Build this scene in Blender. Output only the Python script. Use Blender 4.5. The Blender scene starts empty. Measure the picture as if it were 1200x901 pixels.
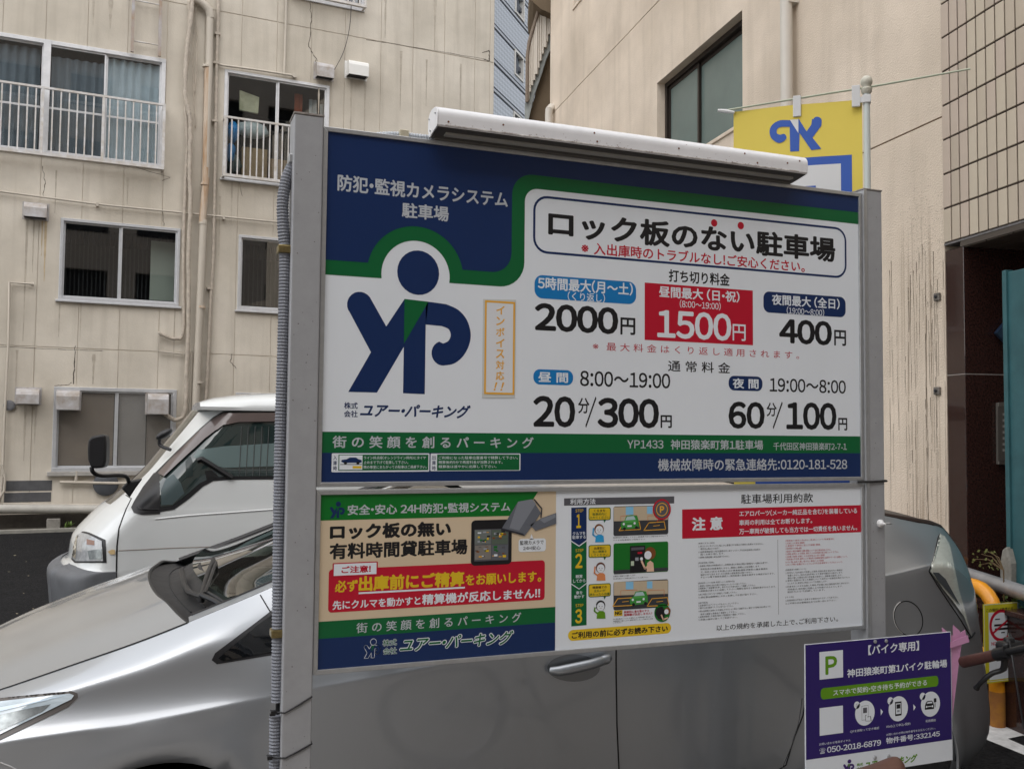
import bpy, bmesh, math, random
from mathutils import Vector, Matrix
random.seed(7)
PI = math.pi
S = bpy.context.scene
COL = S.collection

# ------------------------------------------------------------------ camera
FPX, YAW, PITCH, ROLL = 1100.0, 0.3676, 0.0505, 0.0093
CAM = Vector((0, 0, 1.65))
VD = Vector((math.sin(YAW)*math.cos(PITCH), math.cos(YAW)*math.cos(PITCH), math.sin(PITCH)))
R0 = Vector((math.cos(YAW), -math.sin(YAW), 0)); U0 = R0.cross(VD)
RD = R0*math.cos(ROLL) + U0*math.sin(ROLL); UD = -R0*math.sin(ROLL) + U0*math.cos(ROLL)
cd = bpy.data.cameras.new('camera'); cam = bpy.data.objects.new('camera', cd); COL.objects.link(cam)
cd.sensor_width = 36; cd.lens = 36*FPX/1200; cd.clip_end = 600; cd.clip_start = .05
M_ = Matrix((RD, UD, -VD)).transposed().to_4x4(); M_.translation = CAM
cam.matrix_world = M_; S.camera = cam

# ------------------------------------------------------------------ light (soft overcast)
w = bpy.data.worlds.new('World'); S.world = w; w.use_nodes = True
nt = w.node_tree; bg = nt.nodes['Background']
sky = nt.nodes.new('ShaderNodeTexSky'); sky.sky_type = 'NISHITA'; sky.sun_disc = False
SUN_EL, SUN_AZ = 56, -148
sky.sun_elevation = math.radians(SUN_EL); sky.sun_rotation = math.radians(SUN_AZ)
sky.dust_density = 2; sky.air_density = 1.0; sky.ozone_density = .6
hs = nt.nodes.new('ShaderNodeHueSaturation'); hs.inputs['Saturation'].default_value = .28   # cloud cover greys the sky
nt.links.new(sky.outputs[0], hs.inputs['Color']); nt.links.new(hs.outputs[0], bg.inputs[0])
bg.inputs[1].default_value = .10
sl = bpy.data.lights.new('sun', 'SUN'); sl.energy = 1.5; sl.angle = math.radians(140); sl.color = (1, .985, .96)
so = bpy.data.objects.new('sun', sl); COL.objects.link(so)
# nishita: rotation measured from +Y clockwise
sd = Vector((math.sin(math.radians(SUN_AZ))*math.cos(math.radians(SUN_EL)), math.cos(math.radians(SUN_AZ))*math.cos(math.radians(SUN_EL)), math.sin(math.radians(SUN_EL))))
so.rotation_euler = sd.to_track_quat('Z', 'Y').to_euler()
S.view_settings.view_transform = 'Standard'; S.view_settings.look = 'None'
S.view_settings.exposure = 1.12; S.view_settings.gamma = 1
S.cycles.max_bounces = 8

# ------------------------------------------------------------------ pixel rays -> world points
def ray(px, py): return (VD + RD*((px-600)/FPX) + UD*((450.5-py)/FPX))
def hitp(px, py, p0, n):
    d = ray(px, py); return CAM + d*((p0-CAM).dot(n)/d.dot(n))
def atY(px, py, Y): return hitp(px, py, Vector((0, Y, 0)), Vector((0, 1, 0)))
def atZ(px, py, z): return hitp(px, py, Vector((0, 0, z)), Vector((0, 0, 1)))
def atX(px, py, X): return hitp(px, py, Vector((X, 0, 0)), Vector((1, 0, 0)))

# ------------------------------------------------------------------ materials
MATS = {}
def _set(b, k, v):
    if k in b.inputs: b.inputs[k].default_value = v
def mat(name, col, rough=.6, metal=0, spec=.5, noise=0, nscale=8, bump=0, bscale=60, coat=0, stretch=None, noise2=None, trans=0, ior=1.45, flake=0):
    if name in MATS: return MATS[name]
    m = bpy.data.materials.new(name); m.use_nodes = True; t = m.node_tree; b = t.nodes['Principled BSDF']
    c = tuple(col)+(1,)
    _set(b, 'Base Color', c); _set(b, 'Roughness', rough); _set(b, 'Metallic', metal); _set(b, 'Specular IOR Level', spec)
    _set(b, 'Coat Weight', coat); _set(b, 'Coat Roughness', .03); _set(b, 'Transmission Weight', trans); _set(b, 'IOR', ior)
    tc = t.nodes.new('ShaderNodeTexCoord'); src = tc.outputs['Object']
    if noise:
        mp = t.nodes.new('ShaderNodeMapping'); t.links.new(src, mp.inputs[0])
        if stretch: mp.inputs['Scale'].default_value = stretch
        n = t.nodes.new('ShaderNodeTexNoise'); n.inputs['Scale'].default_value = nscale; n.inputs['Detail'].default_value = 8; n.inputs['Roughness'].default_value = .65
        t.links.new(mp.outputs[0], n.inputs['Vector'])
        r = t.nodes.new('ShaderNodeValToRGB'); r.color_ramp.elements[0].position = .3; r.color_ramp.elements[1].position = .72
        d = noise2 if noise2 else tuple(x*(1-noise) for x in col)
        r.color_ramp.elements[0].color = tuple(d)+(1,); r.color_ramp.elements[1].color = tuple(min(1, x*(1+noise*.35)) for x in col)+(1,)
        t.links.new(n.outputs['Fac'], r.inputs[0]); t.links.new(r.outputs[0], b.inputs['Base Color'])
        rr = t.nodes.new('ShaderNodeMapRange'); rr.inputs['To Min'].default_value = min(1, rough+.1); rr.inputs['To Max'].default_value = max(.02, rough-.08)
        t.links.new(n.outputs['Fac'], rr.inputs[0]); t.links.new(rr.outputs[0], b.inputs['Roughness'])
    if bump:
        n2 = t.nodes.new('ShaderNodeTexNoise'); n2.inputs['Scale'].default_value = bscale; n2.inputs['Detail'].default_value = 4
        t.links.new(src, n2.inputs['Vector']); bp = t.nodes.new('ShaderNodeBump'); bp.inputs['Strength'].default_value = bump; bp.inputs['Distance'].default_value = .01
        t.links.new(n2.outputs['Fac'], bp.inputs['Height']); t.links.new(bp.outputs[0], b.inputs['Normal'])
    MATS[name] = m; return m
def glass(name, tint=(.8, .9, .88), rough=.02):
    # thin pane: fresnel mix of clear (tinted) transparency and mirror
    if name in MATS: return MATS[name]
    m = bpy.data.materials.new(name); m.use_nodes = True; t = m.node_tree; t.nodes.clear()
    o = t.nodes.new('ShaderNodeOutputMaterial'); mx = t.nodes.new('ShaderNodeMixShader'); tr = t.nodes.new('ShaderNodeBsdfTransparent')
    g = t.nodes.new('ShaderNodeBsdfGlossy'); f = t.nodes.new('ShaderNodeFresnel'); f.inputs[0].default_value = 1.6
    tr.inputs[0].default_value = tint+(1,); g.inputs['Roughness'].default_value = rough; g.inputs['Color'].default_value = (1, 1, 1, 1)
    ml = t.nodes.new('ShaderNodeMath'); ml.operation = 'MULTIPLY_ADD'; ml.inputs[1].default_value = 1.3; ml.inputs[2].default_value = .03
    ge = t.nodes.new('ShaderNodeNewGeometry'); mr = t.nodes.new('ShaderNodeMapRange'); mr.inputs['To Min'].default_value = 1.5; mr.inputs['To Max'].default_value = 1/1.5
    t.links.new(ge.outputs['Backfacing'], mr.inputs[0]); t.links.new(mr.outputs[0], f.inputs[0])
    t.links.new(f.outputs[0], ml.inputs[0]); t.links.new(ml.outputs[0], mx.inputs[0])
    t.links.new(tr.outputs[0], mx.inputs[1]); t.links.new(g.outputs[0], mx.inputs[2]); t.links.new(mx.outputs[0], o.inputs[0])
    MATS[name] = m; return m

# ------------------------------------------------------------------ mesh helpers
class MB:
    def __init__(s): s.v = []; s.f = []; s.uvq = False
    def add(s, vs, fs):
        n = len(s.v); s.v += [tuple(v) for v in vs]; s.f += [tuple(n+i for i in f) for f in fs]; return s
    def box(s, a, b, M=None):
        x0, y0, z0 = a; x1, y1, z1 = b
        vs = [Vector(p) for p in ((x0,y0,z0),(x1,y0,z0),(x1,y1,z0),(x0,y1,z0),(x0,y0,z1),(x1,y0,z1),(x1,y1,z1),(x0,y1,z1))]
        if M: vs = [M @ v for v in vs]
        return s.add(vs, [(0,3,2,1),(4,5,6,7),(0,1,5,4),(1,2,6,5),(2,3,7,6),(3,0,4,7)])
    def tube(s, pts, r, n=10, caps=True, closed=False):
        pts = [Vector(p) for p in pts]; k = len(pts); rings = []
        up = None
        for i, p in enumerate(pts):
            a = pts[(i-1) % k] if (i or closed) else p; b = pts[(i+1) % k] if (i < k-1 or closed) else p
            t = (b-a).normalized()
            if up is None:
                up = Vector((0, 0, 1)) if abs(t.z) < .9 else Vector((1, 0, 0))
            s1 = t.cross(up).normalized(); up = s1.cross(t).normalized()
            rr = r[i] if isinstance(r, (list, tuple)) else r
            rings.append([p + (s1*math.cos(2*PI*j/n) + up*math.sin(2*PI*j/n))*rr for j in range(n)])
        vs = [v for rg in rings for v in rg]; fs = []
        for i in range(k if closed else k-1):
            i2 = (i+1) % k
            for j in range(n): fs.append((i*n+j, i*n+(j+1) % n, i2*n+(j+1) % n, i2*n+j))
        if caps and not closed: fs += [tuple(range(n-1, -1, -1)), tuple((k-1)*n+j for j in range(n))]
        return s.add(vs, fs)
    def prism(s, poly, d):     # poly: 3-D loop, d: extrusion vector
        n = len(poly); poly = [Vector(p) for p in poly]; d = Vector(d)
        return s.add(poly+[p+d for p in poly], [tuple(range(n)), tuple(range(2*n-1, n-1, -1))]+[(i, i+n, (i+1) % n+n, (i+1) % n) for i in range(n)])
    def lathe(s, prof, c, axis='z', n=24):
        vs = []; fs = []; c = Vector(c)
        for r, h in prof:
            for j in range(n):
                a = 2*PI*j/n; p = (r*math.cos(a), r*math.sin(a), h)
                if axis == 'y': p = (p[0], p[2], p[1])
                if axis == 'x': p = (p[2], p[0], p[1])
                vs.append(c+Vector(p))
        for i in range(len(prof)-1):
            for j in range(n): fs.append((i*n+j, i*n+(j+1) % n, (i+1)*n+(j+1) % n, (i+1)*n+j))
        fs += [tuple(range(n-1, -1, -1)), tuple((len(prof)-1)*n+j for j in range(n))]
        return s.add(vs, fs)
    def build(s, name, m, parent=None, smooth=False, bevel=0, sub=0, label=None, kind=None, seg=2):
        me = bpy.data.meshes.new(name)
        off = Vector((0, 0, 0))
        if parent is not None:
            off = parent.get('_wo', None); off = Vector(off) if off is not None else Vector((0, 0, 0))
            rz = parent.get('_rz', 0.0)
            if rz == 0: vs = [Vector(v)-off for v in s.v]
            else: vs = s.v      # rotated parents are built in their own local frame
        else: vs = s.v
        me.from_pydata([tuple(v) for v in vs], [], s.f); me.validate()
        o = bpy.data.objects.new(name, me); COL.objects.link(o)
        if m is not None: me.materials.append(m)
        bm = bmesh.new(); bm.from_mesh(me); bmesh.ops.recalc_face_normals(bm, faces=bm.faces)
        if smooth:
            for f in bm.faces: f.smooth = True
        bm.to_mesh(me); bm.free()
        if bevel:
            md = o.modifiers.new('bevel', 'BEVEL'); md.width = bevel; md.segments = seg; md.limit_method = 'ANGLE'; md.angle_limit = math.radians(40)
        if sub:
            md = o.modifiers.new('sub', 'SUBSURF'); md.levels = sub; md.render_levels = sub
        if parent is not None:
            o.parent = parent
            if parent.type == 'MESH' or parent.get('_wo') is not None: o['_wo'] = parent.get('_wo', (0, 0, 0)); o['_rz'] = parent.get('_rz', 0.0)
        if label: o['label'] = label
        if kind: o['kind'] = kind
        if smooth and smooth != 'all': smooth_angle(o, 40)
        return o
def smooth_angle(o, deg):
    me = o.data; bm = bmesh.new(); bm.from_mesh(me); a = math.radians(deg)
    for e in bm.edges:
        if len(e.link_faces) == 2 and e.calc_face_angle(0) > a: e.smooth = False
    bm.to_mesh(me); bm.free()
def thing(name, label, cat, loc=(0, 0, 0), rz=0, group=None):
    o = bpy.data.objects.new(name, None); COL.objects.link(o); o.location = loc; o.rotation_euler = (0, 0, rz)
    o['label'] = label; o['category'] = cat; o['_wo'] = tuple(loc); o['_rz'] = float(rz); o.empty_display_size = .2
    if group: o['group'] = group
    return o
def tag(o, label, cat, group=None):
    o['label'] = label; o['category'] = cat
    if group: o['group'] = group
    return o
def arc(c, r, a0, a1, n=10): return [(c[0]+r*math.cos(math.radians(a0+(a1-a0)*i/n)), c[1]+r*math.sin(math.radians(a0+(a1-a0)*i/n))) for i in range(n+1)]
def catmull(P, n=6, closed=False):
    out = []; k = len(P)
    rng = range(k if closed else k-1)
    for i in rng:
        p0 = P[(i-1) % k] if (i or closed) else P[0]; p1 = P[i]; p2 = P[(i+1) % k]; p3 = P[(i+2) % k] if (i < k-2 or closed) else P[-1]
        for j in range(n):
            t = j/n
            out.append(tuple(.5*((2*b)+(-a+c)*t+(2*a-5*b+4*c-d)*t*t+(-a+3*b-3*c+d)*t**3) for a, b, c, d in zip(p0, p1, p2, p3)))
    if not closed: out.append(tuple(P[-1]))
    return out
# ------------------------------------------------------------------ flat print on sign panels
def solve_h(src, dst):   # homography by Gaussian elimination
    A = []
    for (x, y), (u, v) in zip(src, dst):
        A.append([x, y, 1, 0, 0, 0, -u*x, -u*y, u]); A.append([0, 0, 0, x, y, 1, -v*x, -v*y, v])
    n = 8
    for i in range(n):
        p = max(range(i, n), key=lambda r: abs(A[r][i])); A[i], A[p] = A[p], A[i]
        for r in range(n):
            if r != i:
                f = A[r][i]/A[i][i]
                for c in range(i, n+1): A[r][c] -= f*A[i][c]
    h = [A[i][n]/A[i][i] for i in range(n)]
    def f(x, y):
        d = h[6]*x+h[7]*y+1
        return ((h[0]*x+h[1]*y+h[2])/d, (h[3]*x+h[4]*y+h[5])/d)
    return f
INK = {}
def ink(name, c, rough=.32):
    if name not in INK: INK[name] = mat('ink_'+name, c, rough=rough, spec=.4, noise=.045, nscale=2.2, stretch=(1, 1, .35), bump=.02, bscale=5)
    return INK[name]
navy = ink('navy', (.007, .026, .105)); green = ink('green', (.004, .12, .035)); white = ink('white', (.76, .80, .85)); black = ink('black', (.012, .012, .014))
red = ink('red', (.50, .008, .03)); blue = ink('blue', (.008, .19, .50)); yellow = ink('yellow', (.74, .50, .02)); cream = ink('cream', (.66, .53, .37))
orange = ink('orange', (.80, .42, .05)); grey = ink('grey', (.10, .10, .115)); lgrey = ink('light_grey', (.32, .34, .38)); violet = ink('violet', (.028, .014, .135))
lime = ink('lime', (.12, .30, .01)); skin = ink('skin', (.75, .50, .36)); brown = ink('brown', (.20, .07, .02)); sky_ = ink('sky', (.25, .55, .8)); dkgreen = ink('dark_green', (.01, .16, .02))
GL = {}
def glyph(ch, res):
    k = (ch, res)
    if k in GL: return GL[k]
    c = ch
    if 33 <= ord(ch) <= 126 and ch not in '[]-': c = chr(ord(ch)+0xFEE0)     # full-width form: same family as the kanji
    if ch == '~': c = '～'
    cu = bpy.data.curves.new('txt', 'FONT'); cu.body = c; cu.resolution_u = res
    o = bpy.data.objects.new('txt', cu); COL.objects.link(o)
    me = bpy.data.meshes.new_from_object(o.evaluated_get(bpy.context.evaluated_depsgraph_get()))
    V = [(v.co.x, v.co.y) for v in me.vertices]; F = [tuple(p.vertices) for p in me.polygons]
    bpy.data.objects.remove(o); bpy.data.curves.remove(cu); bpy.data.meshes.remove(me)
    r = (V, F, min(v[0] for v in V), max(v[0] for v in V), max(v[1] for v in V)) if V else ([], [], 0, .3, 1)
    GL[k] = r; return r
class Sheet:
    """flat print on a panel standing in the plane Y = y: source points -> (x, z) on the panel"""
    def __init__(s, src, rect, y, panel):
        x0, x1, z0, z1 = rect; s.h = solve_h(src, [(x0, z1), (x1, z1), (x0, z0), (x1, z0)]); s.y = y; s.panel = panel; s.off = Vector(panel.get('_wo', (0, 0, 0))); s.org = (0, 0, 1)
        s.rect = rect
    def view(s, ox, oy, k): s.org = (ox, oy, k)
    def m(s, x, y): ox, oy, k = s.org; return s.h(ox+x/k, oy+y/k)
    def poly(s, pts, m, lay, name='print', raw=False):
        q = pts if raw else [s.m(*p) for p in pts]
        b = MB(); Y = s.y-.0003*lay
        b.add([(x, Y, z) for x, z in q], [tuple(range(len(q)))])
        o = b.build(name, m, s.panel)
        return o
    def rr(s, quad, m, lay, r=0, name='print', outline=0, inner=None):
        """rounded rectangle; quad = four source corners TL TR BR BL"""
        q = [s.m(*p) for p in quad]; x0 = (q[0][0]+q[3][0])/2; x1 = (q[1][0]+q[2][0])/2; z1 = (q[0][1]+q[1][1])/2; z0 = (q[2][1]+q[3][1])/2
        r = min(r, .498*(z1-z0), .498*(x1-x0))
        def loop(x0, x1, z0, z1, r):
            if r <= 0: return [(x0, z0), (x1, z0), (x1, z1), (x0, z1)]
            return arc((x1-r, z0+r), r, -90, 0, 6)+arc((x1-r, z1-r), r, 0, 90, 6)+arc((x0+r, z1-r), r, 90, 180, 6)+arc((x0+r, z0+r), r, 180, 270, 6)
        L = loop(x0, x1, z0, z1, r)
        if not outline: return s.poly(L, m, lay, name, raw=True)
        t = outline; L2 = loop(x0+t, x1-t, z0+t, z1-t, max(r-t, 0) if r > t else 0)
        if len(L2) != len(L): L = loop(x0, x1, z0, z1, 0)
        b = MB(); Y = s.y-.0003*lay; n = len(L)
        b.add([(x, Y, z) for x, z in L+L2], [(i, (i+1) % n, n+(i+1) % n, n+i) for i in range(n)])
        return b.build(name, m, s.panel)
    def disc(s, c, r, m, lay, name='print', rin=0, n=32):
        u, v = s.m(*c); ue, _ = s.m(c[0]+r, c[1]); R = abs(ue-u); k = rin/r
        b = MB(); Y = s.y-.0003*lay
        vs = [(u+R*math.cos(2*PI*i/n), Y, v+R*math.sin(2*PI*i/n)) for i in range(n)]
        if rin:
            vs += [(u+k*R*math.cos(2*PI*i/n), Y, v+k*R*math.sin(2*PI*i/n)) for i in range(n)]
            b.add(vs, [(i, (i+1) % n, n+(i+1) % n, n+i) for i in range(n)])
        else: b.add(vs, [tuple(range(n))])
        return b.build(name, m, s.panel)
    def text(s, t, box, m, lay, bold=0.0, shear=0.0, name='lettering', res=3, spacing=1.0):
        """box = x left, top, bottom at left; x right, top, bottom at right (source px)"""
        xl, tl, bl, xr, tr, br = box
        a = s.m(xl, tl); b = s.m(xl, bl); c = s.m(xr, tr); d = s.m(xr, br)
        x0 = (a[0]+b[0])/2; x1 = (c[0]+d[0])/2; z1 = (a[1]+c[1])/2; z0 = (b[1]+d[1])/2
        vs = []; fs = []; pen = 0.0
        for ch in t:
            if ch == ' ': pen += .30; continue
            gv, gf, gx0, gx1, gy1 = glyph(ch, res)
            if ord(ch) < 128 or ch in '・「」！。、：-':
                adv = .60 if ch.isdigit() else (gx1-gx0)+(.16 if ch in '・！。、：:!' else .11)
                ox = pen+(adv-(gx1-gx0))/2-gx0
            else: adv = 1.0; ox = pen
            n = len(vs); vs += [(x+ox+(y*shear), y) for x, y in gv]; fs += [tuple(n+i for i in f) for f in gf]; pen += adv
        if not vs: return None
        bb = bold*1.15
        X0 = min(v[0] for v in vs)-bb; X1 = max(v[0] for v in vs)+bb; Y0 = min(v[1] for v in vs)-bb; Y1 = max(v[1] for v in vs)+bb
        kx = (x1-x0)/(X1-X0); kz = (z1-z0)/(Y1-Y0); Y = s.y-.0003*lay; b = MB()
        dirs = [(0, 0)]
        if bb > 0: nd = 8 if bb >= .02 and res > 1 else 4; dirs += [(bb*math.cos(2*PI*(i+.5)/nd), bb*math.sin(2*PI*(i+.5)/nd)) for i in range(nd)]
        for j, (dx, dy) in enumerate(dirs):     # strokes thickened by shifted copies, each a hair behind the last
            b.add([(x0+(x+dx-X0)*kx, Y+.000025*j, z0+(y+dy-Y0)*kz) for x, y in vs], fs)
        return b.build(name, m, s.panel)
    def logo(s, box, mY, mG, lay, outline=None, flip=False):
        """the YP mark: a round head over the two letters, in a box (x0, y0, x1, y1) of source px at its own place"""
        c0 = s.m(box[0], box[3]); c1 = s.m(box[2], box[1])
        def f(p, g=1):
            t = (p[0]-178)/575; t = 1-t if flip else t
            return (c0[0]+t*(c1[0]-c0[0]), c1[1]-((p[1]+163)/629)*(c1[1]-c0[1]))
        Y = [(190, 464), (288, 292), (187, 120)]+[(235+57*math.cos(math.radians(d)), 92+57*math.sin(math.radians(d))) for d in range(155, 326, 15)]+[(355, 178), (437, 54), (437, 262), (318, 464)]
        Pst = [(436.5, 54), (436.5, 464), (537, 466), (537, 161), (548, 60)]
        Pb = [(536.5, 59), (548, 60), (632, 66)]+catmull([(632, 66), (690, 88), (732, 130), (752, 190), (744, 245), (715, 295), (672, 328), (622, 338)], 5)+[(620-54*math.sin(math.radians(a)), 284+54*math.cos(math.radians(a))) for a in range(10, 175, 15)]+catmull([(620, 241), (645, 228), (656, 202), (645, 176), (612, 164)], 5)+[(536.5, 161)]
        def out(pts, g): 
            return pts
        def shape(pts, m, l):
            b = MB(); Yp = s.y-.0003*l; q = [f(p) for p in pts]
            b.add([(x, Yp, z) for x, z in q], [tuple(range(len(q)))]); return b.build('emblem', m, s.panel)
        if outline:
            g = 16
            for pts in (Y, Pst, Pb):
                b = MB(); q = [f(p) for p in pts]; n = len(q); Yp = s.y-.0003*(lay-1); wd = g/575*abs(c1[0]-c0[0])
                for i in range(n):
                    p = Vector(q[i]); r = Vector(q[(i+1) % n]); d = (r-p)
                    if d.length < 1e-7: continue
                    d.normalize(); nn = Vector((-d.y, d.x))*wd; p = p-d*wd*.5; r = r+d*wd*.5
                    b.add([(p.x+nn.x, Yp, p.y+nn.y), (r.x+nn.x, Yp, r.y+nn.y), (r.x-nn.x, Yp, r.y-nn.y), (p.x-nn.x, Yp, p.y-nn.y)], [(0, 1, 2, 3)])
                b.build('emblem', outline, s.panel)
        shape(Y, mY, lay); shape(Pst, mY, lay); shape(Pb, mY, lay)
        shape([(437, 54), (548, 60), (437, 250)], mG, lay+.5)
        n = 28; cc = (499, -65)
        if outline: shape([(cc[0]+115*math.cos(2*PI*i/n), cc[1]+115*math.sin(2*PI*i/n)) for i in range(n)], outline, lay-1)
        shape([(cc[0]+98*math.cos(2*PI*i/n), cc[1]+98*math.sin(2*PI*i/n)) for i in range(n)], mY, lay)

# ------------------------------------------------------------------ THE PARKING SIGN
BY = 2.5
SX0, SX1, SZ0, SZM, SZN, SZ1 = .413, 2.217, 1.0135, 1.4925, 1.5005, 2.463
m_alu = mat('frame_aluminium', (.52, .53, .54), rough=.38, metal=.75, noise=.15, nscale=30)
m_post = mat('post_paint', (.36, .365, .38), rough=.5, metal=.1, noise=.10, nscale=14, bump=.035, bscale=60)
m_white_metal = mat('white_metal', (.80, .80, .82), rough=.35, noise=.06, nscale=20, coat=.2)
sign = thing('parking_sign', 'large two panel price board for a pay car park on grey posts', 'sign', (1.3, BY, 0))
def frame(x0, x1, z0, z1, y, panel, t=.0125, dp=.022):
    b = MB()
    b.prism([(x0, y-.006, z0), (x1, y-.006, z0), (x1-t, y-.006, z0+t), (x0+t, y-.006, z0+t)], (0, dp, 0))
    b.prism([(x0, y-.006, z1), (x0+t, y-.006, z1-t), (x1-t, y-.006, z1-t), (x1, y-.006, z1)], (0, dp, 0))
    b.prism([(x0, y-.006, z0), (x0+t, y-.006, z0+t), (x0+t, y-.006, z1-t), (x0, y-.006, z1)], (0, dp, 0))
    b.prism([(x1, y-.006, z0), (x1, y-.006, z1), (x1-t, y-.006, z1-t), (x1-t, y-.006, z0+t)], (0, dp, 0))
    return b.build('panel_frame', m_alu, panel, bevel=.0015)
def panel(name, x0, x1, z0, z1, m, root, y=BY, d=.012, label=None):
    return MB().box((x0, y, z0), (x1, y+d, z1)).build(name, m, root, label=label)
up = panel('sign_panel', SX0+.006, SX1-.006, SZN+.006, SZ1-.006, white, sign, label='upper price panel, navy, green and white')
lo = panel('sign_panel', SX0+.006, SX1-.006, SZ0+.006, SZM-.006, white, sign, label='lower instruction panel, cream and white')
frame(SX0, SX1, SZN, SZ1, BY, up); frame(SX0, SX1, SZ0, SZM, BY, lo)
# posts
def post(px_t, px_b, side):
    xl = atY(px_t[0], px_t[2], BY-.012).x; xr = atY(px_t[1], px_t[2], BY-.012).x
    b = MB().box((xl, BY-.012, -.05), (xr, BY+.07, SZ1+.03))
    o = b.build('post', m_post, sign, bevel=.004, seg=3)
    MB().box((xl-.0015, BY-.0135, SZ1+.03), (xr+.0015, BY+.0715, SZ1+.036)).build('post_cap', mat('post_cap_metal', (.30, .29, .28), rough=.6, noise=.35, nscale=60), o, bevel=.001)
    return o
xl = atY(339, 420, BY-.012).x
pl = MB().box((xl, BY-.012, -.05), (SX0-.001, BY+.07, SZ1+.022)).build('post', m_post, sign, bevel=.004, seg=3)
capm = mat('post_cap_metal', (.30, .27, .25), rough=.6, noise=.45, nscale=60)
MB().box((xl-.0015, BY-.0135, SZ1+.022), (SX0+.001, BY+.0715, SZ1+.028)).build('post_cap', capm, pl, bevel=.001)
xr = atY(1036, 480, BY-.012).x
pr = MB().box((SX1+.001, BY-.012, -.05), (xr, BY+.07, SZ1+.012)).build('post', m_post, sign, bevel=.004, seg=3)
MB().box((SX1, BY-.0135, SZ1+.012), (xr+.0015, BY+.0715, SZ1+.017)).build('post_cap', capm, pr, bevel=.001)
MB().box((SX1+.001, BY-.0145, .3), (SX1+.013, BY-.0125, SZ1+.012)).build('trim_strip', m_alu, pr)
XL, XR = xl, xr
# cross rails behind panels
for z in (1.07, 1.44, 1.56, 2.40):
    MB().box((SX0, BY+.0125, z-.02), (SX1, BY+.045, z+.02)).build('rail', m_post, sign)

# --- upper panel art
A = Sheet([(377, 148), (1007.5, 227.5), (372, 569.5), (1012, 562.5)], (SX0, SX1, SZN, SZ1), BY, up)
def Z1(): A.view(340, 130, 4.096)
def Z2(): A.view(600, 200, 2.857)
def Z3(): A.view(600, 400, 2.857)
def Z4(): A.view(360, 340, 3.918)
Z1()
i_ = .0115; L_, R_, T_, B_ = SX0+i_, SX1-i_, SZ1-i_, SZN+i_
cxy = A.m(602, 790); rI = (A.m(765, 800)[0]-A.m(437, 790)[0])/2; rO = rI+.052
zl = A.m(300, 790)[1]                 # green band bottom left of the arch
zl = (A.m(160, 782)[1]+A.m(437, 801)[1]+A.m(765, 826)[1]+A.m(1010, 843)[1])/4
xw = (A.m(1122, 700)[0]+A.m(1122, 400)[0])/2
Z2(); zt = (A.m(100, 66)[1]+A.m(1150, 178)[1])/2
bw = .040
def region(off):
    r = rI+off; rc = .075
    a = math.degrees(math.asin(max(-1, min(1, (zl+off-cxy[1])/r))))
    pts = [(L_, T_), (L_, zl+off), (cxy[0]-math.sqrt(max(r*r-(zl+off-cxy[1])**2, 0)), zl+off)]
    pts += arc(cxy, r, 180-a, a, 28)
    x = xw-off; rr = rc+0-off*.4
    pts += [(x-rc, zl+off)] + arc((x-rr, zl+off+rr), rr, -90, 0, 8)
    z = zt+off; r2 = .04+off*.6
    pts += arc((x+r2, z-r2), r2, 180, 90, 8) + [(R_, z), (R_, T_)]
    return pts
A.poly(region(0), green, 1, raw=True); A.poly(region(bw), navy, 2, raw=True)
Z1()
ltr = ink('silver_letter', (.50, .53, .57))
A.text('防犯・監視カメラシステム', (222, 306, 384, 1040, 386, 464), ltr, 3, .022)
A.text('駐車場', (532, 440, 512, 757, 457, 531), ltr, 3, .022)
Z2()
A.rr([(68, 84), (1117, 191), (1117, 364), (68, 273)], navy, 1, .045, outline=.007)
A.text('ロック板のない駐車場', (118, 138, 224, 1080, 218, 306), black, 1, .030)
A.disc((674, 176), 10.5, red, 1); A.disc((763, 185), 10.5, red, 1)
A.text('※入出庫時のトラブルなし！ご安心ください。', (230, 241, 280, 978, 300, 340), red, 1, .018)
A.text('打ち切り料金', (523, 333, 375, 727, 343, 385), black, 1, .022)
A.rr([(74, 348), (414, 373), (414, 447), (74, 427)], blue, 1, .025)
A.text('5時間最大(月～土)', (85, 357, 400, 403, 373, 416), white, 2, .022)
A.text('(くり返し)', (185, 405, 436, 310, 412, 441), white, 2, .01)
A.text('2000', (75, 440, 536, 355, 459, 548), black, 1, .032)
A.text('円', (362, 490, 547, 412, 494, 552), black, 1, .022)
A.rr([(443, 375), (805, 402), (805, 585), (443, 566)], red, 1)
A.text('昼間最大 (日・祝)', (490, 388, 426, 760, 402, 441), white, 2, .022)
A.text('(8:00~19:00)', (560, 433, 461, 697, 440, 467), white, 2, .01)
A.text('1500', (485, 465, 560, 733, 479, 570), white, 2, .024)
A.text('円', (737, 513, 568, 781, 516, 572), white, 2, .012)
A.rr([(840, 405), (1115, 424), (1115, 493), (840, 474)], navy, 1, .022)
A.text('夜間最大 (全日)', (868, 415, 452, 1095, 428, 464), white, 2, .022)
A.text('(19:00~8:00)', (918, 457, 482, 1043, 463, 488), white, 2, .01)
A.text('400', (893, 495, 578, 1070, 505, 587), black, 1, .032)
A.text('円', (1077, 533, 585, 1117, 536, 589), black, 1, .022)
A.text('※ 最 大 料 金 は く り 返 し 適 用 さ れ ま す 。', (270, 573, 600, 960, 605, 631), red, 1, .0)
Z3()
A.text('通 常 料 金', (522, 64, 101, 730, 70, 107), black, 1, .012)
A.rr([(72, 92), (205, 96), (205, 147), (72, 142)], blue, 1, .020)
A.text('昼 間', (88, 101, 135, 188, 105, 139), white, 2, .022)
A.text('8:00~19:00', (228, 97, 150, 530, 107, 157), black, 1, .016)
A.rr([(725, 115), (838, 118), (838, 167), (725, 163)], navy, 1, .020)
A.text('夜 間', (738, 122, 156, 825, 126, 160), white, 2, .022)
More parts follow.
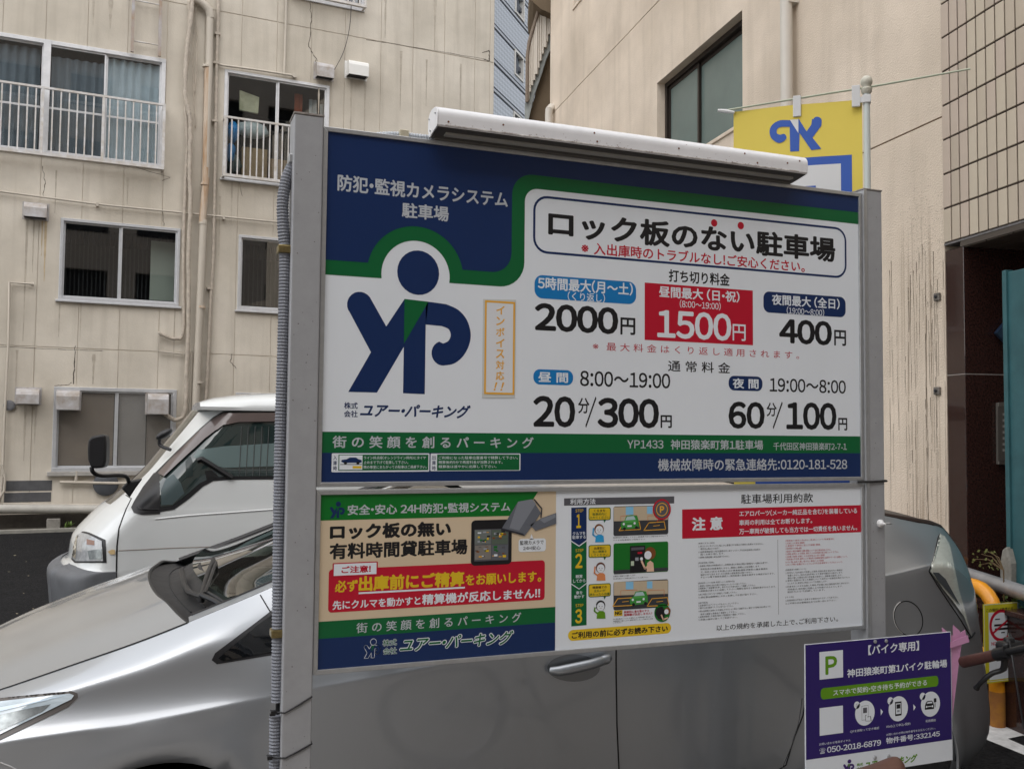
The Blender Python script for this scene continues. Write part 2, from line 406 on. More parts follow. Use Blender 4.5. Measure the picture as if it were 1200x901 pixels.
A.text('19:00~8:00', (862, 122, 168, 1117, 131, 176), black, 1, .016)
A.text('20', (72, 180, 285, 213, 183, 288), black, 1, .028)
A.text('分', (222, 187, 240, 260, 189, 241), black, 1, .016)
A.text('/', (247, 182, 287, 283, 184, 289), black, 1, .03)
A.text('300', (287, 188, 288, 493, 190, 291), black, 1, .030)
A.text('円', (498, 245, 288, 536, 247, 290), black, 1, .022)
A.text('60', (725, 200, 290, 846, 203, 294), black, 1, .028)
A.text('分', (852, 204, 250, 886, 206, 252), black, 1, .016)
A.text('/', (873, 200, 292, 906, 202, 294), black, 1, .03)
A.text('100', (918, 202, 294, 1086, 206, 298), black, 1, .030)
A.text('円', (1092, 255, 297, 1122, 257, 299), black, 1, .022)
zg1 = (A.h(376.6, 504.6)[1]+A.h(1008.8, 511.3)[1])/2; zg0 = (A.h(376.6, 528.4)[1]+A.h(1008.8, 531.6)[1])/2
A.poly([(L_, zg0), (R_, zg0), (R_, zg1), (L_, zg1)], green, 1, raw=True)
A.poly([(L_, B_), (R_, B_), (R_, zg0), (L_, zg0)], navy, 1, raw=True)
A.text('YP1433', (387, 328, 356, 508, 330, 358), ltr, 2, .012)
A.text('神田猿楽町第1駐車場', (532, 327, 360, 841, 330, 363), ltr, 2, .016)
A.text('千代田区神田猿楽町2-7-1', (875, 337, 363, 1120, 339, 365), ltr, 2, .010)
A.text('機械故障時の緊急連絡先：0120-181-528', (490, 391, 431, 1122, 391, 431), ltr, 2, .014)
Z4()
A.logo((178, -163, 753, 466), navy, green, 1)
A.text('株式', (172, 511, 541, 235, 512, 543), navy, 1, .02); A.text('会社', (172, 549, 579, 235, 550, 581), navy, 1, .02)
A.text('ユアー・パーキング', (245, 520, 582, 752, 522, 585), navy, 1, .03, shear=.35)
A.text('街 の 笑 顔 を 創 る パ ー キ ン グ', (120, 666, 721, 1042, 671, 724), ltr, 2, .018)
for (q, t3, xa, xb) in (([(117, 745), (565, 745), (565, 830), (117, 830)], '入庫時', 148, 560), ([(570, 745), (982, 748), (982, 825), (570, 827)], '出庫時', 600, 977)):
    A.rr(q, white, 2, .003)
    for i, ch in enumerate(t3): A.text(ch, (q[0][0]+7, 755+24*i, 775+24*i, q[0][0]+24, 755+24*i, 775+24*i), navy, 3, .01)
    A.rr([(xa, 751), (xb, 751), (xb, 823), (xa, 823)], green, 3)
A.rr([(152, 754), (258, 754), (258, 820), (152, 820)], white, 4)
A.poly([(160, 783), (163, 775), (185, 772), (200, 764), (228, 764), (240, 772), (254, 776), (255, 786), (240, 790), (225, 788), (195, 788), (175, 790)], navy, 5)
A.disc((180, 789), 7, black, 6); A.disc((237, 789), 7, black, 6)
A.rr([(156, 794), (256, 794), (256, 797), (156, 797)], grey, 5); A.rr([(213, 803), (254, 803), (254, 814), (213, 814)], yellow, 5)
for i, t in enumerate(['ライン枠点線(オレンジライン枠内)にタイヤ', '止めまで下げて駐車して下さい。', '隣の車室にまたがっての駐車はご遠慮下さい。']):
    A.text(t, (264, 758+21*i, 773+21*i, [548, 468, 552][i], 758+21*i, 773+21*i), white, 4)
for i, t in enumerate(['ご利用になった駐車位置番号で精算して下さい。', '精算後約5分で再度料金が加算されます。', '精算後は速やかに出庫して下さい。']):
    A.text(t, (607, 759+20*i, 773+20*i, [970, 900, 872][i], 759+20*i, 773+20*i), white, 4)
# laminated slip taped on the panel
slip = MB().prism([(A.m(806, 36)[0], BY-.0010, A.m(806, 40)[1]), (A.m(957, 48)[0], BY-.0010, A.m(957, 44)[1]), (A.m(955, 496)[0], BY-.0010, A.m(955, 493)[1]), (A.m(804, 490)[0], BY-.0010, A.m(804, 493)[1])], (0, .0006, 0)).build('taped_notice', mat('laminate', (.62, .63, .62), rough=.15, coat=.6), sign)
B2 = Sheet([(377, 148), (1007.5, 227.5), (372, 569.5), (1012, 562.5)], (SX0, SX1, SZN, SZ1), BY-.0010, slip); B2.view(360, 340, 3.918)
B2.rr([(815, 45), (953, 55), (951, 481), (812, 473)], ink('slip_white', (.72, .73, .76), .2), 1)
B2.rr([(815, 45), (953, 55), (951, 481), (812, 473)], orange, 2, outline=.0055)
for i, ch in enumerate(['イ', 'ン', 'ボ', 'イ', 'ス', '対', '応']):
    y = 91+50*i; B2.text(ch, (866, y-20, y+20, 905, y-19, y+21), orange, 2, .02)
B2.text('! !', (856, 420, 458, 905, 423, 461), orange, 2, .02, shear=.25)

# --- lower panel art
Lw = Sheet([(372, 573), (1012.5, 568), (367, 790), (1014.5, 737)], (SX0, SX1, SZ0, SZM), BY, lo)
Lw.view(360, 560, 3.917)
LL, LR, LT, LB = SX0+i_, SX1-i_, SZM-i_, SZ0+i_
xm = (Lw.m(1153, 60)[0]+Lw.m(1153, 780)[0])/2
Lw.poly([(LL, LB), (xm, LB), (xm, LT), (LL, LT)], cream, 1, raw=True)
zc = (Lw.m(58, 195)[1]+Lw.m(1000, 168)[1])/2
Lw.poly([(LL, LT), (LL, zc), (Lw.m(1003, 160)[0], zc), (Lw.m(1074, 58)[0], LT)], ink('green2', (.004, .16, .02)), 2, raw=True)
Lw.logo((110, 103, 181, 180), navy, green, 3)
Lw.text('安全・安心 24H防犯・監視システム', (193, 121, 168, 945, 106, 152), ltr, 3, .022)
Lw.text('ロック板の無い', (110, 210, 283, 672, 192, 262), black, 2, .045)
Lw.text('有料時間貸駐車場', (108, 297, 372, 748, 275, 347), black, 2, .032)
Lw.rr([(764, 196), (951, 186), (951, 392), (764, 402)], black, 3, .012); Lw.rr([(779, 236), (936, 230), (936, 374), (779, 382)], grey, 4)
rng = random.Random(3)
for qx in (0, 1):
    for qy in (0, 1):
        x0 = 781+78*qx; y0 = 238+70*qy
        Lw.rr([(x0, y0), (x0+74, y0-3), (x0+74, y0+62), (x0, y0+66)], ink('screen%d' % (qx+2*qy), [(.16, .18, .17), (.10, .13, .10), (.22, .20, .18), (.12, .13, .15)][qx+2*qy]), 5)
        for k in range(12):
            a = x0+rng.uniform(0, 56); b = y0+rng.uniform(2, 50); ww = rng.uniform(6, 17); hh = rng.uniform(3, 11)
            Lw.rr([(a, b), (a+ww, b), (a+ww, b+hh), (a, b+hh)], rng.choice([white, yellow, black, grey, lgrey, brown, dkgreen, orange]), 6+.3*(k % 3))
# bullet camera drawing
cg = ink('cam_grey', (.13, .14, .165)); cg2 = ink('cam_grey_light', (.22, .235, .27)); cg3 = ink('cam_dark', (.03, .03, .04))
Lw.poly([(900, 238), (980, 108), (1045, 97), (1085, 160), (1062, 195), (1010, 265), (955, 250)], cg, 7)
Lw.poly([(980, 108), (1045, 97), (1062, 118), (985, 240), (940, 228)], cg2, 7.5)
Lw.poly([(1035, 215), (1085, 185), (1155, 160), (1155, 210), (1110, 225), (1060, 242)], cg, 7)
Lw.poly([(1078, 190), (1150, 165), (1153, 180), (1100, 207)], cg2, 7.5)
Lw.poly([(900, 238), (955, 250), (1010, 265), (1003, 254), (950, 240), (905, 228)], cg3, 8)
Lw.poly([(1050, 98), (1056, 96), (1092, 140), (1088, 182), (1082, 182), (1086, 142)], cg3, 7.2)
Lw.rr([(982, 284), (1108, 271), (1108, 333), (984, 341)], white, 3, .008); Lw.poly([(1034, 282), (1042, 256), (1052, 281)], white, 3)
Lw.text('監視カメラで', (989, 289, 308, 1098, 281, 302), black, 4, .01); Lw.text('24H安心', (1003, 314, 331, 1084, 309, 327), black, 4, .01)
Lw.rr([(103, 419), (1103, 373), (1103, 553), (103, 619)], red, 2, .010)
Lw.rr([(122, 388), (332, 377), (332, 443), (122, 450)], red, 3, .003)
Lw.rr([(128, 393), (326, 382), (326, 437), (128, 444)], white, 4)
Lw.text('ご注意！', (163, 402, 434, 300, 395, 428), red, 5, .03)
Lw.text('必ず', (133, 466, 522, 240, 462, 517), yellow, 3, .030)
Lw.text('出庫前にご精算', (243, 447, 517, 733, 424, 495), yellow, 3, .038)
Lw.text('をお願いします。', (738, 443, 494, 1087, 424, 474), yellow, 3, .028)
Lw.rr([(243, 520), (735, 497), (735, 505), (243, 528)], white, 3)
Lw.text('先にクルマを動かすと', (122, 561, 600, 530, 537, 581), white, 3, .024)
Lw.text('精算機が反応しません!!', (537, 533, 582, 1082, 500, 547), white, 3, .026)
zz1 = (Lw.m(50, 658)[1]+Lw.m(1153, 588)[1])/2; zz0 = (Lw.m(48, 740)[1]+Lw.m(1153, 657)[1])/2
Lw.poly([(LL, zz0), (xm, zz0), (xm, zz1), (LL, zz1)], green, 2, raw=True); Lw.poly([(LL, LB), (xm, LB), (xm, zz0), (LL, zz0)], navy, 2, raw=True)
Lw.text('街 の 笑 顔 を 創 る パ ー キ ン グ', (232, 664, 712, 995, 612, 656), ltr, 3, .012)
Lw.logo((268, 733, 344, 824), navy, green, 4, outline=white)
for t, b in (('株式', (353, 739, 771, 421, 733, 765)), ('会社', (355, 777, 810, 421, 770, 804))):
    Lw.text(t, b, white, 3, .055); Lw.text(t, tuple(v+d for v, d in zip(b, (1.5, 1.5, -1.5, -1.5, 1.5, -1.5))), green, 4, .008)
Lw.text('ユアー・パーキング', (430, 735, 806, 962, 688, 757), white, 3, .075, shear=.35); Lw.text('ユアー・パーキング', (433, 738, 803, 958, 692, 754), green, 4, .02, shear=.35)
# how-to strip
Lw.view(650, 570, 4.741)
Lw.rr([(68, 68), (678, 58), (678, 97), (68, 108)], grey, 1)
Lw.text('利用方法', (102, 71, 103, 243, 68, 99), white, 2, .02)
Lw.disc((609, 131), 50, red, 5); Lw.disc((609, 131), 42, grey, 6); Lw.disc((609, 131), 32, orange, 7, rin=28); Lw.text('P', (597, 112, 150, 622, 111, 149), orange, 7, .05)
Lw.poly([(594, 180), (606, 176), (572, 208)], red, 4)
Lw.poly([(108, 304), (193, 300), (193, 768), (108, 775)], green, 1); Lw.poly([(108, 119), (193, 116), (193, 300), (151, 330), (108, 303)], navy, 2)
def stroke(pts, wd, m, lay):
    q = [Lw.m(*p) for p in pts]; b = MB(); Y = Lw.y-.0003*lay; W_ = abs(Lw.m(wd, 0)[0]-Lw.m(0, 0)[0])/2
    for a, c in zip(q, q[1:]):
        a = Vector(a); c = Vector(c); d = (c-a).normalized(); n = Vector((-d.y, d.x))*W_; a = a-d*W_*.5; c = c+d*W_*.5
        b.add([(p.x, Y, p.y) for p in (a+n, c+n, c-n, a-n)], [(0, 1, 2, 3)])
    return b.build('print', m, Lw.panel)
stroke([(108, 303), (151, 331), (193, 300)], 5, white, 3); stroke([(108, 540), (151, 568), (193, 536)], 4, white, 3)
for s_, y in (('STEP', 128), ('STEP', 347), ('STEP', 651)): Lw.text(s_, (131, y, y+17, 175, y-2, y+15), yellow, 3, .015)
Lw.text('1', (136, 155, 232, 162, 154, 231), yellow, 3, .03); Lw.text('2', (130, 374, 454, 170, 371, 452), yellow, 3, .03); Lw.text('3', (129, 680, 760, 168, 677, 757), yellow, 3, .03)
for t, x0, x1, y in (('クルマを', 116, 186, 252), ('駐車する', 114, 188, 273), ('精算', 132, 170, 490), ('してから', 118, 186, 514), ('車を', 134, 170, 580), ('動かす', 124, 180, 602)):
    Lw.text(t, (x0, y, y+19, x1, y-2, y+17), white, 3, .015)
bub = [([(204, 120), (327, 117), (327, 186), (204, 191)], ['くるまを', '駐車枠内に', '入れてください'], 290), ([(204, 327), (327, 321), (327, 391), (204, 397)], ['出庫前に', '先に精算を', 'してください'], 290), ([(202, 543), (327, 535), (327, 608), (204, 614)], ['精算機での', '支払いが', '終わったら出庫'], 290)]
for q, ts, xt in bub:
    Lw.rr(q, green, 2, .006); Lw.rr([(q[0][0]+4, q[0][1]+4), (q[1][0]-4, q[1][1]+4), (q[2][0]-4, q[2][1]-4), (q[3][0]+4, q[3][1]-4)], yellow, 3, .005)
    Lw.poly([(xt-5, q[2][1]-3), (xt+14, q[2][1]-5), (xt+2, q[2][1]+18)], green, 2)
    for i, t in enumerate(ts):
        hw = 6.3*len(t); c = 265; y = q[0][1]+9+19*i; Lw.text(t, (c-hw*1.25, y, y+15, c+hw*1.25, y-2, y+13), [black, green, green][i] if i else black, 4, .01)
def figure(cx, cy, hair, shirt, wave):
    Lw.poly([(cx-22, cy+72), (cx-18, cy+38), (cx-6, cy+30), (cx+14, cy+30), (cx+25, cy+38), (cx+28, cy+72)], shirt, 2)
    Lw.disc((cx, cy), 26, hair, 2.5); Lw.disc((cx+1, cy+5), 21, white, 3)
    for dx in (-7, 8): Lw.disc((cx+dx, cy+4), 2, black, 4)
    stroke([(cx-5, cy+14), (cx+6, cy+14)], 1.5, brown, 4)
    stroke([(cx-16, cy+44), (cx-34, cy+30), (cx-30, cy-10 if wave else cy+6)], 8, shirt, 2.2); Lw.disc((cx-30, cy-14 if wave else cy+2), 7, white, 3)
figure(262, 238, brown, ink('shirt_blue', (.03, .35, .7)), True); figure(270, 450, ink('hair_red', (.12, .03, .015)), ink('shirt_orange', (.7, .25, .1)), True); figure(270, 660, black, lime, False)
def bayscene(q, carx, cary, bays):
    (x0, y0), (x1, y1), (x2, y2), (x3, y3) = q; hm = (y3-y0)*.50
    Lw.rr(q, ink('asph', (.045, .047, .055)), 2, .006)
    Lw.poly([(x0+2, y0+3), (x1-2, y1+3), (x1-2, y1+hm), (x0+2, y0+hm)], ink('bldg', (.55, .45, .32)), 3)
    Lw.poly([(x0+68, y0+2), (x0+110, y0+1), (x0+110, y0+hm*.55), (x0+68, y0+hm*.57)], sky_, 4); Lw.poly([(x0+185, y0), (x0+215, y0-1), (x0+215, y0+hm*.5), (x0+185, y0+hm*.5)], sky_, 4)
    stroke([(x0+40, y0+hm), (x0+40, y0+hm*.65), (x0+130, y0+hm*.6), (x0+130, y0+hm)], 2, ink('o2', (.6, .15, .05)), 4); stroke([(x0+190, y0+hm), (x0+190, y0+hm*.65), (x0+280, y0+hm*.6), (x0+280, y0+hm)], 2, ink('o2', (.6, .15, .05)), 4)
    for bx in bays:
        stroke([(bx-35, cary+8), (bx-62, cary+50), (bx+58, cary+44), (bx+50, cary+2), (bx-35, cary+8)], 4, orange, 4)
        stroke([(bx-10, cary+26), (bx+25, cary+22)], 3, orange, 4)
    gcar = ink('gcar', (.05, .28, .05)); c = carx; y = cary
    Lw.poly([(c-50, y+38), (c-52, y+8), (c-32, y-4), (c-22, y-30), (c+8, y-36), (c+38, y-32), (c+46, y-6), (c+48, y+28), (c+36, y+36), (c-30, y+44)], gcar, 5)
    Lw.poly([(c-28, y-6), (c-18, y-27), (c+20, y-30), (c+30, y-10)], ink('gl', (.45, .6, .62)), 6)
    Lw.poly([(c-26, y-4), (c+30, y-8), (c+36, y+2), (c-38, y+8)], ink('gcar2', (.09, .40, .08)), 6)
    Lw.disc((c-36, y+14), 6, white, 6); Lw.disc((c+24, y+10), 6, white, 6); Lw.disc((c-32, y+40), 8, black, 5.5); Lw.disc((c+34, y+34), 8, black, 5.5)
    Lw.rr([(c-16, y+22), (c+8, y+20), (c+8, y+29), (c-16, y+31)], white, 6)
bayscene([(342, 114), (645, 107), (645, 268), (342, 275)], 434, 196, (434, 572)); bayscene([(342, 527), (645, 518), (645, 672), (342, 682)], 484, 614, (400, 590))
Lw.rr([(342, 316), (645, 308), (645, 470), (342, 490)], dkgreen, 2, .006); Lw.poly([(344, 465), (643, 450), (643, 469), (344, 487)], ink('asph', (.05, .05, .055)), 3)
Lw.poly([(433, 332), (517, 329), (517, 474), (433, 480)], black, 4); Lw.poly([(440, 340), (510, 337), (510, 352), (440, 356)], grey, 5)
Lw.rr([(438, 415), (455, 415), (455, 440), (438, 440)], ink('note', (.5, .6, .45)), 5); Lw.rr([(462, 395), (480, 394), (480, 412), (462, 413)], lgrey, 5); Lw.rr([(475, 365), (500, 364), (500, 374), (475, 375)], red, 5)
Lw.disc((545, 372), 30, brown, 5); Lw.disc((532, 382), 20, white, 5.5); Lw.poly([(525, 474), (528, 425), (545, 412), (562, 425), (566, 472)], skin, 5); stroke([(540, 440), (515, 455), (497, 415)], 11, skin, 6); Lw.disc((496, 402), 8, white, 6)
def small(t, x0, x1, y, h, m=black, dy=-3, k=2, bold=0): Lw.text(t, (x0, y, y+h, x1, y+dy, y+dy+h), m, k, bold, res=1)
small('駐車枠内に駐車して下さい。駐車券やロック板は出ませんので', 340, 643, 281, 8, dy=-9); small('そのまま駐車場をご利用下さい。', 340, 520, 295, 8, dy=-5)
small('出庫前に精算をお願いします。', 340, 468, 494, 8, dy=-4); small('先に車を動かすと精算出来ませんのでご注意下さい。', 340, 535, 507, 8, dy=-6)
Lw.rr([(345, 688), (392, 685), (392, 716), (345, 719)], yellow, 2); Lw.text('NG', (350, 692, 712, 387, 690, 710), black, 3, .04)
small('精算前に車を動かすと', 400, 540, 689, 14, red, -7, 2, .02); small('精算機が反応しません!!', 400, 557, 704, 14, red, -7, 2, .02)
for i, t in enumerate(['先に車を動かしてしまった場合は、元の駐車位置に車を戻して', '再度精算をお願いします。精算が完了しましたら速やかに出庫', 'して下さい。']): small(t, 340, [560, 560, 392][i], 728+12*i, 8, dy=[-8, -8, -2][i])
Lw.disc((612, 700), 44, dkgreen, 4); Lw.poly([(580, 675), (612, 664), (630, 700), (620, 738), (590, 735), (572, 705)], black, 5); Lw.disc((640, 690), 17, brown, 6); Lw.disc((634, 694), 12, white, 6.5); stroke([(640, 728), (616, 738), (606, 712)], 8, skin, 7)
Lw.rr([(90, 794), (662, 757), (661, 815), (90, 854)], yellow, 1, .021); Lw.text('ご利用の前に必ずお読み下さい', (110, 804, 841, 643, 771, 808), black, 2, .03)
# terms
Lw.view(790, 565, 4.870)
Lw.text('駐車場利用約款', (393, 77, 131, 800, 69, 123), black, 1, .012)
Lw.rr([(60, 160), (1074, 139), (1075, 292), (60, 325)], red, 1)
Lw.text('注 意', (115, 204, 282, 290, 200, 275), white, 2, .035)
Lw.text('エアロパーツ(メーカー純正品を含む)を装着している', (383, 167, 200, 1047, 156, 188), white, 2, .018)
Lw.text('車両の利用は全てお断りします。', (383, 219, 250, 795, 211, 243), white, 2, .018)
Lw.text('万一車両が破損しても当方では一切責任を負いません。', (383, 267, 300, 1048, 253, 284), white, 2, .018)
stroke([(601, 333), (606, 755)], 1.5, black, 1)
Lp = [('[駐車できない車両]', 152, 243, 347), ('1.高さ2.1m、長さ5.0m、幅1.9m、重量2.5tを超える車両の駐車はできません。', 152, 520, 362), ('最低地上高15cm以下。', 164, 270, 378), ('2.自動車検査証の有効期限切れ、仮ナンバー、不正改造車両の利用は', 152, 502, 394), ('固くお断り致します。', 164, 300, 409), ('3.危険物・可燃物積載の車両は駐車できません。', 152, 328, 426),
      ('[駐車時間の制限]', 152, 240, 458), ('1.駐車場の利用は48時間以内とし、48時間を超える場合は事前に管理会社への連絡が必要です。', 152, 547, 472), ('無断駐車は放置車両とみなし、警察に通報の上処理致します。', 164, 502, 490), ('又、当方の定める料金のほか損害賠償及び車両の撤去費用を', 164, 545, 506), ('請求させて頂きます。なお車両の保管責任は負いません。', 164, 462, 522), ('チェーン等で車両を固定し、法的処理の費用を請求する場合があります。', 164, 584, 535),
      ('[駐車場への入出庫・車室への入出庫方法]', 152, 356, 570), ('1.車室内の白線内に停止位置まで車両を入れ、エンジンを切って下さい。', 152, 425, 585), ('2.精算機にて車室番号を押し、表示された料金を投入して精算して下さい。', 152, 476, 598), ('3.精算後は速やかに出庫して下さい。時間を過ぎると再度料金がかかります。', 152, 592, 611), ('4.前の車室に人がいないか確認して出庫して下さい。', 152, 372, 633), ('5.領収書は精算時にボタンを押してお受け取り下さい。', 152, 486, 648),
      ('[遵守事項]', 152, 205, 684), ('1.駐車場内ではアイドリングをストップして下さい。', 152, 380, 695), ('2.場内では火気厳禁です。ゴミは捨てないで下さい。', 152, 350, 710), ('3.他の利用者の迷惑となる騒音、クラクション等はご遠慮下さい。場内での営業行為は禁止です。', 152, 564, 724), ('車両の施錠と貴重品の管理をして下さい。', 164, 372, 744), ('4.設備を破損した場合は直ちに管理会社へ連絡して下さい。', 152, 418, 758), ('5.係員の指示に従ってご利用下さい。', 152, 374, 775)]
for t, x0, x1, y in Lp: small(t, x0, x1, y, 10, dy=-(x1-x0)*.030)
Rp = [('[管理者の責任の及ばない事項について(免責事項)]', 645, 918, 333, 1), ('1.天災による事故・盗難等', 645, 752, 348, 1), ('2.車室外で車両に生じた損害・事故', 645, 840, 362, 1), ('3.駐車場内での事故・盗難', 645, 735, 378, 1), ('4.駐車中の車両・積載物の盗難・損傷について当方は責任を負いません。', 645, 902, 393, 1), ('5.接触・追突による事故、場内での人身事故・第三者とのトラブル。', 645, 944, 407, 1), ('6.設備の故障・点検による利用休止に伴う損害', 645, 865, 423, 1), ('7.利用者の不注意、過失による事故及び設備破損等に起因する一切の損害について。', 645, 995, 436, 1), ('8.その他、当方の責に帰さない事由による損害', 645, 860, 453, 1), ('9.ロック等の設備がないことによる不正駐車及びトラブルについて。', 645, 968, 466, 1),
      ('[放置車両の措置について]', 645, 760, 498, 0), ('1.許可なく7日を超えて駐車した車両、利用料金を支払わない車両は', 645, 965, 512, 0), ('放置とみなし、当方は法的手続により車両を撤去又は処分します。', 657, 968, 526, 0), ('撤去に要した費用は全て所有者の負担とし、損害金を請求します。', 657, 965, 541, 0), ('2.車両の保管中に生じた損害について当方は一切責任を負わないもの', 645, 1008, 555, 0), ('とします。又、車両内の物品についても同様とします。', 657, 880, 572, 0), ('3.料金未払いのまま出庫した場合、不足額に加え違約金を申し受けます。', 645, 1006, 588, 0), ('利用者は、本約款に同意の上で利用するものとします。', 657, 968, 604, 0), ('防犯カメラで記録しています。', 657, 868, 620, 0),
      ('[その他]', 645, 690, 653, 0), ('1.利用規約は予告なく変更する場合があります。ご了承下さい。', 645, 944, 666, 0), ('2.ご不明な点は管理会社までお問い合わせ下さい。', 645, 932, 683, 0)]
for t, x0, x1, y, r_ in Rp: small(t, x0, x1, y, 10, red if r_ else black, dy=-(x1-x0)*.026)
Lw.text('以上の規約を承諾した上で、ご利用下さい。', (255, 811, 843, 942, 767, 800), black, 1, .008)

# --- strip light housing above the panel
hx0 = .712; hx1 = 1.936
def hood(x0, x1):
    # (y, z) outline: back low, front bottom, rounded front, top back
    zt = SZ1
    prof = [(BY+.002, zt+.007), (BY-.070, zt+.018), (BY-.0745, zt+.022)]
    prof += [(BY-.049-.027*math.cos(a), zt+.050+.027*math.sin(a)) for a in [math.radians(d) for d in (-10, 10, 30, 50, 70, 90)]]
    prof += [(BY-.020, zt+.080), (BY-.003, zt+.076), (BY+.012, zt+.064), (BY+.016, zt+.03)]
    return prof
hp = hood(0, 0)
hb = MB(); n = len(hp); xs = [hx0, hx1]
hb.add([(x, y, z) for x in xs for y, z in hp], [(i, (i+1) % n, n+(i+1) % n, n+i) for i in range(1, n)])
lamp = hb.build('light_housing', m_white_metal, sign, smooth=True)
for x, nm in ((hx0, 'end_cap'), (hx1, 'end_cap')):
    d = -.004 if x == hx0 else .004
    MB().prism([(x, y, z) for y, z in hp], (d, 0, 0)).build(nm, m_white_metal, lamp, bevel=.001)
mdk = mat('lamp_underside', (.07, .065, .06), rough=.5)
MB().prism([(hx0+.002, hp[0][0], hp[0][1]-.002), (hx1-.002, hp[0][0], hp[0][1]-.002), (hx1-.002, hp[1][0], hp[1][1]-.002), (hx0+.002, hp[1][0], hp[1][1]-.002)], (0, 0, .003)).build('lamp_cover', mdk, lamp)
MB().box((hx0+.03, BY-.046, SZ1+.006), (hx1-.03, BY-.026, SZ1+.0125)).build('light_tube', mat('tube_off', (.35, .34, .32), rough=.3), lamp)
MB().box((hx0+.01, BY-.006, SZ1+.0005), (hx1-.01, BY+.014, SZ1+.0065)).build('mounting_rail', mat('rail_brownish', (.16, .15, .14), rough=.5), lamp)
for k in range(9):
    x = hx0+(.03, .2, .5, .51, .8, 1.05, 1.1, 1.22, 1.27)[k]*(hx1-hx0)/1.3
    MB().lathe([(.003, 0), (.0025, .0015)], (x, BY-.0762, SZ1+.032+.012*(k % 3)), 'y', 8).build('rivet', mat('rust', (.16, .06, .03), rough=.8), lamp)
for z, y in ((.022, -.012), (.058, -.06), (.058, .0)): MB().lathe([(.0035, -.0045), (.003, -.007)], (hx0, BY+y, SZ1+z), 'x', 8).build('rivet', m_alu, lamp)
# rust line of the hood lip
MB().box((hx0+.02, BY-.0760, SZ1+.0205), (hx1-.03, BY-.0735, SZ1+.0235)).build('drip_stain', mat('lip_dirt', (.72, .70, .68), rough=.5, noise=.9, nscale=30, noise2=(.12, .07, .05), stretch=(1, 1, .2)), lamp)

# corrugated conduits
m_cond = mat('conduit_grey', (.19, .20, .23), rough=.42, noise=.1, nscale=40)
def corrugated(path, r, name, pitch=.0086, depth=.0024, n=14, m=m_cond):
    P = catmull([tuple(p) for p in path], 24); L = [0]
    for a, b in zip(P, P[1:]): L.append(L[-1]+(Vector(b)-Vector(a)).length)
    pts = []; rr = []; d = 0; i = 0; ph = 0
    while d < L[-1]-1e-6:
        while i < len(L)-2 and L[i+1] < d: i += 1
        t = (d-L[i])/max(L[i+1]-L[i], 1e-9); pts.append(Vector(P[i]).lerp(Vector(P[i+1]), t))
        rr.append(r-(depth if ph % 2 else 0)); ph += 1; d += pitch/2
    return MB().tube(pts, rr, n).build(name, m, sign)
def cp(px, py, Y=BY+.03): p = atY(px, py, Y); return p
corrugated([cp(342, 196), cp(336, 210), cp(331.5, 235), cp(332, 270), cp(334, 300), cp(332, 400), cp(328.5, 520), cp(326.5, 650), cp(325.5, 760), cp(325, 822)], .0165, 'conduit')
corrugated([cp(322.5, 838, BY+.02), cp(322.5, 870, BY+.02), cp(322, 930, BY+.02), cp(322, 1020, BY+.02)], .0160, 'conduit')
MB().tube([cp(326, 815), cp(325, 850)], .006, 8).build('cable', black, sign)
for px, py in ((334, 293), (326, 741)):
    p = cp(px, py); MB().box((p.x-.020, p.y-.021, p.z-.0105), (p.x+.020, p.y+.02, p.z+.0105)).build('conduit_clamp', mat('brass_clamp', (.28, .22, .10), rough=.4, metal=.8, noise=.4, nscale=60), sign, bevel=.003)
p = cp(340.5, 187); MB().box((p.x-.006, p.y-.02, p.z-.012), (p.x+.02, p.y+.02, p.z+.01)).build('conduit_clamp', m_alu, sign, bevel=.002)
corrugated([Vector((SX0+.1, BY+.03, SZ1-.01)), Vector((SX0+.19, BY+.02, SZ1+.008)), Vector((SX0+.30, BY+.02, SZ1+.012)), Vector((hx0+.05, BY+.02, SZ1+.014))], .009, 'conduit', pitch=.008, depth=.002, n=10, m=mat('conduit_pale', (.45, .48, .52), rough=.4))
MB().box((SX0+.212, BY+.004, SZ1+.0), (SX0+.238, BY+.036, SZ1+.022)).build('conduit_clamp', mat('pale_clamp', (.6, .55, .42), rough=.4, metal=.4), sign, bevel=.002)
# cable ties
def tie(pts, nm='cable_tie', r=.0022): return MB().tube(pts, r, 6).build(nm, mat('tie_black', (.01, .01, .012), rough=.4), sign, smooth=True)
for y0, y1 in ((834, 830), (887, 879)):
    a = atY(322 if y0 < 850 else 318, y0, BY-.0); b = atY(334, y0+1, BY-.015); c = atY(365.5, y1-14 if y0 < 850 else y1-8, BY-.0145)
    tie([a+Vector((-.008, .02, 0)), a, b, b.lerp(c, .5)+Vector((0, 0, -.001)), c, c+Vector((.001, .03, 0))])
    MB().box((a.x-.010, a.y-.006, a.z-.005), (a.x+.002, a.y+.006, a.z+.004)).build('tie_head', MATS['tie_black'], sign)
q = atY(318, 837, BY); MB().box((q.x-.004, q.y-.004, q.z-.003), (q.x+.01, q.y+.004, q.z+.003)).build('tie_head', MATS['tie_black'], sign)
a = Vector((SX1-.03, BY-.008, SZN-.004)); tie([a, a+Vector((.02, -.006, 0)), Vector((SX1+.02, BY-.0165, SZN-.004)), Vector((XR+.004, BY-.015, SZN-.002)), Vector((XR+.005, BY+.03, SZN-.001))], r=.0042)
# white screw hook on the right post
p = atY(1031, 613, BY-.014)
MB().lathe([(.013, 0), (.013, -.006), (.007, -.010), (.0045, -.018), (.0035, -.026)], p, 'y', 18).build('screw_knob', mat('knob_white', (.8, .8, .8), rough=.3), sign, smooth=True)
p2 = p+Vector((.005, -.022, .002)); MB().tube([p2, p2+Vector((.012, -.006, 0)), p2+Vector((.018, -.004, -.002))], .003, 8).build('hook', m_alu, sign, smooth=True)

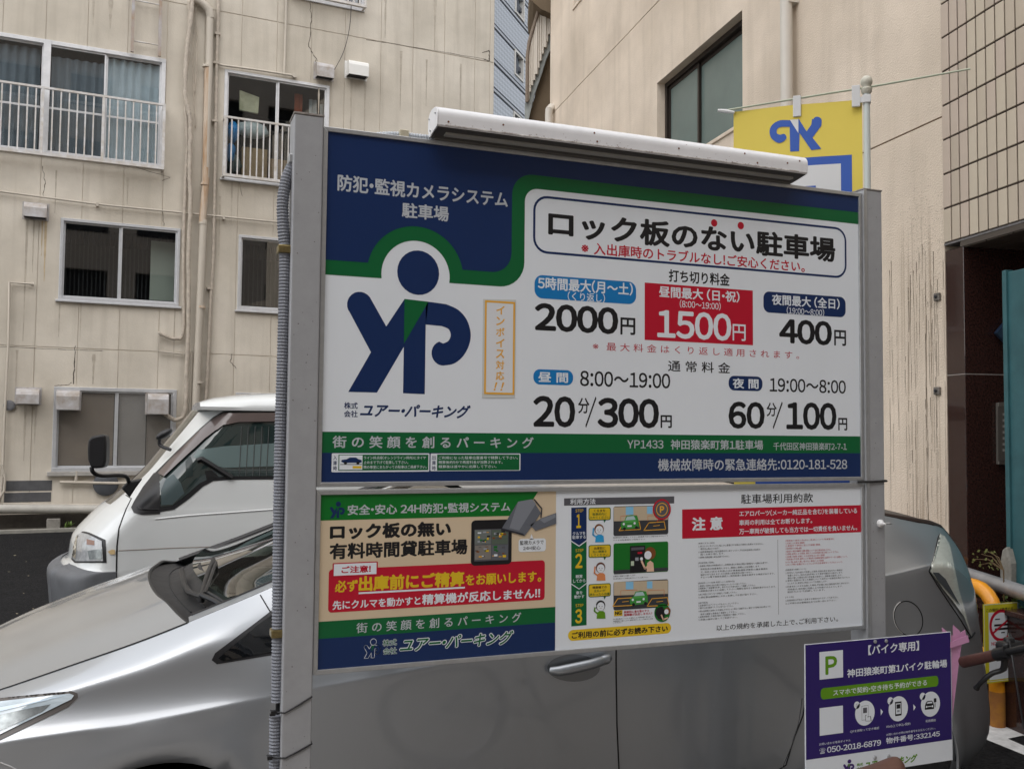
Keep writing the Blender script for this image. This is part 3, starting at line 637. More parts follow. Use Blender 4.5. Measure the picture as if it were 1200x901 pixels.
b = MB(); r = random.Random(31)
for k in range(70):
    t = r.random(); x = hx0+.02+(hx1-hx0-.05)*t; z = SZ1+.023+abs(r.gauss(0, .004)) + (.0 if r.random() < .8 else r.uniform(0, .03)); s = r.uniform(.0005, .0014); y = BY-.0766
    b.add([(x-s*2, y, z), (x, y, z-s*.6), (x+s*2.2, y, z), (x, y, z+s*.7)], [(0, 1, 2, 3)])
b.build('rust_specks', mat('rust', (.16, .06, .03), rough=.8), lamp, kind='stuff')
b = MB()
for k in range(90):      # chips and scuffs on the posts
    side = r.random() < .55; x = r.uniform(XL+.006, SX0-.008) if side else r.uniform(SX1+.018, XR-.006); z = r.uniform(.75, SZ1); s = r.uniform(.0006, .0018)
    b.add([(x-s, BY-.01235, z-s*.5), (x+s, BY-.01235, z-s*.8), (x+s*.8, BY-.01235, z+s*.7), (x-s*.6, BY-.01235, z+s)], [(0, 1, 2, 3)])
b.build('paint_chips', mat('post_chip', (.12, .10, .09), rough=.8), sign, kind='stuff')
# ------------------------------------------------------------------ setting: ground
def stuct(o): o['kind'] = 'structure'; return o
m_asph = mat('asphalt', (.010, .010, .011), rough=.95, spec=.12, noise=.5, nscale=3, bump=.9, bscale=95)
def asphalt_nodes(m):
    t = m.node_tree; b = t.nodes['Principled BSDF']; tc = t.nodes['Texture Coordinate']
    v = t.nodes.new('ShaderNodeTexVoronoi'); v.inputs['Scale'].default_value = 52; t.links.new(tc.outputs['Object'], v.inputs['Vector'])
    r = t.nodes.new('ShaderNodeValToRGB'); e = r.color_ramp.elements; e[0].position = .0; e[0].color = (.004, .004, .005, 1); e[1].position = 1; e[1].color = (.026, .026, .027, 1)
    t.links.new(v.outputs['Color'], r.inputs[0])
    old = b.inputs['Base Color'].links[0].from_socket
    mx = t.nodes.new('ShaderNodeMixRGB'); mx.inputs[0].default_value = .6; t.links.new(old, mx.inputs[1]); t.links.new(r.outputs[0], mx.inputs[2]); t.links.new(mx.outputs[0], b.inputs['Base Color'])
    bp = b.inputs['Normal'].links[0].from_node; t.links.new(v.outputs['Distance'], bp.inputs['Height']); bp.inputs['Strength'].default_value = .8; bp.invert = True
asphalt_nodes(m_asph)
stuct(MB().add([(-120, -120, 0), (120, -120, 0), (120, 160, 0), (-120, 160, 0)], [(0, 1, 2, 3)]).build('ground', m_asph))

stuct(MB().box((-60, -11.6, -.05), (60, 2.2, .02)).build('pavement', mat('pavement_concrete', (.27, .245, .22), rough=.9, noise=.2, nscale=2, bump=.3, bscale=30), bevel=.01))

class Face:
    """a facade: origin p0 (x, y), azimuth of its long direction; local x along it, local y into the building"""
    def __init__(s, p0, ang, name, label, cat='building'):
        s.p0 = Vector((p0[0], p0[1], 0)); s.a = ang; s.root = thing(name, label, cat, s.p0, ang)
        s.dx = Vector((math.cos(ang), math.sin(ang), 0)); s.dy = Vector((-math.sin(ang), math.cos(ang), 0))
    def uv(s, px, py, off=0):
        p = hitp(px, py, s.p0+s.dy*off, s.dy)-s.p0; return (p.dot(s.dx), p.z)
    def u(s, px, py, off=0): return s.uv(px, py, off)[0]
    def z(s, px, py, off=0): return s.uv(px, py, off)[1]
    def rect(s, q, off=0):     # TL TR BR BL px -> x0 x1 z0 z1
        c = [s.uv(*p, off) for p in q]
        return ((c[0][0]+c[3][0])/2, (c[1][0]+c[2][0])/2, (c[2][1]+c[3][1])/2, (c[0][1]+c[1][1])/2)
def cut(rect, holes):     # rectangle minus rectangles -> list of rectangles
    out = [rect]
    for h in holes:
        nx = []
        for r in out:
            x0, x1, z0, z1 = r; a0, a1, b0, b1 = h
            if a1 <= x0 or a0 >= x1 or b1 <= z0 or b0 >= z1: nx.append(r); continue
            if a0 > x0: nx.append((x0, a0, z0, z1)); x0 = a0
            if a1 < x1: nx.append((a1, x1, z0, z1)); x1 = a1
            if b0 > z0: nx.append((x0, x1, z0, b0))
            if b1 < z1: nx.append((x0, x1, b1, z1))
        out = [r for r in nx if r[1]-r[0] > .004 and r[3]-r[2] > .004]
    return out
def wallmesh(rect, holes, y0, y1, name, m, root, bevel=0):
    b = MB()
    for r in cut(rect, holes): b.box((r[0], y0, r[2]), (r[1], y1, r[3]))
    return b.build(name, m, root, bevel=bevel)

# ------------------------------------------------------------------ LEFT: beige panelled apartment block
FA = math.radians(3.7)
g0 = atZ(50, 608, .15)
L = Face((g0.x-.0, g0.y), FA, 'apartment_block', 'beige concrete panel apartment block with balcony windows and wall pipes behind the van')
def stainwall(name, col, dirt, k=1.0):
    m = mat(name, col, rough=.85, noise=.16, nscale=1.2, bump=.25, bscale=40)
    t = m.node_tree; b = t.nodes['Principled BSDF']; tc = t.nodes['Texture Coordinate']
    geo = t.nodes.new('ShaderNodeNewGeometry')
    mp = t.nodes.new('ShaderNodeMapping'); mp.inputs['Scale'].default_value = (5.2, 5.2, .34); t.links.new(geo.outputs['Position'], mp.inputs[0])
    n = t.nodes.new('ShaderNodeTexNoise'); n.inputs['Scale'].default_value = 1.4; n.inputs['Detail'].default_value = 7; t.links.new(mp.outputs[0], n.inputs[0])
    r = t.nodes.new('ShaderNodeValToRGB'); r.color_ramp.elements[0].position = .50; r.color_ramp.elements[0].color = (0, 0, 0, 1); r.color_ramp.elements[1].position = .78; r.color_ramp.elements[1].color = (k*.75, k*.75, k*.75, 1)
    t.links.new(n.outputs['Fac'], r.inputs[0]); old = b.inputs['Base Color'].links[0].from_socket
    mx = t.nodes.new('ShaderNodeMixRGB'); t.links.new(r.outputs[0], mx.inputs[0]); t.links.new(old, mx.inputs[1]); mx.inputs[2].default_value = tuple(dirt)+(1,)
    nb = t.nodes.new('ShaderNodeTexNoise'); nb.inputs['Scale'].default_value = .55; nb.inputs['Detail'].default_value = 5; t.links.new(geo.outputs['Position'], nb.inputs[0])
    r2 = t.nodes.new('ShaderNodeValToRGB'); r2.color_ramp.elements[0].position = .38; r2.color_ramp.elements[0].color = (.80, .79, .77, 1); r2.color_ramp.elements[1].position = .65; r2.color_ramp.elements[1].color = (1, 1, 1, 1)
    t.links.new(nb.outputs['Fac'], r2.inputs[0]); mu = t.nodes.new('ShaderNodeMixRGB'); mu.blend_type = 'MULTIPLY'; mu.inputs[0].default_value = 1
    t.links.new(mx.outputs[0], mu.inputs[1]); t.links.new(r2.outputs[0], mu.inputs[2]); t.links.new(mu.outputs[0], b.inputs['Base Color'])
    return m
m_beige = stainwall('beige_wall', (.655, .60, .515), (.39, .345, .285), .55)
m_joint = mat('joint', (.60, .54, .45), rough=.9)
wins = {'balc': L.rect([(-60, 31), (194.8, 67.5), (191, 198), (-60, 171)]),
        'mid': L.rect([(72, 254.6), (212, 269), (208.9, 359.7), (67.4, 351)]),
        'right': L.rect([(264, 85), (386, 98), (384, 222), (259.5, 211)]),
        'rmid': L.rect([(280, 275), (420, 288), (420, 370), (277.5, 365)]),
        'low': L.rect([(63.5, 453.3), (206.8, 456.3), (205, 552), (60, 552)]),
        'rlow': L.rect([(275, 459.5), (470, 465), (470, 552), (275, 552)]),
        'top': L.rect([(345, -60), (428, -50), (427, 12), (340, 1)])}
# panel grid: 0.6 m wide planks, storey high
ju = [L.u(x, 430) for x in (90, 138, 185)]; pw = (ju[2]-ju[0])/2
jr = [L.u(x, 50) for x in (446.5, 484, 521, 556.6)]; pw2 = (jr[3]-jr[0])/3
uEnd = L.u(579, 70)
zrow = [L.z(100, 408.5), L.z(446, 49)]
zl_ = [-.05, .0+L.z(50, 608+0)-.12]
zj = sorted([zrow[0], zrow[1], 2*zrow[1]-zrow[0], 3*zrow[1]-2*zrow[0], -.1])
xs = [ju[0]+pw*i for i in range(-14, 5)]
x = xs[-1]
while x+pw < jr[0]-.3: x += pw; xs.append(x)
xs += [jr[0]+pw2*i for i in range(0, 4)]+[L.u(574, 70), uEnd]
xs = sorted(set(round(v, 3) for v in xs)); zj = [-.1]+[z for z in zj if z > .3]
zj = [zj[0]]+[zj[1]]+zj[2:]
W = list(wins.values())
MB().box((xs[0]-.05, .03, -.1), (uEnd-.02, .06, .0)).v
wallmesh((xs[0], uEnd-.01, -.1, zj[-1]), W, .012, .17, 'wall', m_joint, L.root)
cnt = 0
for i in range(len(xs)-1):
    for j in range(len(zj)-1):
        r = (xs[i]+.005, xs[i+1]-.005, zj[j]+.006, zj[j+1]-.006)
        cs = cut(r, W)
        if not cs: continue
        for c in cs: MB().box((c[0], 0, c[2]), (c[1], .0119, c[3])).build('wall_panel', m_beige, L.root, bevel=.004 if len(cs) == 1 else 0, seg=1)
MB().box((xs[0], .17, -.1), (uEnd-.01, 12, zj[-1])).v
MB().box((uEnd-.02, .005, -.1), (uEnd, 9, zj[-1]), None).build('side_wall', m_beige, L.root)
m_frame = mat('sash_silver', (.62, .63, .65), rough=.35, metal=.5, noise=.12, nscale=9)
m_frame_w = mat('sash_white', (.66, .66, .67), rough=.4, noise=.18, nscale=5)
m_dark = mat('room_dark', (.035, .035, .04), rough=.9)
g_clear = glass('window_glass', (.90, .93, .93)); g_dark = glass('window_glass_dim', (.45, .5, .5))
m_curt = mat('curtain_grey', (.20, .22, .25), rough=.9, noise=.12, nscale=4)
m_curt2 = mat('curtain_white', (.50, .55, .60), rough=.9, noise=.12, nscale=4)
def window(F, r, parts, m, y=.0, t=.045, label=None, interior=True, mid=None, gl=None):
    x0, x1, z0, z1 = r
    b = MB()
    b.box((x0, y-.02, z1-t), (x1, y+.07, z1)); b.box((x0, y-.035, z0), (x1, y+.07, z0+t*1.1)); b.box((x0, y-.02, z0+t*1.1), (x0+t, y+.07, z1-t)); b.box((x1-t, y-.02, z0+t*1.1), (x1, y+.07, z1-t))
    f = b.build('window_frame', m, F.root, bevel=.004, seg=1)
    xs_ = [x0+t]+[x0+(x1-x0)*p for p in parts]+[x1-t]
    for i in range(len(xs_)-1):
        a, c = xs_[i], xs_[i+1]; yy = y+(.012 if i % 2 else .036); s = .028
        b = MB(); b.box((a, yy, z0+t*1.1), (a+s, yy+.022, z1-t)); b.box((c-s, yy, z0+t*1.1), (c, yy+.022, z1-t)); b.box((a+s, yy, z1-t-s), (c-s, yy+.022, z1-t)); b.box((a+s, yy, z0+t*1.1), (c-s, yy+.022, z0+t*1.1+s))
        if mid: zm = z0+(z1-z0)*mid; b.box((a+s, yy, zm-.018), (c-s, yy+.022, zm+.018))
        b.build('sash', m, f, bevel=.002, seg=1)
        MB().box((a+s, yy+.009, z0+t*1.1+s), (c-s, yy+.013, z1-t-s)).build('pane', gl or g_clear, f)
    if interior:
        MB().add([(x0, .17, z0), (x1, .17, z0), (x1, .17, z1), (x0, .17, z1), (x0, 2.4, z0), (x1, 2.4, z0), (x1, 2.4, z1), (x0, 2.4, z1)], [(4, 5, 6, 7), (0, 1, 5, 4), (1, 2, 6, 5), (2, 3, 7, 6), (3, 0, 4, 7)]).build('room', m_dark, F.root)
    return f
def curtain(F, x0, x1, z0, z1, y, m, amp=.035, per=.16, seed=1):
    r = random.Random(seed); n = int((x1-x0)/.025)+2; vs = []; fs = []; ph = 0; rows = 6
    yy = []
    for i in range(n): ph += r.uniform(.5, 1.5)*.025/per*2*PI; yy.append(math.sin(ph)*amp*r.uniform(.7, 1))
    for j in range(rows):
        for i in range(n): vs.append((x0+(x1-x0)*i/(n-1)+.004*math.sin(j*1.3+i), y+yy[i]*(.5+.5*(rows-j)/rows), z1-(z1-z0)*j/(rows-1)))
    for j in range(rows-1):
        for i in range(n-1): fs.append((j*n+i, j*n+i+1, (j+1)*n+i+1, (j+1)*n+i))
    return MB().add(vs, fs).build('curtain', m, F.root, smooth='all')
def railing(F, x0, x1, z0, z1, n, m, posts=(), y=-.22, label=None):
    b = MB(); b.box((x0-.02, y-.02, z1-.035), (x1+.02, y+.02, z1)); b.box((x0-.02, y-.03, z0), (x1+.02, y+.03, z0+.05))
    for x in (x0, x1)+tuple(posts): b.box((x-.022, y-.018, z0+.05), (x+.022, y+.018, z1-.035))
    for x in (x0, x1): b.box((x-.02, y+.02, z1-.034), (x+.02, -.001, z1-.004)); b.box((x-.02, y+.03, z0+.01), (x+.02, -.001, z0+.045))
    rl = b.build('balcony_rail', m, F.root, label=label)
    for i in range(1, n):
        x = x0+(x1-x0)*i/n
        if min([abs(x-p) for p in posts]+[9]) < .03: continue
        MB().box((x-.011, y-.011, z0+.05), (x+.011, y+.011, z1-.036)).build('baluster', m, rl)
    return rl
m_rail = mat('rail_white', (.62, .62, .63), rough=.4, noise=.2, nscale=7, noise2=(.45, .40, .34))
# storey 3 left
w = wins['balc']; fr = [(L.u(x, 100)-w[0])/(w[1]-w[0]) for x in (50, 124)]
window(L, w, fr, m_frame_w, t=.07, mid=.42)
curtain(L, w[0]+.1, L.u(46, 100), w[2]+.05, w[3]-.12, .16, m_curt, seed=2); curtain(L, L.u(59, 100), L.u(122, 100), w[2]+.05, w[3]-.2, .17, m_curt, seed=3); curtain(L, L.u(126, 100), w[1]-.08, w[2]+.05, w[3]-.1, .12, m_curt2, seed=4)
MB().box((L.u(52, 100)-.03, -.03, w[2]), (L.u(57, 100)+.02, .0, w[3])).build('mullion', m_frame_w, L.root, bevel=.004)
rx1 = L.u(192, 150, -.22); rz1 = L.z(190, 122, -.22); rz0 = L.z(190, 199, -.22)
railing(L, L.u(-60, 100, -.22), rx1, rz0, rz1, 26, m_rail, posts=(L.u(50, 120, -.22), L.u(121, 140, -.22)), label='white balcony rail in front of the curtained windows')
# storey 3 right, storeroom behind glass
w = wins['right']
window(L, w, [(L.u(325, 140)-w[0])/(w[1]-w[0])], m_frame_w, t=.055)
railing(L, L.u(264, 150, -.2), L.u(388, 150, -.2), L.z(300, 211, -.2), L.z(300, 141, -.2), 17, m_rail, posts=(L.u(323, 180, -.2),), y=-.2, label='white balcony rail in front of the storeroom window')
MB().box((L.u(283, 180, .35), .3, w[2]), (L.u(313, 180, .35), .7, w[2]+.72)).build('cardboard_box', mat('cardboard', (.36, .24, .13), rough=.85, noise=.2, nscale=5), L.root, bevel=.01)
MB().box((L.u(316, 180, .35), .25, w[2]), (L.u(345, 180, .35), .6, w[2]+.55)).build('cardboard_box', mat('cardboard2', (.28, .18, .10), rough=.85, noise=.2, nscale=5), L.root, bevel=.01)
def rag(x0, x1, z0, z1, y, m, nm, seed):
    r = random.Random(seed); b = MB(); c = ((x0+x1)/2, y, (z0+z1)/2); prof = []
    vs = []; fs = []; n = 12; k = 7
    for i in range(k+1):
        th = PI*i/k
        for j in range(n):
            a = 2*PI*j/n; q = 1+r.uniform(-.22, .22)
            vs.append((c[0]+(x1-x0)/2*math.sin(th)*math.cos(a)*q, c[1]+.12*math.sin(th)*math.sin(a)*q, c[2]+(z1-z0)/2*math.cos(th)*(1+r.uniform(-.05, .05))))
    for i in range(k):
        for j in range(n): fs.append((i*n+j, i*n+(j+1) % n, (i+1)*n+(j+1) % n, (i+1)*n+j))
    return b.add(vs, fs).build(nm, m, L.root, smooth='all')
rag(L.u(266, 150, .2), L.u(280, 150, .2), L.z(273, 168, .2), L.z(273, 142, .2), .22, mat('bag_blue', (.01, .22, .55), rough=.4), 'blue_bag', 1)
rag(L.u(265, 180, .2), L.u(276, 180, .2), L.z(273, 190, .2), L.z(273, 168, .2), .22, MATS['bag_blue'], 'blue_bag', 2)
rag(L.u(276, 150, .3), L.u(316, 150, .3), L.z(295, 162, .3), L.z(295, 142, .3), .34, mat('bag_clear', (.45, .48, .48), rough=.4), 'white_bag', 3)
rag(L.u(264, 180, .3), L.u(284, 180, .3), L.z(273, 203, .3), L.z(273, 180, .3), .34, mat('bag_dark', (.12, .15, .15), rough=.5), 'dark_bag', 4)
MB().prism([(L.u(281, 115, .25), .26, L.z(290, 130, .25)), (L.u(303, 118, .25), .26, L.z(290, 131, .25)), (L.u(304, 110, .25), .26, L.z(290, 112, .25)), (L.u(281, 112, .25), .26, L.z(290, 107, .25))], (0, .06, 0)).build('tote_bag', mat('tote', (.62, .58, .40), rough=.8, noise=.3, nscale=8), L.root)
for k, (a, c_) in enumerate(((345, (.30, .07, .03)), (362, (.34, .35, .36)), (375, (.40, .41, .42)))):
    curtain(L, L.u(a, 130, .3), L.u(a+9, 130, .3), L.z(360, 158, .3), L.z(360, 112+4*k, .3), .3, mat('cloth%d' % k, c_, rough=.9), amp=.03, per=.1, seed=9+k)
# storey 2
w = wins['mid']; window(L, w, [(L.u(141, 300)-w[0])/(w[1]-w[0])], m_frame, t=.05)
MB().box((L.u(176, 320, .5), .45, L.z(180, 352, .5)), (L.u(207, 320, .5), .55, L.z(180, 283, .5))).build('cupboard', mat('cupboard_green', (.40, .42, .36), rough=.5), L.root)
w = wins['rmid']; window(L, w, [.5], m_frame, t=.05)
for nm in ('mid', 'rmid'):
    w = wins[nm]; b = MB()
    for k in range(26): xx = w[0]+.08+(w[1]-w[0]-.16)*k/25; b.box((xx, .9, w[2]), (xx+.02, .92, w[3]))
    b.build('slats_inside', mat('slat_dark', (.055, .055, .058), rough=.7), L.root, kind='stuff')
# storey 1
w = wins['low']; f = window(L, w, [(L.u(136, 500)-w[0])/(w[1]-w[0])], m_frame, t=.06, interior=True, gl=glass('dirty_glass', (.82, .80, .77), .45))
MB().box((w[0]+.09, .075, w[2]+.1), (L.u(133, 500), .085, w[3]-.1)).build('board_inside', mat('grey_board', (.36, .33, .30), rough=.7, noise=.25, nscale=2), L.root)
MB().box((L.u(139, 500), .06, w[2]+.1), (L.u(171, 500), .07, w[3]-.09)).build('board_inside', mat('blue_board', (.44, .47, .51), rough=.6, noise=.12, nscale=3), L.root)
MB().box((L.u(172, 500), .09, w[2]+.1), (w[1]-.08, .1, w[3]-.09)).build('board_inside', mat('grey_board2', (.38, .38, .38), rough=.6, noise=.12, nscale=3), L.root)
MB().box((w[0]-.06, -.09, w[2]-.07), (w[1]+.08, .0, w[2]-.001)).build('sill', mat('sill_metal', (.42, .40, .37), rough=.6, noise=.3, nscale=5), L.root, bevel=.005)
w = wins['rlow']; window(L, w, [.5], m_frame, t=.06)
w = wins['top']; window(L, w, [.5], m_frame_w, t=.06); railing(L, L.u(345, 10, -.2), L.u(428, 10, -.2), w[2], w[2]+1.0, 12, m_rail, y=-.2)
for nm in ('mid', 'rmid', 'right'):
    w = wins[nm]; MB().box((w[0]-.04, -.06, w[2]-.035), (w[1]+.04, -.001, w[2]-.002)).build('sill', m_frame, L.root, bevel=.004)
# vent hoods
m_hood = mat('hood_metal', (.48, .48, .50), rough=.5, metal=.2, noise=.35, nscale=5, noise2=(.30, .25, .20))
def hoodvent(x0, x1, yt, yb, off=-.16, m=m_hood, r=None):
    a0, a1 = L.u(x0, (yt+yb)/2, off), L.u(x1, (yt+yb)/2, off); z1 = L.z(x0, yt, off); z0 = L.z(x0, yb, off); h = z1-z0; D = abs(off)*1.5
    prof = [(-.002, z0+.02), (-.002, z1)]+[(-D+.12-.12*math.sin(t)-(0), z1-.10+.10*math.cos(t)) for t in [math.radians(q) for q in (0, 30, 60, 90)]]+[(-D, z0)]
    n = len(prof); b = MB(); b.add([(x, y, z) for x in (a0, a1) for y, z in prof], [(i, i+1, n+i+1, n+i) for i in range(n-1)]+[tuple(range(n)), tuple(range(2*n-1, n-1, -1))])
    o = b.build('vent_hood', m, L.root)
    MB().box((a0+.02, -D+.03, z0+.015), (a1-.02, -.02, z0+.025)).build('vent_mouth', m_dark, o)
    b = MB()
    b.box((a0-.03, -.008, z0-.01), (a1+.03, -.001, z1+.03)); b.build('back_plate', m, o)
hoodvent(28, 55, 236, 254); hoodvent(19, 46, 455, 473); hoodvent(66, 93, 457, 480, off=-.2); hoodvent(173, 197, 461, 485, off=-.2); hoodvent(371, 391, 72, 90, off=-.12); hoodvent(408, 431, 70, 88, off=-.16, m=mat('hood_white', (.7, .69, .66), rough=.3))
# pipes
m_pvc = mat('pvc_beige', (.50, .45, .38), rough=.6, noise=.2, nscale=1.5, stretch=(1, 1, .3)); m_wrap = mat('pipe_wrap', (.48, .42, .35), rough=.75, noise=.3, nscale=12); m_rust = mat('rusty_pipe', (.46, .40, .33), rough=.8, noise=.75, nscale=5, noise2=(.36, .22, .12), stretch=(2, 2, .3))
def lp(px, py, off=-.09): u, z = L.uv(px, py, off); return (u, off, z)
def pipe(pts, r, m=m_pvc, off=-.09, nm='pipe', n=10, smooth=True): return MB().tube([lp(a, b, off) for a, b in pts], r, n).build(nm, m, L.root, smooth=smooth)
pipe([(246, 12), (245, 78), (243.5, 120), (241, 215)], .062, off=-.1, nm='drain_pipe'); pipe([(226, -2), (234, 2), (239, 6), (245, 12), (246.5, 22)], [.07, .075, .07, .075, .066], off=-.1, nm='pipe_elbow')
pipe([(243.8, 78), (241, 215)], .0625, m=m_rust, off=-.1, nm='rusty_length'); pipe([(241, 215), (237, 262), (237, 262)], .0615, m=m_rust, off=-.1, nm='rusty_length'); pipe([(238.5, 258), (229.5, 470), (226, 600)], .066, off=-.1, nm='drain_pipe')
for px, py in ((242, 78), (240, 216), (238, 262), (235.7, 360), (233, 448)): u, _, z = lp(px, py, -.1); MB().lathe([(.074, -.02), (.074, .02)], (u, -.1, z), 'z', 14).build('pipe_collar', m_rust if py in (216, 360) else m_pvc, L.root, smooth=True)
pipe([(256, -5), (255, 38), (254, 70), (252, 200), (250, 300), (247, 350), (243, 440), (240, 480)], .030, off=-.05, nm='pipe', m=m_wrap)
for py in (40, 74, 142, 338): u, _, z = lp(256-(py*.03), py, -.05); MB().box((u-.05, -.085, z-.02), (u+.05, -.001, z+.02)).build('pipe_clip', m_wrap, L.root)
# lagged refrigerant lines, slightly wavy
def lag(pts, r, off, seed=1):
    P = catmull([lp(a, b, off) for a, b in pts], 14); rr = random.Random(seed)
    return MB().tube([(p[0]+rr.uniform(-.005, .005), p[1], p[2]) for p in P], [r*(1+.13*(i % 2)+rr.uniform(-.05, .08)) for i in range(len(P))], 10).build('lagged_pipe', m_wrap, L.root, smooth='all')
lag([(226, -5), (224, 20), (219, 60), (217, 110), (221, 130), (223, 150), (222, 200), (223, 240), (221, 300), (221, 380), (219, 430), (217, 480), (207, 492), (196, 487), (190, 483)], .034, -.12, 1)
lag([(222, 0), (221, 60), (217, 100), (219, 170), (217, 220), (215, 300), (215, 385), (206, 397), (190, 392), (187, 390)], .028, -.07, 2)
pipe([(187, 392), (186, 412), (218, 415)], .018, off=-.06); pipe([(225, 411), (222, 500), (220, 600)], .02, off=-.06)
for seed, (pa, pb, pc) in enumerate((((228, 0), (231, 60), (228, 110)), ((231, 0), (226, 70), (229, 150)))): lag([pa, pb, pc], .008, -.05, seed+5)
# long horizontal pipes
pipe([(-40, 219.5), (0, 224.5), (114, 239.5), (220, 250), (330, 261), (345, 262.5)], .017, off=-.07)
for a, b_ in ((114, 239.5), (262, 255)): u, _, z = lp(a, b_, -.07); MB().box((u-.02, -.1, z-.035), (u+.02, -.001, z+.025)).build('pipe_clip', m_pvc, L.root)
pipe([(247, 73), (262, 77), (300, 82), (345, 89)], .020, off=-.06); u, _, z = lp(345, 89, -.06); MB().lathe([(.045, -.05), (.045, .03)], (u, -.05, z), 'y', 12).build('pipe_end_cap', m_pvc, L.root, smooth=True)
pipe([(336, -10), (334.5, 40), (333, 86)], .022, off=-.05)
pipe([(-20, 590), (60, 591), (180, 592), (330, 594)], .018, off=-.06); pipe([(70, 565), (130, 566), (330, 568)], .026, off=-.07); pipe([(90, 552), (89, 564)], .024, off=-.07)
pipe([(38, 333), (11, 331), (10, 400), (6, 480), (3, 560), (0, 590)], .020, off=-.06); u, _, z = lp(38, 333, -.06); MB().lathe([(.03, -.02), (.03, .02)], (u, -.06, z), 'x', 10).build('pipe_end_cap', m_pvc, L.root)
pipe([(-10, 542), (2, 545), (6, 560), (5, 575), (-4, 588)], .02, off=-.1)
u, _, z = lp(11, 475, -.04); MB().lathe([(.085, -.002), (.085, -.02), (.05, -.03)], (u, -.02, z), 'y', 18).build('vent_disc', mat('grey_disc', (.16, .16, .17), rough=.6), L.root)
u, _, z = lp(124, 567, -.04); MB().lathe([(.20, -.002), (.20, -.03), (.17, -.05)], (u, -.03, z), 'y', 28).build('vent_disc', mat('dark_disc', (.07, .075, .085), rough=.55, noise=.3, nscale=6), L.root, smooth=True)
# thick base pipe and plinth
pb0 = L.z(50, 602, -.2); u0, u1 = xs[0], L.u(330, 590)
pipe([(-60, 596), (60, 596.5), (140, 597), (260, 598)], .075, off=-.2, nm='base_pipe', m=mat('base_pipe_grey', (.44, .42, .38), rough=.6, noise=.25, nscale=3))
for px in (63, 190): u, _, z = lp(px, 604, -.2); MB().box((u-.1, -.3, .0), (u+.1, -.12, .17)).build('pipe_block', mat('block_concrete', (.25, .235, .21), rough=.9, noise=.4, nscale=8), L.root, bevel=.01)
for (xa, xb, ya, yb) in ((7, 61, 563, 575), (5, 60, 577, 588)):
    a0, a1 = L.u(xa, ya), L.u(xb, ya); MB().box((a0, -.006, L.z(30, yb)), (a1, .0, L.z(30, ya))).build('patch_panel', mat('patch_grey', (.09, .09, .095), rough=.75, noise=.3, nscale=5), L.root)
# wall ladder frame at the top
u0, u1 = L.u(156, 20, -.1), L.u(188, 20, -.1); zb = L.z(160, 62, -.1); lad = MB().box((u0-.025, -.12, zb), (u0+.025, -.07, 14)).box((u1-.025, -.12, zb), (u1+.025, -.07, 14)).build('ladder_rail', mat('rail_grey_weathered', (.36, .36, .38), rough=.6, noise=.4, nscale=3, noise2=(.30, .2, .12)), L.root)
for k in range(6): MB().tube([(u0, -.095, zb+.2+.72*k), (u1, -.095, zb+.2+.72*k)], .012, 8).build('rung', m_rail, lad)
# hanging wire and cracks
MB().tube(catmull([lp(412, -5, -.05), lp(410, 30, -.05), (lp(403, 60, -.05)), lp(392, 82, -.05)], 8), .006, 6).build('cable', m_dark, L.root)
m_crack = mat('crack', (.10, .085, .07), rough=.95)
def crack(pts, wd=.006, jit=.03, seed=1):
    r = random.Random(seed); P = []
    for (a, b), (c, d) in zip(pts, pts[1:]):
        for k in range(7): t = k/7; P.append((a+(c-a)*t+r.uniform(-1, 1)*jit*25, b+(d-b)*t+r.uniform(-1, 1)*jit*12))
    P.append(pts[-1]); q = [L.uv(*p) for p in P]; b = MB()
    for (x0, z0), (x1, z1) in zip(q, q[1:]):
        d = Vector((x1-x0, z1-z0)); 
        if d.length < 1e-5: continue
        d.normalize(); nn = Vector((-d.y, d.x))*wd*r.uniform(.4, 1)
        b.add([(x0+nn.x, -.0015, z0+nn.y), (x1+nn.x, -.0015, z1+nn.y), (x1-nn.x, -.0015, z1-nn.y), (x0-nn.x, -.0015, z0-nn.y)], [(0, 1, 2, 3)])
    return b.build('crack', m_crack, L.root, kind='stuff')
crack([(88, 405), (87, 430), (86, 450)], .010, seed=2); crack([(64, 452), (80, 451), (84, 448)], .006, seed=3); crack([(272, 415), (270, 424), (277, 432)], .007, seed=4); crack([(363, 3), (365, 25), (362, 55), (372, 72)], .010, seed=5)
crack([(370, 70), (368, 92)], .01, seed=6); crack([(160, 197), (200, 208), (190, 212)], .006, seed=7); crack([(0, 406), (60, 409), (120, 411)], .005, .02, seed=8); crack([(50, 195), (53, 215), (50, 232)], .006, seed=9); crack([(190, 245), (192, 265)], .006, seed=10); crack([(565, 62), (573, 60), (574, 72), (567, 70)], .012, seed=11); crack([(429, 47), (470, 53), (570, 70)], .006, .02, seed=12); crack([(277, 200), (284, 230)], .004, seed=13)
# thin wire down to the sign
a = L.uv(165, 120, -.05); pA = L.p0+L.dx*a[0]+L.dy*-.05+Vector((0, 0, a[1]))
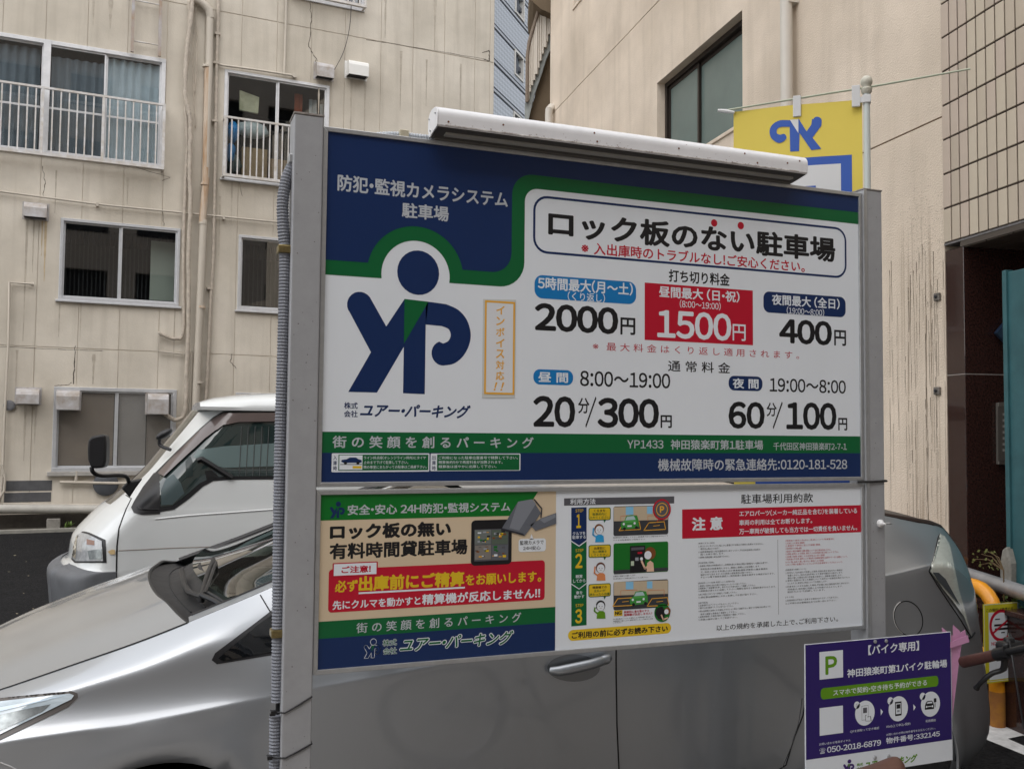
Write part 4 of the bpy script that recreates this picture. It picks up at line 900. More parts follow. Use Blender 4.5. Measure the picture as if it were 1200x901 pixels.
# street-side kerb strip below the wall
kb = MB().box((xs[0]-5, -.62, -.05), (uEnd+2, -.001, .02)); kb2 = MB().box((xs[0]-5, -.74, -.05), (uEnd+2, -.63, .055))
MB().box((xs[0], -.018, -.05), (uEnd, -.002, .235)).build('plinth', mat('plinth_dark', (.055, .047, .038), rough=.95, noise=.5, nscale=4), L.root)
def setroot(o): o.location = L.p0; o.rotation_euler = (0, 0, FA); o['kind'] = 'structure'; return o
setroot(kb.build('gutter_strip', mat('dirt', (.06, .05, .035), rough=.95, noise=.6, nscale=9, bump=.6, bscale=30))); setroot(kb2.build('kerb', mat('kerb_concrete', (.26, .25, .22), rough=.9, noise=.3, nscale=6), bevel=.01))
def weed(x, y, z, n, s, seed, nm='weed', label='small green weed growing at the foot of the apartment block', f=None):
    r = random.Random(seed); b = MB()
    for i in range(n):
        a = r.uniform(0, 2*PI); l = s*r.uniform(.5, 1); e = r.uniform(.4, 1.3); w_ = l*.18
        d = Vector((math.cos(a)*math.cos(e), math.sin(a)*math.cos(e), math.sin(e))); sd_ = Vector((-math.sin(a), math.cos(a), 0))*w_
        p = Vector((x, y, z))+Vector((r.uniform(-.3, .3)*s, r.uniform(-.3, .3)*s, 0))
        b.add([p, p+d*l*.5+sd_, p+d*l+Vector((0, 0, -.1*l)), p+d*l*.5-sd_], [(0, 1, 2, 3)])
    return b.build(nm, mat('leaf_green', (.10, .16, .03), rough=.6, noise=.4, nscale=20), None)
p = L.p0+L.dx*L.u(79, 603)+L.dy*-.4; tag(weed(p.x, p.y, .02, 14, .16, 3), 'small green weed at the foot of the beige apartment wall', 'plant')

b = MB(); r = random.Random(21)
for k in range(120):
    x = r.uniform(-9, 0); y = r.uniform(5, 14); s = r.uniform(.008, .02); a = r.uniform(0, 3)
    b.add([(x+s*math.cos(a+q), y+s*math.sin(a+q)*.7, .004+.003*(i == 1)) for i, q in enumerate((0, 1.6, 3.1, 4.6))], [(0, 1, 2, 3)])
b.build('litter_specks', mat('speck_pale', (.35, .31, .22), rough=.8), None, kind='stuff')

def drip(px, y0, y1, wd, m, seed=0):
    r = random.Random(seed); u, z0 = L.uv(px, y0); _, z1 = L.uv(px, y1); n = 9; b = MB(); vs = []
    for i in range(n+1):
        t = i/n; w_ = wd*(1-.75*t)*r.uniform(.6, 1.15); vs += [(u-w_/2+r.uniform(-.004, .004), -.0016, z0+(z1-z0)*t), (u+w_/2, -.0016, z0+(z1-z0)*t)]
    return b.add(vs, [(2*i, 2*i+1, 2*i+3, 2*i+2) for i in range(n)]).build('drip_stain', m, L.root)
m_dr = mat('drip_rust', (.52, .41, .27), rough=.9, noise=.25, nscale=9); m_dg = mat('drip_grey', (.45, .40, .33), rough=.9, noise=.25, nscale=9)
for k, (px, y0, y1, wd, m) in enumerate(((54, 256, 330, .05, m_dr), (50, 256, 300, .03, m_dr), (32, 256, 400, .04, m_dg), (40, 257, 320, .03, m_dg), (30, 475, 540, .05, m_dg), (42, 475, 520, .05, m_dg), (66, 200, 250, .03, m_dg), (150, 208, 240, .05, m_dg), (374, 92, 150, .04, m_dg), (388, 92, 140, .05, m_dg), (412, 90, 170, .05, m_dg), (428, 90, 200, .05, m_dg),
    (95, 356, 400, .03, m_dg), (205, 362, 420, .03, m_dg), (70, 356, 395, .03, m_dg), (272, 214, 260, .03, m_dg), (258, 230, 300, .05, m_dg), (130, 0, 34, .08, m_dg), (110, 0, 30, .05, m_dg), (470, 60, 130, .06, m_dg), (500, 70, 125, .04, m_dg), (540, 75, 130, .05, m_dg), (452, 0, 45, .05, m_dg), (510, 0, 60, .07, m_dg), (20, 410, 455, .05, m_dg), (110, 415, 450, .06, m_dg))):
    drip(px, y0, y1, wd, m, k)
# ------------------------------------------------------------------ RIGHT: cream stucco building with tiled corner
pt = CAM+ray(1110, 511)*6.3
RA = math.radians(-95.8)
Rf = Face((pt.x, pt.y), RA, 'stucco_building', 'cream stucco building on the right with one dark framed window and black rain streaks')
def m_stucco():
    m = stainwall('stucco_cream', (.81, .695, .575), (.36, .29, .21), .35)
    t = m.node_tree; b = t.nodes['Principled BSDF']; bp = b.inputs['Normal'].links[0].from_node
    for n in t.nodes:
        if n.type == 'TEX_NOISE' and n.outputs['Fac'].links and n.outputs['Fac'].links[0].to_node == bp: n.inputs['Scale'].default_value = 85; n.inputs['Detail'].default_value = 2
    bp.inputs['Strength'].default_value = .32; bp.inputs['Distance'].default_value = .02
    return m
m_st = m_stucco()
STAIN = (Rf.u(1036, 300), Rf.u(1108, 300), Rf.z(1080, 215), Rf.z(1080, 330))
def add_stain(m):
    t = m.node_tree; b = t.nodes['Principled BSDF']; tc = t.nodes['Texture Coordinate']; N = t.nodes.new; K = t.links.new
    sp = N('ShaderNodeSeparateXYZ'); K(tc.outputs['Object'], sp.inputs[0])
    def mr(src, a, b_, lo, hi):
        n = N('ShaderNodeMapRange'); n.interpolation_type = 'SMOOTHSTEP'; n.inputs['From Min'].default_value = a; n.inputs['From Max'].default_value = b_; n.inputs['To Min'].default_value = lo; n.inputs['To Max'].default_value = hi; K(src, n.inputs[0]); return n.outputs[0]
    u0, u1, zt, zb = STAIN; um_ = (u0+u1)/2
    left = mr(sp.outputs[0], u0, um_, 0, 1); right = mr(sp.outputs[0], um_+.1, u1+.25, 1, 0); top = mr(sp.outputs[2], zb, zt, 1, 0)
    def mul(a, c):
        n = N('ShaderNodeMath'); n.operation = 'MULTIPLY'; K(a, n.inputs[0]); K(c, n.inputs[1]); return n.outputs[0]
    mp = N('ShaderNodeMapping'); mp.inputs['Scale'].default_value = (38, 1, .55); K(tc.outputs['Object'], mp.inputs[0])
    n1 = N('ShaderNodeTexNoise'); n1.inputs['Scale'].default_value = 1.0; n1.inputs['Detail'].default_value = 6; K(mp.outputs[0], n1.inputs[0])
    fine = mr(n1.outputs['Fac'], .46, .70, 0, 1)
    mp2 = N('ShaderNodeMapping'); mp2.inputs['Scale'].default_value = (7, 1, .8); K(tc.outputs['Object'], mp2.inputs[0])
    n2 = N('ShaderNodeTexNoise'); n2.inputs['Scale'].default_value = 1.0; n2.inputs['Detail'].default_value = 5; K(mp2.outputs[0], n2.inputs[0])
    broad = mr(n2.outputs['Fac'], .35, .75, .15, 1)
    ad = N('ShaderNodeMath'); ad.operation = 'MAXIMUM'; h = N('ShaderNodeMath'); h.operation = 'MULTIPLY'; h.inputs[1].default_value = .35; K(broad, h.inputs[0]); K(fine, ad.inputs[0]); K(h.outputs[0], ad.inputs[1])
    f = mul(mul(mul(left, right), top), ad.outputs[0]); g = N('ShaderNodeMath'); g.operation = 'MULTIPLY'; g.inputs[1].default_value = .75; K(f, g.inputs[0])
    old = b.inputs['Base Color'].links[0].from_socket; mx = N('ShaderNodeMixRGB'); K(g.outputs[0], mx.inputs[0]); K(old, mx.inputs[1]); mx.inputs[2].default_value = (.30, .235, .17, 1); K(mx.outputs[0], b.inputs['Base Color'])
add_stain(m_st)
ub = Rf.u(645, 60); zjA = Rf.z(726, 50); zjB = Rf.z(1060, 157); um = Rf.u(893, 100)
hole = (Rf.u(770, 110), Rf.u(870, 80), (Rf.z(870, 146)+Rf.z(825, 169))/2, (Rf.z(870, 13)+Rf.z(770, 97))/2)
hole2 = (Rf.u(672, 5), Rf.u(765, -80), Rf.z(672, 10), Rf.z(672, 10)+1.6)
TOPZ = 11.0
def wp(r, hs=[]): return wallmesh(r, hs, 0, .22, 'wall', m_st, Rf.root, bevel=0)
jg = .006
wp((ub, um, -.1, zjA-jg), [hole]); wp((ub, um, zjA+jg, TOPZ), [hole, hole2]); wp((um, 0.0, -.1, zjB-jg)); wp((um, 0.0, zjB+jg, TOPZ))
MB().box((ub+.02, .012, -.1), (-.01, .2, TOPZ-.1), None)
j = MB()
for r in cut((ub+.01, -.005, zjA-.05, zjA+.05), [hole]) + [(um, -.01, zjB-.05, zjB+.05)]: j.box((r[0], .010, r[2]), (r[1], .1, r[3]))
j.build('joint', mat('joint_brown', (.20, .13, .08), rough=.9), Rf.root)
MB().box((ub, .22, -.1), (ub+.2, 7, TOPZ)).build('end_wall', m_st, Rf.root)
MB().box((ub, .22, TOPZ-.2), (0, 7, TOPZ)).build('roof', m_st, Rf.root)
m_brz = mat('bronze_frame', (.045, .035, .03), rough=.4, metal=.4)
def rwin(h, depth=.13):
    x0, x1, z0, z1 = h; b = MB(); t = .05
    for bx in ((x0, x0+t, z0, z1), (x1-t, x1, z0, z1), (x0+t, x1-t, z1-t, z1), (x0+t, x1-t, z0, z0+t)): b.box((bx[0], depth-.03, bx[2]), (bx[1], depth+.05, bx[3]))
    f = b.build('window_frame', m_brz, Rf.root)
    xm_ = Rf.u(818, 110, depth) if h is hole else (x0+x1)/2
    m = mat('frosted_pane', (.155, .20, .185), rough=.22, spec=.6, noise=.12, nscale=2)
    for a, c, yy in ((x0+t, xm_+.025, depth+.0), (xm_-.025, x1-t, depth+.025)):
        s = MB()
        for bx in ((a, a+.04, z0+t, z1-t), (c-.04, c, z0+t, z1-t), (a+.04, c-.04, z1-t-.04, z1-t), (a+.04, c-.04, z0+t, z0+t+.04)): s.box((bx[0], yy, bx[2]), (bx[1], yy+.022, bx[3]))
        s.build('sash', m_brz, f); MB().box((a+.04, yy+.008, z0+t+.04), (c-.04, yy+.014, z1-t-.04)).build('pane', m, f)
    b = MB(); b.box((x0-.0, -.02, z0-.04), (x1, .16, z0-.001)); b.build('sill', m_st, Rf.root, bevel=.006)
rwin(hole); rwin(hole2)
def rp(px, py, off): u, z = Rf.uv(px, py, off); return (u, off, z)
u_, _, _ = rp(921.5, 60, -.09); MB().tube([(u_, -.09, -.05), (u_, -.09, TOPZ)], .052, 16).build('drain_pipe', mat('pvc_cream', (.60, .56, .50), rough=.45, noise=.08, nscale=4), Rf.root, smooth=True)
for z in (.9, 3.2, 5.4, 7.4): MB().box((u_-.06, -.1, z), (u_+.06, -.001, z+.03)).build('pipe_clip', MATS['pvc_cream'], Rf.root)
# little goose-neck pipe at the far end
P = [rp(643, 150, -.10), rp(643, 134, -.10), rp(643.5, 129, -.10), rp(646, 126, -.04), rp(650, 126, .02)]
MB().tube([(P[0][0], P[0][1], 0.0)]+P, .06, 12).build('vent_pipe', MATS['pvc_cream'], Rf.root, smooth=True)
# rain streaks: dirt with its own shape
b = MB(); r = random.Random(5)
for k in range(24):
    x = r.uniform(1042, 1106) if k > 10 else r.uniform(1060, 1100); y0 = r.uniform(262, 330)+abs(x-1080)*.9+(0 if r.random() < .6 else r.uniform(0, 160)); y1 = y0+r.uniform(60, 330)
    u0, z0 = Rf.uv(x, y0); _, z1 = Rf.uv(x, y1); z = z0; wd = r.uniform(.003, .007); u = u0
    while z > z1:
        l = r.uniform(.03, .12); du = r.uniform(-.004, .004); w2 = wd*r.uniform(.3, 1.1)
        if r.random() < .82: b.add([(u-wd/2, -.0012, z), (u+wd/2, -.0012, z), (u+du+w2/2, -.0012, z-l), (u+du-w2/2, -.0012, z-l)], [(0, 1, 2, 3)])
        z -= l; u += du; wd = max(.002, min(.008, w2+r.uniform(-.001, .002)))
b.build('rain_streaks', mat('streak', (.13, .105, .075), rough=.95, noise=.5, nscale=30), Rf.root, kind='stuff')
b = MB()
for k in range(520):
    x = r.gauss(1080, 15); y = r.gauss(275, 32)
    if not (1036 < x < 1107): continue
    u0, z0 = Rf.uv(x, y); s = r.uniform(.0015, .0045)
    b.add([(u0-s, -.0014, z0-s*.6), (u0+s, -.0014, z0-s*.8), (u0+s*.6, -.0014, z0+s), (u0-s*.7, -.0014, z0+s*.6)], [(0, 1, 2, 3)])
b.build('mould_specks', mat('speck', (.42, .36, .29), rough=.95), Rf.root, kind='stuff')
for px, py in ((1099, 348), (1099, 458)):
    u, _, z = rp(px, py, -.005); o = MB().box((u-.028, -.02, z-.026), (u+.028, -.001, z+.026)).build('anchor_plate', mat('anchor', (.22, .20, .18), rough=.6, metal=.5, noise=.5, nscale=30), Rf.root, bevel=.004)
    MB().lathe([(.011, -.02), (.011, -.032)], (u, 0, z), 'y', 6).build('bolt', m_dark, o)

# tiled projection over a dark granite entrance
TA = math.radians(-99.8)
T = Face((pt.x, pt.y), TA, 'tiled_building', 'beige vertical tiled building front above a dark red granite entrance')
us = [T.u(x, 30) for x in (1109.8, 1119.8, 1129.8, 1140.2, 1150.2, 1162.3, 1174, 1187)]; tp = (us[-1]-us[0])/7
zs = [T.z(1110.5, y) for y in (42, 82, 123, 164, 204, 243, 285)]; tz = (zs[0]-zs[-1])/6; zb = zs[-1]
ntc, ntr = 16, 12
U1 = tp*ntc
MB().box((.002, .0, zb), (U1, .22, zb+tz*ntr)).build('tile_backing', mat('tile_grout', (.07, .05, .04), rough=.9), T.root)
mts = [mat('tile_%d' % i, c, rough=.28, noise=.10, nscale=6, coat=.25) for i, c in enumerate([(.50, .425, .335), (.54, .465, .365), (.475, .40, .32), (.515, .425, .35)])]
base = []
for m in mts:
    o = MB().box((.006, -.012, .006), (tp-.006, -.0005, tz-.006)).build('tile', m, T.root, bevel=.004, seg=2); base.append(o)
used_ = set(); r = random.Random(11); col_m = [r.randrange(4) for _ in range(ntc)]
for i in range(ntc):
    for jn in range(ntr):
        k = col_m[i] if r.random() < .6 else r.randrange(4)
        if k not in used_: o = base[k]; used_.add(k)
        else: o = base[k].copy(); COL.objects.link(o)
        o.location = (tp*i, 0, zb+tz*jn)
MB().box((U1+.002, .0, zb), (U1+7, .3, zb+tz*ntr)).build('upper_wall', mat('tile_far', (.50, .425, .335), rough=.5, noise=.1, nscale=4), T.root)
MB().box((.25, .31, zb+.02), (U1+7, 6, zb+tz*ntr-.02)).build('upper_storey', m_dark, T.root)
# grimy rims near the lower edge of the tiles
MB().box((-.0, -.003, zb-.012), (U1, .25, zb)).build('drip_edge', mat('lead', (.20, .19, .19), rough=.6, noise=.4, nscale=20), T.root)
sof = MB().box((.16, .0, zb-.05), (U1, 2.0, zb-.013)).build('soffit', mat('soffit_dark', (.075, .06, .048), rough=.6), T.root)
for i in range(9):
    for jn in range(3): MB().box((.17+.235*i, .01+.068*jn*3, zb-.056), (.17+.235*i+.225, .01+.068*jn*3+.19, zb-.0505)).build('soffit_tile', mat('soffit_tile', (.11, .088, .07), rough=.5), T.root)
m_gran = mat('granite_red', (.042, .017, .013), rough=.12, spec=.5, noise=.8, nscale=75, noise2=(.012, .008, .008), coat=.3)
up_ = T.u(1130, 400); zgj = T.z(1120, 439)
for (a, c) in ((-.1, zgj-.003), (zgj+.003, zb-.05-.001)): MB().box((.004, .002, a), (up_, 1.9, c)).build('granite_slab', m_gran, T.root, bevel=.003, seg=1)
MB().box((.006, .004, zgj-.003), (up_-.002, 1.89, zgj+.003)).build('joint', mat('pale_joint', (.30, .27, .25), rough=.9), T.root)
MB().box((up_+.0, 1.9, -.1), (U1+3, 2.1, zb)).build('entrance_wall', m_gran, T.root)
MB().box((up_, .0, -.02), (U1+3, 1.9, .12)).build('entrance_step', m_gran, T.root)
uT = T.u(1180, 500, -.10); zt1 = T.z(1180, 319, -.10); zt0 = T.z(1181, 684, -.10)
m_teal = mat('teal_paint', (.035, .115, .13), rough=.45, noise=.3, nscale=5)
teal = thing('teal_screen', 'weathered teal painted steel screen standing in front of the granite entrance', 'screen', tuple(T.p0+T.dx*(uT+.5)+T.dy*(-.06)))
def tw(u, y, z): return T.p0+T.dx*u+T.dy*y+Vector((0, 0, z))
def tbox(b, u0, u1, y0, y1, z0, z1):
    c = [tw(u, y, z) for z in (z0, z1) for (u, y) in ((u0, y0), (u1, y0), (u1, y1), (u0, y1))]
    return b.add(c, [(0, 3, 2, 1), (4, 5, 6, 7), (0, 1, 5, 4), (1, 2, 6, 5), (2, 3, 7, 6), (3, 0, 4, 7)])
tbox(MB(), uT, uT+1.4, -.10, -.07, zt0, zt1).build('sheet', m_teal, teal, bevel=.006)
tbox(MB(), uT-.004, uT+.03, -.115, -.06, zt0-.0, zt1+.012).build('edge_frame', m_teal, teal, bevel=.004)
for k in range(5): tbox(MB(), uT+.16+.26*k, uT+.175+.26*k, -.112, -.1005, zt0+.02, zt1-.03).build('rib', m_teal, teal)
tbox(MB(), uT+.02, uT+.07, -.09, -.05, 0.1, zt0-.001).build('foot', m_teal, teal)
MB().box((T.p0.x, 0, 0), (T.p0.x, 0, 0)).v
# intercom plate + diamond plate on the granite end face
gf0 = tw(up_+.002, 0, 0); gdir = T.dy
def onG(px, py, out=0): return hitp(px, py, gf0+T.dx*out, T.dx)
def gprism(q, out0, out1, nm, m, root, bevel=0): return MB().prism([onG(a, b_, out0) for a, b_ in q], T.dx*(out1-out0)).build(nm, m, root, bevel=bevel)
ic = thing('intercom_plate', 'pale narrow intercom plate on the dark granite beside the teal screen', 'intercom', tuple(onG(1173, 508)))
gprism([(1166.5, 472), (1186, 470.5), (1186, 545), (1167, 544)], .002, .03, 'plate', mat('plate_steel', (.20, .185, .165), rough=.35, metal=.5), ic, .004)
gprism([(1169, 476), (1184, 475), (1184, 541), (1169.5, 540)], .031, .034, 'face', mat('plate_dark', (.10, .09, .08), rough=.4), ic)
for k in range(7): gprism([(1175, 484+7*k), (1182, 484+7*k), (1182, 487+7*k), (1175, 487+7*k)], .035, .037, 'button', mat('btn', (.3, .29, .27)), ic)
dm = thing('diamond_plate', 'dark blue diamond shaped plate on the granite, partly behind the teal screen', 'sign', tuple(onG(1180, 390)))
gprism([(1164, 390.5), (1180, 371), (1197, 390), (1180, 407)], .01, .05, 'plate', mat('diamond_navy', (.015, .03, .06), rough=.3), dm, .004)
gprism([(1167.5, 390.5), (1180, 375), (1193, 390), (1180, 403)], .051, .054, 'face', mat('diamond_blue', (.03, .055, .09), rough=.3), dm)
# planter wall, soil and weeds in front
po = -.27
zp = T.z(1150, 706, po)
planter = thing('planter', 'low dark granite planter with weeds under the pipe rail', 'planter', tuple(tw(.3, po, 0)))
for k in range(4): tbox(MB(), -1.6+.9*k+.003, -.7+.9*k-.003, po, po+.08, 0.0, zp-.031).build('granite_slab', m_gran, planter, bevel=.003, seg=1)
for k in range(4): tbox(MB(), -1.6+.9*k+.003, -.7+.9*k-.003, po-.02, po+.10, zp-.03, zp).build('coping', mat('granite_cope', (.055, .025, .02), rough=.25, noise=.6, nscale=70), planter, bevel=.004, seg=1)
tbox(MB(), -1.6, 2.0, po+.10, -.02, 0, zp-.05).build('soil', mat('soil', (.05, .035, .02), rough=.95, noise=.5, nscale=20, bump=.6, bscale=40), planter)
r = random.Random(8)
lb = MB()
for k in range(110):
    u = r.uniform(-.4, 1.0); y = r.uniform(po+.09, po+.24); s = r.uniform(.015, .05); a = r.uniform(0, 6.28); p = tw(u, y, zp-.05+r.uniform(.0, .07)); d = Vector((math.cos(a), math.sin(a), r.uniform(.1, 1.2))).normalized()*s; sd_ = Vector((-math.sin(a), math.cos(a), 0))*s*.45
    lb.add([p, p+d*.5+sd_, p+d, p+d*.5-sd_], [(0, 1, 2, 3)])
lb.build('weeds', mat('leaf_green', (.10, .16, .03), rough=.6, noise=.4, nscale=20), planter, kind='stuff')
# dry twig plant + pale bag by the teal screen
tw0 = tw(uT-.05, -.20, zp)
shrub = thing('dry_shrub', 'sparse dry shrub with a few yellow leaves between granite and teal screen', 'plant', tuple(tw0))
P0 = hitp(1176, 668, tw(0, -.2, 0), T.dy)
sb_ = MB(); r = random.Random(4)
for ex, ey in ((1142, 655), (1150, 649), (1158, 646), (1147, 662), (1165, 650)):
    e = hitp(ex, ey, tw(0, -.2, 0), T.dy); mid = P0.lerp(e, .5)+Vector((0, 0, .03)); sb_.tube([P0+Vector((0, 0, -.2)), P0, mid, e], [.005, .004, .003, .002], 5)
sb_.build('twigs', mat('twig', (.12, .08, .04), rough=.9), shrub)
lf = MB()
for k in range(34):
    e = hitp(r.uniform(1140, 1168), r.uniform(644, 666), tw(0, -.2+r.uniform(-.05, .05), 0), T.dy); a = r.uniform(0, 6.28); s = r.uniform(.012, .03); d = Vector((math.cos(a), .3*math.sin(a), r.uniform(-.6, .6)))*s; n_ = Vector((0, .3, 1))*s*.3
    lf.add([e, e+d*.5+n_, e+d, e+d*.5-n_], [(0, 1, 2, 3)])
lf.build('leaves', mat('leaf_olive', (.16, .17, .05), rough=.7), shrub, kind='stuff')
bq = [(1172, 684), (1171, 662), (1174, 644), (1179, 640), (1184, 660), (1184, 684)]
bg_ = MB(); pts = [hitp(a, b_, tw(0, -.14, 0), T.dy) for a, b_ in bq]; bg_.prism(pts, T.dy*.05); tag(bg_.build('plaster_lump', mat('plaster', (.27, .26, .23), rough=.85, noise=.35, nscale=14, bump=.5), None, bevel=.01), 'pale crumpled sack leaning on the left edge of the teal screen', 'sack')

# ------------------------------------------------------------------ galvanised rail, yellow guard, no smoking sign
m_galv = mat('galvanised', (.42, .43, .45), rough=.42, metal=.6, noise=.25, nscale=8)
def atd(px, py, z): return atZ(px, py, z)
gr = thing('pipe_rail', 'thick grey galvanised pipe rail in front of the planter', 'rail', tuple(atZ(1169, 850, 0)+Vector((.1, -.3, 0))))
ga, gb = atZ(1108, 664.5, .77), atZ(1204, 696, .77); gd = (gb-ga).normalized()
MB().tube([ga, gb+gd*1.2], .044, 20).build('pipe', m_galv, gr, smooth=True)
for k in (-.1, 2.0): q = gb+gd*(k if k > 0 else .35); MB().tube([Vector((q.x, q.y, 0)), Vector((q.x, q.y, .75))], .03, 12).build('leg', m_galv, gr, smooth=True)
MB().lathe([(.050, -.05), (.050, .05)], (0, 0, 0), 'z', 16).v
yb = atZ(1169, 851, 0)
m_yel = mat('guard_yellow', (.80, .32, .015), rough=.38, noise=.16, nscale=14, coat=.3)
yg = thing('yellow_guard', 'orange yellow bent steel pipe guard with a rusty foot behind the silver car', 'barrier', tuple(yb))
zt_ = .765; dirn = (T.dx*-1)
arcp = [yb+dirn*(.16-.16*math.cos(a))+Vector((0, 0, zt_-.16+.16*math.sin(a))) for a in [math.radians(q) for q in (0, 18, 36, 54, 72, 90)]]
MB().tube([yb+Vector((0, 0, .20))]+arcp+[yb+dirn*1.5+Vector((0, 0, zt_))]+[yb+dirn*(1.5+.16*math.sin(a))+Vector((0, 0, zt_-.16+.16*math.cos(a))) for a in [math.radians(q) for q in (30, 60, 90)]]+[yb+dirn*1.66+Vector((0, 0, 0))], .042, 18).build('pipe', m_yel, yg, smooth=True)
MB().tube([yb, yb+Vector((0, 0, .20))], .0425, 18).build('rusty_foot', mat('rust_foot', (.20, .075, .03), rough=.85, noise=.7, nscale=12, noise2=(.45, .2, .03)), yg, smooth=True)
MB().tube([yb+Vector((0, 0, .40)), yb+dirn*1.62+Vector((0, 0, .40))], .024, 12).build('cross_pipe', m_yel, yg, smooth=True)
b = MB(); r = random.Random(2)
for k in range(26):
    t = r.uniform(.1, 1.2); a = r.uniform(-1.2, .8); p = yb+dirn*t+Vector((0, 0, zt_)); n_ = (Vector((-1, 0, 0))*math.cos(a)+Vector((0, 0, 1))*math.sin(a)); p = p+n_*.0423; s = r.uniform(.002, .005)
    b.box((p.x-.0008, p.y-s, p.z-s), (p.x+.0008, p.y+s, p.z+s))
b.build('paint_chips', mat('chip', (.06, .04, .02), rough=.9), yg, kind='stuff')
ns = thing('no_smoking_sign', 'small yellow edged no smoking sign fixed to the yellow guard', 'sign', tuple(yb+Vector((0, -.06, .5))))
NY = yb.y-.055
c4 = [atY(*p, NY) for p in ((1152.5, 709), (1192, 704), (1163, 800), (1196, 797))]
nx0, nx1, nz0, nz1 = c4[0].x, c4[1].x, c4[2].z, (c4[0].z+c4[1].z)/2
npn = MB().box((nx0, NY, nz0), (nx1, NY+.004, nz1)).build('plate', ink('sign_yellow', (.62, .56, .03)), ns)
N = Sheet([(1152.5, 709), (1192, 704), (1160, 800), (1198, 797)], (nx0, nx1, nz0, nz1), NY, npn); N.view(1090, 690, 4.27)
N.rr([(269, 82), (434, 62), (470, 450), (300, 462)], white, 1, 0, outline=.003)
N.rr([(296, 122), (419, 108), (452, 440), (318, 455)], white, 1)
N.text('この場所は禁煙です。', (282, 100, 118, 424, 88, 106), black, 2, .01)
N.disc((361, 185), 60, red, 2, rin=48); N.disc((361, 185), 48, white, 1.5)
N.rr([(325, 178), (396, 176), (398, 186), (326, 189)], black, 2.5); N.rr([(330, 198), (402, 195), (402, 206), (330, 209)], black, 2.5); N.rr([(328, 152), (352, 150), (352, 156), (328, 158)], black, 2.5); N.rr([(362, 218), (380, 217), (380, 223), (362, 224)], black, 2.5)
N.poly([(400, 142), (407, 149), (325, 229), (318, 222)], red, 3)
N.text('NO SMOKING', (318, 268, 286, 432, 258, 276), red, 2, .03); N.text('禁煙', (350, 300, 345, 430, 292, 336), red, 2, .03)
MB().tube([Vector((yb.x-.045, NY+.006, .62)), Vector((yb.x+.045, NY+.006, .62))], .003, 6).build('wire', m_galv, ns)

# white line on the asphalt
wl = MB().add([tuple(atZ(a, b_, .004)) for a, b_ in ((1148, 848), (1166, 844), (1184, 846), (1215, 852), (1215, 858), (1181, 865), (1215, 880), (1215, 890), (1146, 862))], [tuple(range(9))]).build('white_marking', mat('road_white', (.62, .62, .62), rough=.8, noise=.35, nscale=12))
wl['kind'] = 'structure'

# ------------------------------------------------------------------ grey-blue building seen through the gap
pb_ = CAM+ray(579, 506)*26
Bf = Face((pb_.x, pb_.y), math.radians(48.5), 'metal_clad_building', 'tall pale blue grey metal clad building seen in the gap between the two blocks')
def m_clad():
    m = mat('cladding', (.45, .48, .52), rough=.45, metal=.15); t = m.node_tree; b = t.nodes['Principled BSDF']; tc = t.nodes['Texture Coordinate']
    mp = t.nodes.new('ShaderNodeMapping'); mp.inputs['Rotation'].default_value = (0, math.radians(45), 0); mp.inputs['Scale'].default_value = (1, .001, 1); t.links.new(tc.outputs['Object'], mp.inputs[0])
    ck = t.nodes.new('ShaderNodeTexChecker'); ck.inputs['Scale'].default_value = 11; ck.inputs[1].default_value = (.50, .53, .57, 1); ck.inputs[2].default_value = (.33, .355, .39, 1)
    t.links.new(mp.outputs[0], ck.inputs[0]); t.links.new(ck.outputs[0], b.inputs['Base Color']); return m
m_cl = m_clad()
bu0, bu1 = -4.0, 9.0
whs = []
for q in (((603.6, -12), (614, -4), (614, 26), (603.6, 16)), ((602.8, 59), (613, 67), (613, 96), (602.8, 89)), ((601.5, 131), (612, 139), (612, 168), (601.5, 160))): whs.append(Bf.rect([q[0], q[1], q[2], q[3]]))
zb_ = sorted([Bf.z(580, y) for y in (-42, -10, 31.6, 73, 106.5, 145, 185)])
zb_ = [0.0]+zb_+[zb_[-1]+2.2]
for a, c in zip(zb_, zb_[1:]): wallmesh((bu0, bu1, a+.10, c-.10), whs, 0, .1, 'cladding', m_cl, Bf.root)
MB().box((bu0, .11, 0), (bu1, .3, zb_[-1])).v
wallmesh((bu0, bu1, 0, zb_[-1]), whs, .101, .4, 'wall', mat('clad_groove', (.15, .17, .20), rough=.6), Bf.root)
for z in zb_[1:-1]: MB().box((bu0, -.012, z-.035), (bu1, .10, z+.035)).build('band', mat('clad_band', (.40, .42, .45), rough=.45, metal=.1), Bf.root)
for h in whs:
    x0, x1, z0, z1 = h; b = MB(); t = .06
    for bx in ((x0, x0+t, z0, z1), (x1-t, x1, z0, z1), (x0+t, x1-t, z1-t, z1), (x0+t, x1-t, z0, z0+t)): b.box((bx[0], -.03, bx[2]), (bx[1], .12, bx[3]))
    f = b.build('window', mat('frame_offwhite', (.60, .58, .54), rough=.5), Bf.root)
    MB().box(((x0+x1)/2-.07, .05, z0+t), ((x0+x1)/2+.07, .12, z1-t)).box((x0+t, .05, (z0+z1)/2-.09), ((x0+x1)/2-.07, .12, (z0+z1)/2+.05)).box(((x0+x1)/2+.07, .05, (z0+z1)/2-.09), (x1-t, .12, (z0+z1)/2+.05)).build('mullion', mat('mullion_dark', (.04, .045, .06), rough=.4), f)
    MB().box((x0+t, .121, z0+t), (x1-t, .13, z1-t)).build('pane', mat('pane_sky', (.35, .45, .55), rough=.08, metal=.6), f)

